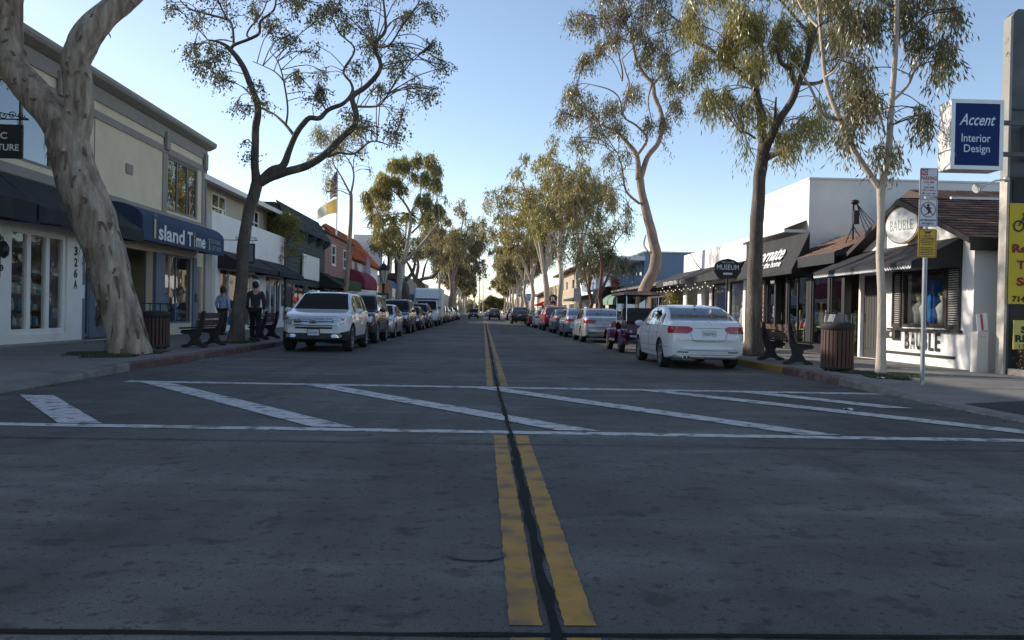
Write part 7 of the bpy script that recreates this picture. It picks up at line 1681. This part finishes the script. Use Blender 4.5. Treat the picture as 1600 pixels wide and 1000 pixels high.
for i, (y, c, k, l) in enumerate([(98, edge, BLACK, 'small black crossover right ahead of the out-parked black SUV'), (106, sed, DKBLUE, 'small dark blue sedan in the far right row'), (114, edge, WHITE, 'small white crossover in the far right row'), (123, sed, GREY, 'tiny grey sedan in the far right row'), (133, boxy, DKBLUE, 'tiny dark SUV in the far right row'), (143, sed, SILVER, 'tiny silver sedan at the end of the far right row')]):
    clone(c, l, XRc-.35, y, 1, k)
clone(boxy, 'dark vehicle driving away in the right lane far down the street', 1.75, 132, 1, DKBLUE, group='cars driving on the street')
clone(boxy, 'dark vehicle with lit headlights coming towards the camera far down the left lane', -1.7, 146, -1, BLACK, group='cars driving on the street')
clone(sed, 'tiny silver car farther off in the right lane', 1.3, 215, 1, SILVER, group='cars driving on the street')
# ---------------------------------------------------------------- white box truck
VAN = dict(L=3.4, w=[(-1.7, .98), (-.8, .99), (.6, .98), (1.3, .93), (1.6, .84), (1.7, .74)], top=[(-1.7, 2.1), (-.6, 2.12), (0, 2.08), (.15, 2.0), (.5, 1.66), (.82, 1.30), (.95, 1.26), (1.4, 1.18), (1.62, 1.05), (1.7, .85)],
    belt=[(-1.7, 1.28), (.8, 1.22), (1.5, 1.08), (1.7, .85)], bot=[(-1.7, .40), (1.4, .38), (1.7, .50)], tumble=.12, ws=(.16, .83), rw=(-9, -8), side=[(-.55, .42)], doors=[(-.62, .62)], axles=(.78,), wr=.36, track=1.66, tw=.24, seats=(-.2, -.9), seatz=.75, mirror=(.55, 1.45), spokes=8, bow=.06, clad=False, gap=.06, mirrormat=BLKTRIM)
van = Car('box_truck', 'white box truck parked on the left side before the far cars', VAN, WHITE); van.t['category'] = 'truck'
head(van, .80, .98, .56, .82); van.patch('grille', [(.78, -.50, .50), (1.0, -.50, .50)], 'f', BLKTRIM, nu=8); van.plate('f', .55, '8F23104')
mbuild(lambda b: b.box(-1.12, 1.12, -5.4, -.75, .72, 3.05), 'cargo_box', M('truck_box', (.70, .69, .66), .5, .06, 1), van.t, bevel=.03)
mbuild(lambda b: b.prism([(-.745, 2.15), (.1, 2.2), (-.3, 2.9), (-.745, 3.04)], -.95, .95, 'yz'), 'wind_deflector', WHITE, van.t)
mbuild(lambda b: (b.box(-.9, .9, -5.3, -1.5, .52, .70),), 'chassis', BLKTRIM, van.t)
w0 = [k for k in kids(van.t) if k.name.startswith('wheel') and not k.name.startswith('wheel_arch')][0]
for sx in (-1, 1): w = copy_tree(w0, van.t); w.location = (sx*.84, -3.9, .36); w.rotation_euler.z = 0 if sx > 0 else PI
van.t.location = (-4.55, 67.3, 0); van.t.rotation_euler.z = PI
# ---------------------------------------------------------------- purple vintage-style cart, seen from behind
ct = thing('golf_cart', 'dark purple vintage-style open cart with black roof parked behind the white sedan', 'cart')
PURP = paint('purple', (.075, .012, .045), .2, .3)
def tub(b):
    pr = [(-1.45, .42), (-1.52, .62), (-1.45, .92), (-1.2, 1.02), (-.6, .98), (-.2, .62), (.5, .55), (.75, .95), (1.2, .98), (1.75, .86), (1.85, .62), (1.8, .42)]
    b.prism(pr, -.52, .52, 'yz')
mbuild(tub, 'body', PURP, ct, bevel=.04)
def fender(b, x, y, r, w):
    n = 12
    for q in range(n):
        a0, a1 = PI*.02+PI*1.02*q/n, PI*.02+PI*1.02*(q+1)/n
        for (u0, u1, k0, k1) in ((-1, -.4, .92, 1.0), (-.4, .4, 1, 1), (.4, 1, 1, .92)):
            P = lambda a, u, k: (x+u*w/2, y+r*k*math.cos(a)*1.12, .30+r*k*math.sin(a))
            b.add([P(a0, u0, k0), P(a0, u1, k1), P(a1, u1, k1), P(a1, u0, k0)], [(0, 1, 2, 3)], True)
for sx in (-1, 1):
    for y in (-1.0, 1.35): mbuild(lambda b: fender(b, sx*.60, y, .43, .30), 'fender', PURP, ct)
    mbuild(lambda b: b.prism([(-.6, .34), (-.6, .40), (.85, .40), (.85, .34)], sx*.48, sx*.72, 'yz'), 'running_board', BLKTRIM, ct)
    for y in (-1.0, 1.35):
        wo = mbuild(lambda b: b.lathe([(.16, -.07), (.24, -.09), (.29, -.08), (.30, -.05), (.30, .05), (.29, .08), (.24, .09), (.16, .07)], (sx*.60, y, .30), 28, 'x'), 'wheel', RUBBER, ct)
        mbuild(lambda b: (b.lathe([(.17, sx*.075), (.165, sx*.05), (.05, sx*.065), (.001, sx*.08)], (sx*.60, y, .30), 20, 'x'), [b.beam((sx*.665, y, .30), (sx*.665, y+.15*math.cos(2*PI*k/6), .30+.15*math.sin(2*PI*k/6)), .03, .02) for k in range(6)]), 'rim', CHROME, wo)
    for (y, z0) in ((-1.28, .95), (.62, .9)): mbuild(lambda b: b.tube([(sx*.50, y, z0), (sx*.50, y+.05, 1.83)], .018, 8), 'roof_post', CHROME, ct)
    mbuild(lambda b: b.lathe([(.001, -.02), (.045, -.02), (.05, 0), (.001, .0)], (sx*.58, -1.44, .56), 14, 'y'), 'tail_lamp', REDLENS, ct)
    mbuild(lambda b: b.ball((sx*.40, -1.56, .66), .05, 10), 'bumper_lamp', CLEARL, ct)
    mbuild(lambda b: b.ball((sx*.44, 1.75, .78), .1, 12), 'headlight', CHROME, ct)
mbuild(lambda b: b.grid(lambda u, v: ((u-.5)*1.24, -1.55+2.5*v, 1.86+.08*(1-(2*u-1)**2)*(1-.6*(2*v-1)**4)), 10, 12), 'roof_skin', BLKTRIM, ct)
mbuild(lambda b: (b.box(-.62, .62, -1.56, -1.52, 1.80, 1.90), b.box(-.62, .62, .93, .97, 1.80, 1.90), b.box(-.64, -.60, -1.52, .93, 1.80, 1.88), b.box(.60, .64, -1.52, .93, 1.80, 1.88)), 'roof_edge', M('roof_purple', (.05, .012, .03), .3, coat=.6), ct)
mbuild(lambda b: b.box(-.2, .2, -1.58, -1.561, 1.82, 1.87), 'brake_lamp', REDLENS, ct)
for y in (-.95, .05):
    mbuild(lambda b: b.box(-.46, .46, y-.22, y+.25, .86, 1.0), 'seat', SEATM, ct, bevel=.04); mbuild(lambda b: b.obox((0, y-.28, 1.18), (.46, 0, 0), (0, .06, 0), (0, -.03, .22)), 'backrest', SEATM, ct, bevel=.03)
mbuild(lambda b: b.tube([(-.5, -1.45, 1.0), (-.5, -1.5, 1.25), (.5, -1.5, 1.25), (.5, -1.45, 1.0)], .02, 6), 'grab_rail', BLKTRIM, ct)
mbuild(lambda b: b.obox((0, .72, 1.40), (.50, 0, 0), (0, .006, 0), (0, .02, .40)), 'windscreen', CARGLASS, ct)
mbuild(lambda b: b.tube([(-.22+.16*math.cos(2*PI*k/14), .45, 1.12+.15*math.sin(2*PI*k/14)) for k in range(15)], .014, 6), 'steering_wheel', BLKTRIM, ct)
mbuild(lambda b: b.box(-.45, .45, -1.62, -1.55, .48, .56), 'bumper', CHROME, ct, bevel=.015)
ct.location = (4.95, 27.0, 0)
# ================================================================== STREET FURNITURE, SIGNS, PEOPLE
BWOOD = M('bench_wood', (.085, .045, .032), .7, .25, 8, .3, 40, stretch=(1, .25, 1)); BEND = M('bench_end', (.022, .020, .019), .75, .2, 8, .3, 40)
def bench(label, s, x, y0, y1):
    """back to the road, seat towards the shops; s = -1 left, +1 right"""
    t = thing('park_bench', label, 'bench', (0, 0, 0), 'benches along the kerb'); L = y1-y0
    prof = [(0, .92), (.07, .92), (.10, .86), (.15, .56), (.22, .47), (.56, .44), (.60, .40), (.57, .35), (.38, .33), (.34, .22), (.42, .10), (.56, .06), (.58, 0), (.44, 0), (.34, .05), (.22, .06), (.10, .02), (.06, 0), (-.06, 0), (-.05, .06), (.08, .12), (.14, .24), (.10, .38), (.04, .56)]
    for y in (.18, L-.18): mbuild(lambda b: b.prism([(s*p[0], p[1]) for p in prof], y-.05, y+.05), 'bench_end', BEND, t, bevel=.008)
    for (a, z) in ((.085, .80), (.125, .62)): mbuild(lambda b: b.obox((s*(a+.025), L/2, z), (.018, 0, 0), (0, L/2, 0), (-s*.012, 0, .075)), 'back_slat', BWOOD, t, bevel=.006)
    for k in range(4): mbuild(lambda b: b.box(s*(.235+.092*k), s*(.315+.092*k), 0, L, .485-.006*k, .525-.006*k), 'seat_slat', BWOOD, t, bevel=.006)
    t.location = (x, y0, .152); return t
bench('dark wooden bench beside the slatted bin on the left pavement', -1, -6.95, 20.9, 22.75)
bench('dark wooden bench half hidden by the white crossover on the left pavement', -1, -6.95, 26.9, 28.75)
bench('dark wooden bench between the dark trunk and the bin on the right pavement', 1, 6.72, 18.0, 20.1)
def bin_(label, x, y, h, r, hood):
    t = thing('litter_bin', label, 'litter bin', (0, 0, 0), 'slatted litter bins')
    mbuild(lambda b: b.lathe([(.001, .06), (r*.88, .06), (r*.88, h-.06), (r*.8, h-.04), (.001, h-.04)], n=24), 'liner', BLKTRIM, t)
    sl = None
    for k in range(24):
        if sl is None: sl = MB().box(-.030, .030, -.012, .012, .07, h-.1).build('slat', M('bin_wood', (.080, .038, .027), .7, .3, 6, .3, 40, stretch=(3, 3, .3)), t, bevel=.005); o = sl
        else: o = sl.copy(); COL.objects.link(o); KID[t.name].append(o)
        a = 2*PI*k/24; o.location = (r*.97*math.cos(a), r*.97*math.sin(a), 0); o.rotation_euler.z = a+PI/2
    mbuild(lambda b: (b.lathe([(r*1.0, h-.11), (r*1.06, h-.10), (r*1.06, h), (r*.98, h+.03), (r*.55, h+.05), (r*.5, h+.02), (r*.5, h-.04)], n=28),), 'lid', BEND, t)
    mbuild(lambda b: b.lathe([(r*.98, .04), (r*1.02, .05), (r*1.02, .10), (r*.98, .11)], n=28), 'base_ring', BEND, t)
    for k in range(4): mbuild(lambda b: b.box(-.03, .03, -.03, .03, 0, .06), 'foot', BEND, t).location = (r*.75*math.cos(k*PI/2+.7), r*.75*math.sin(k*PI/2+.7), 0)
    mbuild(lambda b: b.tube([(-r*.95, 0, h), (-r*.95, 0, h+hood), (r*.95, 0, h+hood), (r*.95, 0, h)], .014, 6), 'hoop', BEND, t)
    mbuild(lambda b: b.tube([(0, -r*.95, h), (0, -r*.95, h+hood-.004), (0, r*.95, h+hood-.004), (0, r*.95, h)], .014, 6), 'hoop', BEND, t)
    t.location = (x, y, .152); return t
bin_('brown slatted litter bin half hidden by the big leaning trunk', -7.85, 20.2, .86, .33, .22)
o = bin_('brown slatted litter bin between the bench and the slim pale tree on the right', 7.0, 16.2, .92, .305, .22)
mbuild(lambda b: b.prism([(-.16, .96), (.16, .96), (.11, 1.12), (-.11, 1.12)], -.14, .14), 'ash_hood', M('hood_grey', (.16, .165, .17), .45, .1, metal=.3), o).matrix_parent_inverse = Matrix()
# ---------------------------------------------------------------- sign post with three plates
sp = thing('sign_post', 'galvanised post with no parking, skateboarding and dog notice plates at right', 'sign', (7.15, 13.28, .15))
PX, PY = 7.15, 13.28
GALV = M('galvanised_steel', (.34, .35, .36), .45, .15, 6, metal=.7)
mbuild(lambda b: b.box(PX-.026, PX+.026, PY-.026, PY+.026, .14, 3.5), 'post', GALV, sp)
hl_ = None
for k in range(58):
    if hl_ is None: hl_ = MB().lathe([(.001, 0), (.011, 0)], n=8, axis='y').build('hole', BLKTRIM, sp); o = hl_
    else: o = hl_.copy(); COL.objects.link(o); KID[sp.name].append(o)
    o.location = Vector((PX, PY-.0275, .22+.034*k))
def plate(name, z0, z1, col, w=.305):
    n = 6; r = .03; c = PX+.015
    pts = []
    for (cx, cz, a0) in ((c+w/2-r, z1-r, 0), (c-w/2+r, z1-r, PI/2), (c-w/2+r, z0+r, PI), (c+w/2-r, z0+r, 1.5*PI)):
        pts += [(cx+r*math.cos(a0+PI/2*k/n), cz+r*math.sin(a0+PI/2*k/n)) for k in range(n+1)]
    return mbuild(lambda b: b.prism(pts, PY-.036, PY-.030), name, col, sp), c
SIGNW = M('sign_sheet_white', (.60, .61, .62), .45, .05); SIGNR = M('sign_red', (.36, .02, .03), .5, .05); SIGNY = M('sign_sheet_amber', (.55, .31, .015), .45, .06)
def pt(body, x, z, w, h, m, par, bold=.02): text('sign_lettering', body, (x, PY-.036, z), (1, 0, 0), (0, 0, 1), w, h, m, par, off=.002, bold=bold)
def border(par, z0, z1, c, m, w=.305, i=.012, th=.006):
    x0, x1 = c-w/2+i, c+w/2-i; y0, y1 = PY-.0385, PY-.0365
    mbuild(lambda b: (b.box(x0, x1, y0, y1, z0+i, z0+i+th), b.box(x0, x1, y0, y1, z1-i-th, z1-i), b.box(x0, x0+th, y0, y1, z0+i+th, z1-i-th), b.box(x1-th, x1, y0, y1, z0+i+th, z1-i-th)), 'sign_border', m, par)
p1, c1 = plate('parking_plate', 3.19, 3.65, SIGNW); border(p1, 3.19, 3.65, c1, SIGNR)
mbuild(lambda b: b.box(c1-.13, c1-.02, PY-.0385, PY-.0365, 3.53, 3.63), 'sign_panel', SIGNR, p1); text('sign_lettering', 'NO', (c1-.075, PY-.0386, 3.58), (1, 0, 0), (0, 0, 1), .09, .075, SIGNW, p1, off=.002, bold=.02)
pt('PARKING', c1, 3.485, .255, .06, SIGNR, p1); pt('3:30 AM', c1, 3.42, .16, .035, SIGNR, p1); pt('TO', c1, 3.378, .035, .02, SIGNR, p1); pt('6:30 AM', c1, 3.335, .16, .035, SIGNR, p1); pt('STREET SWEEPING', c1, 3.288, .23, .024, SIGNR, p1)
mbuild(lambda b: b.add([(c1-.12, PY-.038, 3.24), (c1-.08, PY-.038, 3.26), (c1-.08, PY-.038, 3.245), (c1+.08, PY-.038, 3.245), (c1+.08, PY-.038, 3.26), (c1+.12, PY-.038, 3.24), (c1+.08, PY-.038, 3.22), (c1+.08, PY-.038, 3.235), (c1-.08, PY-.038, 3.235), (c1-.08, PY-.038, 3.22)], [tuple(range(9, -1, -1))]), 'arrow', SIGNR, p1)
p2, c2 = plate('skateboard_plate', 2.70, 3.155, SIGNW); border(p2, 2.70, 3.155, c2, PLTXT)
def skate(b):
    y = PY-.0375
    for p, q, w in [((-.03, .035), (.02, -.005), .045), ((.02, -.005), (-.005, -.06), .026), ((.02, -.0), (.045, -.04), .026), ((-.03, .035), (-.075, .05), .018), ((.0, .04), (.055, .02), .018), ((-.06, -.085), (.06, -.035), .013)]:
        p, q = Vector((c2+p[0], y, 2.975+p[1])), Vector((c2+q[0], y, 2.975+q[1])); d = (q-p).normalized(); s_ = Vector((d.z, 0, -d.x))*w/2; b.sheet([p-s_, q-s_, q+s_, p+s_])
    b.sheet(disc((c2+.0, y-.0004, 2.975+.07), (1, 0, 0), (0, 0, 1), .024, 12))
mbuild(skate, 'pictogram', LBLACK, p2)
mbuild(lambda b: (b.tube([(c2+.118*math.cos(2*PI*k/30), PY-.039, 2.975+.118*math.sin(2*PI*k/30)) for k in range(31)], .006, 4), b.tube([(c2-.083, PY-.040, 2.975+.083), (c2+.083, PY-.040, 2.975-.083)], .005, 4)), 'prohibition_ring', SIGNR, p2)
pt('SKATEBOARDING', c2, 2.805, .25, .034, LBLACK, p2); pt('PROHIBITED', c2, 2.752, .20, .034, LBLACK, p2)
p3, c3 = plate('notice_plate', 2.20, 2.665, SIGNY); border(p3, 2.20, 2.665, c3, LBLACK)
def dog(b):
    y = PY-.0375; z = 2.605
    for p, q, w in [((-.035, 0), (.03, .005), .03), ((.03, .005), (.06, .025), .018), ((-.03, -.0), (-.045, -.03), .012), ((.02, 0), (.035, -.032), .012), ((-.035, .005), (-.06, .025), .009)]:
        p, q = Vector((c3+p[0], y, z+p[1])), Vector((c3+q[0], y, z+q[1])); d = (q-p).normalized(); s_ = Vector((d.z, 0, -d.x))*w/2; b.sheet([p-s_, q-s_, q+s_, p+s_])
mbuild(dog, 'pictogram', LBLACK, p3)
pt('NOTICE', c3, 2.545, .13, .03, LBLACK, p3); pt('DOG OWNERS', c3, 2.505, .22, .03, LBLACK, p3)
def fine(b):
    for k in range(9):
        w = [.24, .22, .18, .0, .22, .24, .2, .24, .21][k]
        x = c3-w/2
        while x < c3+w/2-.01: 
            l_ = .012+.02*((k*7+int(x*1000)) % 3)/2; b.box(x, min(x+l_, c3+w/2), PY-.0385, PY-.0368, 2.462-.027*k, 2.474-.027*k); x += l_+.007
o = mbuild(fine, 'small_print', LBLACK, p3); tag(o, kind='stuff')
for z in (3.62, 3.22, 3.12, 2.73, 2.64, 2.23): mbuild(lambda b: b.lathe([(.001, -.042), (.009, -.041), (.010, -.036)], (PX+.015, PY, z), 8, 'y'), 'bolt', GALV, sp)
# ---------------------------------------------------------------- people
def skin_mesh(name, joints, edges, mat, parent, sub=2):
    """one continuous surface grown on a skeleton: joints = {key: (x, y, z, rx, ry)}"""
    ks = list(joints); me = bpy.data.meshes.new(name); me.from_pydata([joints[k][:3] for k in ks], [(ks.index(a), ks.index(b)) for a, b in edges], [])
    ob = bpy.data.objects.new('tmp_skin', me); COL.objects.link(ob)
    md = ob.modifiers.new('s', 'SKIN'); md.use_smooth_shade = True; md.branch_smoothing = .4
    ob.modifiers.new('d', 'SUBSURF').levels = sub; ob.modifiers['d'].render_levels = sub
    sv = me.skin_vertices[0].data
    for i, k in enumerate(ks): sv[i].radius = joints[k][3:5]; sv[i].use_root = (i == 0)
    dg = bpy.context.evaluated_depsgraph_get(); res = bpy.data.meshes.new_from_object(ob.evaluated_get(dg))
    bpy.data.objects.remove(ob); res.materials.clear(); res.materials.append(mat)
    return obj_from_mesh(name, res, parent)
def person(label, x, y, rz, h, shirt, trousers, cap, stride, hold=None, haircol=(.03, .022, .018)):
    t = thing('person', label, 'person'); k = h/1.75
    S = M('skin', (.45, .27, .19), .55, .06, 6)
    def J(d): return {n: tuple(v*k for v in p) for n, p in d.items()}
    fl, fr = stride, -stride
    B = J(dict(pel=(0, 0, .95, .125, .095), sp=(0, .01, 1.12, .12, .09), ch=(0, .02, 1.30, .145, .105), nk=(0, .02, 1.47, .055, .055), hb=(0, .035, 1.56, .075, .085), hd=(0, .04, 1.66, .078, .095), tp=(0, .03, 1.735, .045, .055),
        sl=(-.18, .02, 1.41, .058, .055), el=(-.235, -.01, 1.14, .043, .043), wl=(-.235, .10, .92, .028, .03), hl=(-.23, .13, .845, .036, .022), sr=(.18, .02, 1.41, .058, .055), er=(.235, -.03, 1.14, .043, .043), wr=(.23, .06, .91, .028, .03), hr=(.225, .085, .835, .036, .022),
        jl=(-.09, 0, .90, .085, .085), kl=(-.095, .06+fl*.5, .50, .058, .06), al=(-.10, fl-.02, .09, .038, .042), tl=(-.105, fl+.15, .035, .036, .028), jr=(.09, 0, .90, .085, .085), kr=(.095, .06+fr*.4, .50, .058, .06), ar=(.10, fr-.02, .09, .038, .042), tr=(.105, fr+.15, .035, .036, .028)))
    E = [('pel', 'sp'), ('sp', 'ch'), ('ch', 'nk'), ('nk', 'hb'), ('hb', 'hd'), ('hd', 'tp'), ('ch', 'sl'), ('sl', 'el'), ('el', 'wl'), ('wl', 'hl'), ('ch', 'sr'), ('sr', 'er'), ('er', 'wr'), ('wr', 'hr'), ('pel', 'jl'), ('jl', 'kl'), ('kl', 'al'), ('al', 'tl'), ('pel', 'jr'), ('jr', 'kr'), ('kr', 'ar'), ('ar', 'tr')]
    for sd_, w in (('l', -1), ('r', 1)):
        hx, hy, hz = B['h'+sd_][:3]
        for q, (dx, dy, L) in enumerate(((-.02, .012, .070), (-.007, .018, .082), (.007, .018, .078), (.02, .010, .062))):
            a, b_, c = 'f%s%da' % (sd_, q), 'f%s%db' % (sd_, q), 'f%s%dc' % (sd_, q)
            B[a] = (hx+dx*k*.7, hy+dy*k, hz-.03*k, .0095*k, .0095*k); B[b_] = (hx+dx*k, hy+dy*k+.012, hz-.03*k-L*.5*k, .009*k, .009*k); B[c] = (hx+dx*k, hy+dy*k+.004, hz-.03*k-L*k, .007*k, .007*k); E += [('h'+sd_, a), (a, b_), (b_, c)]
        B['th%s0' % sd_] = (hx-w*.028*k, hy+.035*k, hz-.012*k, .011*k, .011*k); B['th%s1' % sd_] = (hx-w*.03*k, hy+.055*k, hz-.05*k, .009*k, .009*k); E += [('h'+sd_, 'th%s0' % sd_), ('th%s0' % sd_, 'th%s1' % sd_)]
    skin_mesh('body', B, E, S, t)
    g = 1.22
    sh = {n: B[n][:3]+(B[n][3]*g+.008, B[n][4]*g+.008) for n in ('pel', 'sp', 'ch', 'sl', 'el', 'sr', 'er')}
    sh['pel'] = (0, 0, .90*k, .155*k, .125*k); sh['sp'] = (0, .01, 1.12*k, .155*k, .122*k); sh['ch'] = (0, .02, 1.31*k, .178*k, .135*k); sh['nk'] = (0, .02, 1.455*k, .075*k, .072*k); sh['wl'] = B['wl'][:3]+(.043*k, .043*k); sh['wr'] = B['wr'][:3]+(.043*k, .043*k)
    skin_mesh('jacket', sh, [('pel', 'sp'), ('sp', 'ch'), ('ch', 'nk'), ('ch', 'sl'), ('sl', 'el'), ('el', 'wl'), ('ch', 'sr'), ('sr', 'er'), ('er', 'wr')], shirt, t)
    tr = {n: B[n][:3]+(B[n][3]*1.2+.008, B[n][4]*1.2+.008) for n in ('jl', 'kl', 'jr', 'kr')}; tr = dict(pel=(0, 0, .96*k, .145*k, .115*k), **tr); tr['al'] = B['al'][:3]+(.066*k, .07*k); tr['ar'] = B['ar'][:3]+(.066*k, .07*k)
    skin_mesh('trousers', tr, [('pel', 'jl'), ('jl', 'kl'), ('kl', 'al'), ('pel', 'jr'), ('jr', 'kr'), ('kr', 'ar')], trousers, t)
    for n, sg in (('l', fl), ('r', fr)):
        ax, ay, az = B['a'+n][:3]; mbuild(lambda b: b.prism([(ay-.10*k, 0), (ay+.20*k, 0), (ay+.21*k, .035), (ay+.12*k, .075), (ay-.02*k, .11), (ay-.10*k, .10)], ax-.05*k, ax+.05*k, 'yz'), 'shoe', M('shoe_dark', (.025, .022, .02), .6, .1), t, bevel=.012)
    mbuild(lambda b: (b.ball((0, -.004*k, 1.64*k), .108*k, 16, (.92, 1.0, 1.12)),), 'hair', M('hair_'+label[:6].replace(' ', '_'), haircol, .8, .2, 20), t)
    def capf(b):
        prof = [(.112, 1.615), (.114, 1.68), (.098, 1.735), (.07, 1.765), (.03, 1.778), (.001, 1.78)]
        b.lathe([(r*k, z*k) for r, z in prof], (0, .028*k, 0), 20)
    cp = mbuild(capf, 'cap', cap, t); mbuild(lambda b: b.grid(lambda u, v: ((u-.5)*.16*k*(1-.2*v), (.12+.085*v)*k, (1.665-.012*v-.04*(2*u-1)**2*.5)*k), 8, 4), 'cap_brim', cap, cp)
    for sx in (-1, 1): mbuild(lambda b: b.ball((sx*.085*k, .04*k, 1.625*k), .028*k, 10, (.45, .8, 1.15)), 'ear', S, t)
    # face: eyes, nose, mouth
    for sx in (-1, 1): mbuild(lambda b: b.ball((sx*.032*k, .125*k, 1.63*k), .011*k, 8), 'eye', M('eye_dark', (.05, .04, .035), .3), t)
    mbuild(lambda b: b.prism([(.118*k, 1.635*k), (.150*k, 1.59*k), (.118*k, 1.58*k)], -.014*k, .014*k, 'yz'), 'nose', S, t, bevel=.003); mbuild(lambda b: b.box(-.026*k, .026*k, .118*k, .126*k, 1.545*k, 1.553*k), 'mouth', M('lip', (.3, .12, .1), .5), t)
    t.location = (x, y, .152); t.rotation_euler.z = rz; return t
person('person in pale blue shirt and dark cap on the left pavement seen from behind', -9.6, 31.0, -.15, 1.76, M('shirt_pale_blue', (.34, .44, .58), .85, .12, 6, .3, 30), M('trousers_dark', (.02, .021, .025), .85, .15), M('cap_dark', (.03, .03, .035), .8), .10)
person('person in dark jacket and white cap walking away beside the dark tree on the left', -6.98, 25.75, .12, 1.86, M('jacket_charcoal', (.03, .033, .036), .85, .15, 6, .3, 30), M('trousers_black', (.014, .014, .016), .85, .15), M('cap_white', (.62, .62, .66), .8, .05), .16, haircol=(.3, .29, .28))
bg_ = thing('shopping_bag', 'small blue bag hanging from the hand of the person in pale blue', 'bag', (-9.35, 31.1, .75))
mbuild(lambda b: b.prism([(-9.44, .52), (-9.24, .52), (-9.26, .82), (-9.42, .82)], 31.04, 31.14), 'bag_body', M('bag_blue', (.05, .16, .35), .7, .1), bg_, bevel=.01); mbuild(lambda b: b.tube([(-9.40, 31.09, .82), (-9.36, 31.09, .93), (-9.31, 31.09, .93), (-9.28, 31.09, .82)], .006, 5), 'bag_handle', BLKTRIM, bg_)
# ---------------------------------------------------------------- lantern, flags, far sign plates
lt = thing('street_lantern', 'dark post with six-sided glass lantern before the red tiled roof', 'street lamp', (-7.2, 60, .15))
LX, LY = -7.2, 60
mbuild(lambda b: b.lathe([(.001, .1), (.24, .15), (.22, .5), (.12, .7), (.09, 1.0), (.075, 2.9), (.12, 3.0), (.09, 3.1)], (LX, LY, 0), 14), 'post', BEND, lt)
mbuild(lambda b: b.lathe([(.10, 3.1), (.20, 3.25), (.34, 4.0), (.36, 4.05)], (LX, LY, 0), 6, smooth=False), 'glass', M('lantern_glass', (.55, .50, .40), .3, .1), lt)
mbuild(lambda b: b.lathe([(.40, 4.03), (.40, 4.1), (.22, 4.4), (.06, 4.55), (.05, 4.7), (.001, 4.75)], (LX, LY, 0), 6, smooth=False), 'cap', BEND, lt)
for q in range(6): mbuild(lambda b: b.beam((LX+.2*math.cos(q*PI/3), LY+.2*math.sin(q*PI/3), 3.23), (LX+.36*math.cos(q*PI/3), LY+.36*math.sin(q*PI/3), 4.05), .03, .03), 'rib', BEND, lt)
fp = thing('flagpole', 'tall white flagpole on the pink clapboard building', 'flagpole', (-11.4, 63, 6.5))
fz = 14.4; FX = at(527, 300, 63).x
mbuild(lambda b: b.tube([(FX, 63, 6.4), (FX, 63, fz)], [.06, .03], 8), 'pole', WHITEP, fp); mbuild(lambda b: b.ball((FX, 63, fz+.06), .08, 10), 'finial', M('brass', (.6, .4, .12), .3, metal=1), fp)
def flagcloth(name, label, top, hgt, ln, droop, mats, wave, rows):
    t = thing(name, label, 'flag', (FX, 63, top-hgt))
    def fn(u, v): return (FX-.04-ln*u*(1-.0*v), 63+wave*math.sin(7*u+2*v)*u, top-hgt*v*(1-.35*u)-droop*u**1.3)
    n = len(mats)
    for i, m in enumerate(mats):
        if rows: mbuild(lambda b: b.grid(lambda u, v: fn(u, (i+v)/n), 14, 1), 'stripe', m, t)
        else: mbuild(lambda b: b.grid(lambda u, v: fn((i+u)/n, v), 8, 10), 'panel', m, t)
    return t, fn
FR, FW, FB = M('flag_red', (.42, .02, .03), .8, .1), M('flag_white', (.7, .7, .68), .8, .05), M('flag_blue', (.03, .05, .18), .8, .1)
ft, ff = flagcloth('flag', 'striped red and white flag with blue canton hanging limp on the flagpole', 11.6, 2.0, .5, .9, [FR, FW]*6+[FR], .10, True)
mbuild(lambda b: b.grid(lambda u, v: tuple(Vector(ff(u*.42, v*.54))+Vector((0, -.02, 0))), 5, 6), 'canton', FB, ft)
flagcloth('flag', 'yellow and white flag streaming left from the flagpole', 9.5, 1.1, 1.45, .9, [leaf_mat('flag_yellow', (.62, .42, .10), (.62, .42, .10), .6), leaf_mat('flag_tail', (.75, .74, .66), (.75, .74, .66), .6)], .22, False)
def small_sign(label, x, y, zc, w, h, mat, txt=None, tm=None, rd=False, face=-1):
    t = thing('traffic_sign', label, 'sign', (x, y, .15), 'traffic signs down the street')
    mbuild(lambda b: b.tube([(x, y, .15), (x, y, zc+h/2)], .03, 6), 'post', GALV, t)
    pl_ = mbuild(lambda b: (b.prism([(x+w/2*math.cos(2*PI*k/20), zc+h/2*math.sin(2*PI*k/20)) for k in range(20)], y-.05, y-.035) if rd else b.box(x-w/2, x+w/2, y-.05, y-.035, zc-h/2, zc+h/2)), 'plate', mat, t)
    if txt: text('lettering', txt, (x, y-.05, zc), (1, 0, 0), (0, 0, 1), w*.6, h*.5, tm, pl_, off=.004, bold=.03)
small_sign('pale blue parking sign plate far down the right pavement', 6.9, 128, 3.6, .75, 1.1, M('sign_pale_blue', (.30, .42, .62), .5), 'P', LWHITE)
small_sign('dark round sign with white letter on the right pavement before the tan shop', 6.9, 82, 2.6, .9, .9, BLKTRIM, 'R', LWHITE, True)
small_sign('tall pale sign plate beside the slender wavy tree on the right', 7.0, 62, 2.6, .5, 1.0, M('sign_sheet_grey', (.5, .52, .5), .5))
small_sign('small dark green plate on a post beside the street lantern on the left', -6.9, 57.5, 2.1, .75, .5, M('sign_dark_green', (.03, .06, .05), .5), '420', LWHITE)
small_sign('small blue plate on a post behind the dark SUV on the left', -6.9, 84, 2.5, .9, .7, M('sign_mid_blue', (.04, .10, .28), .5))
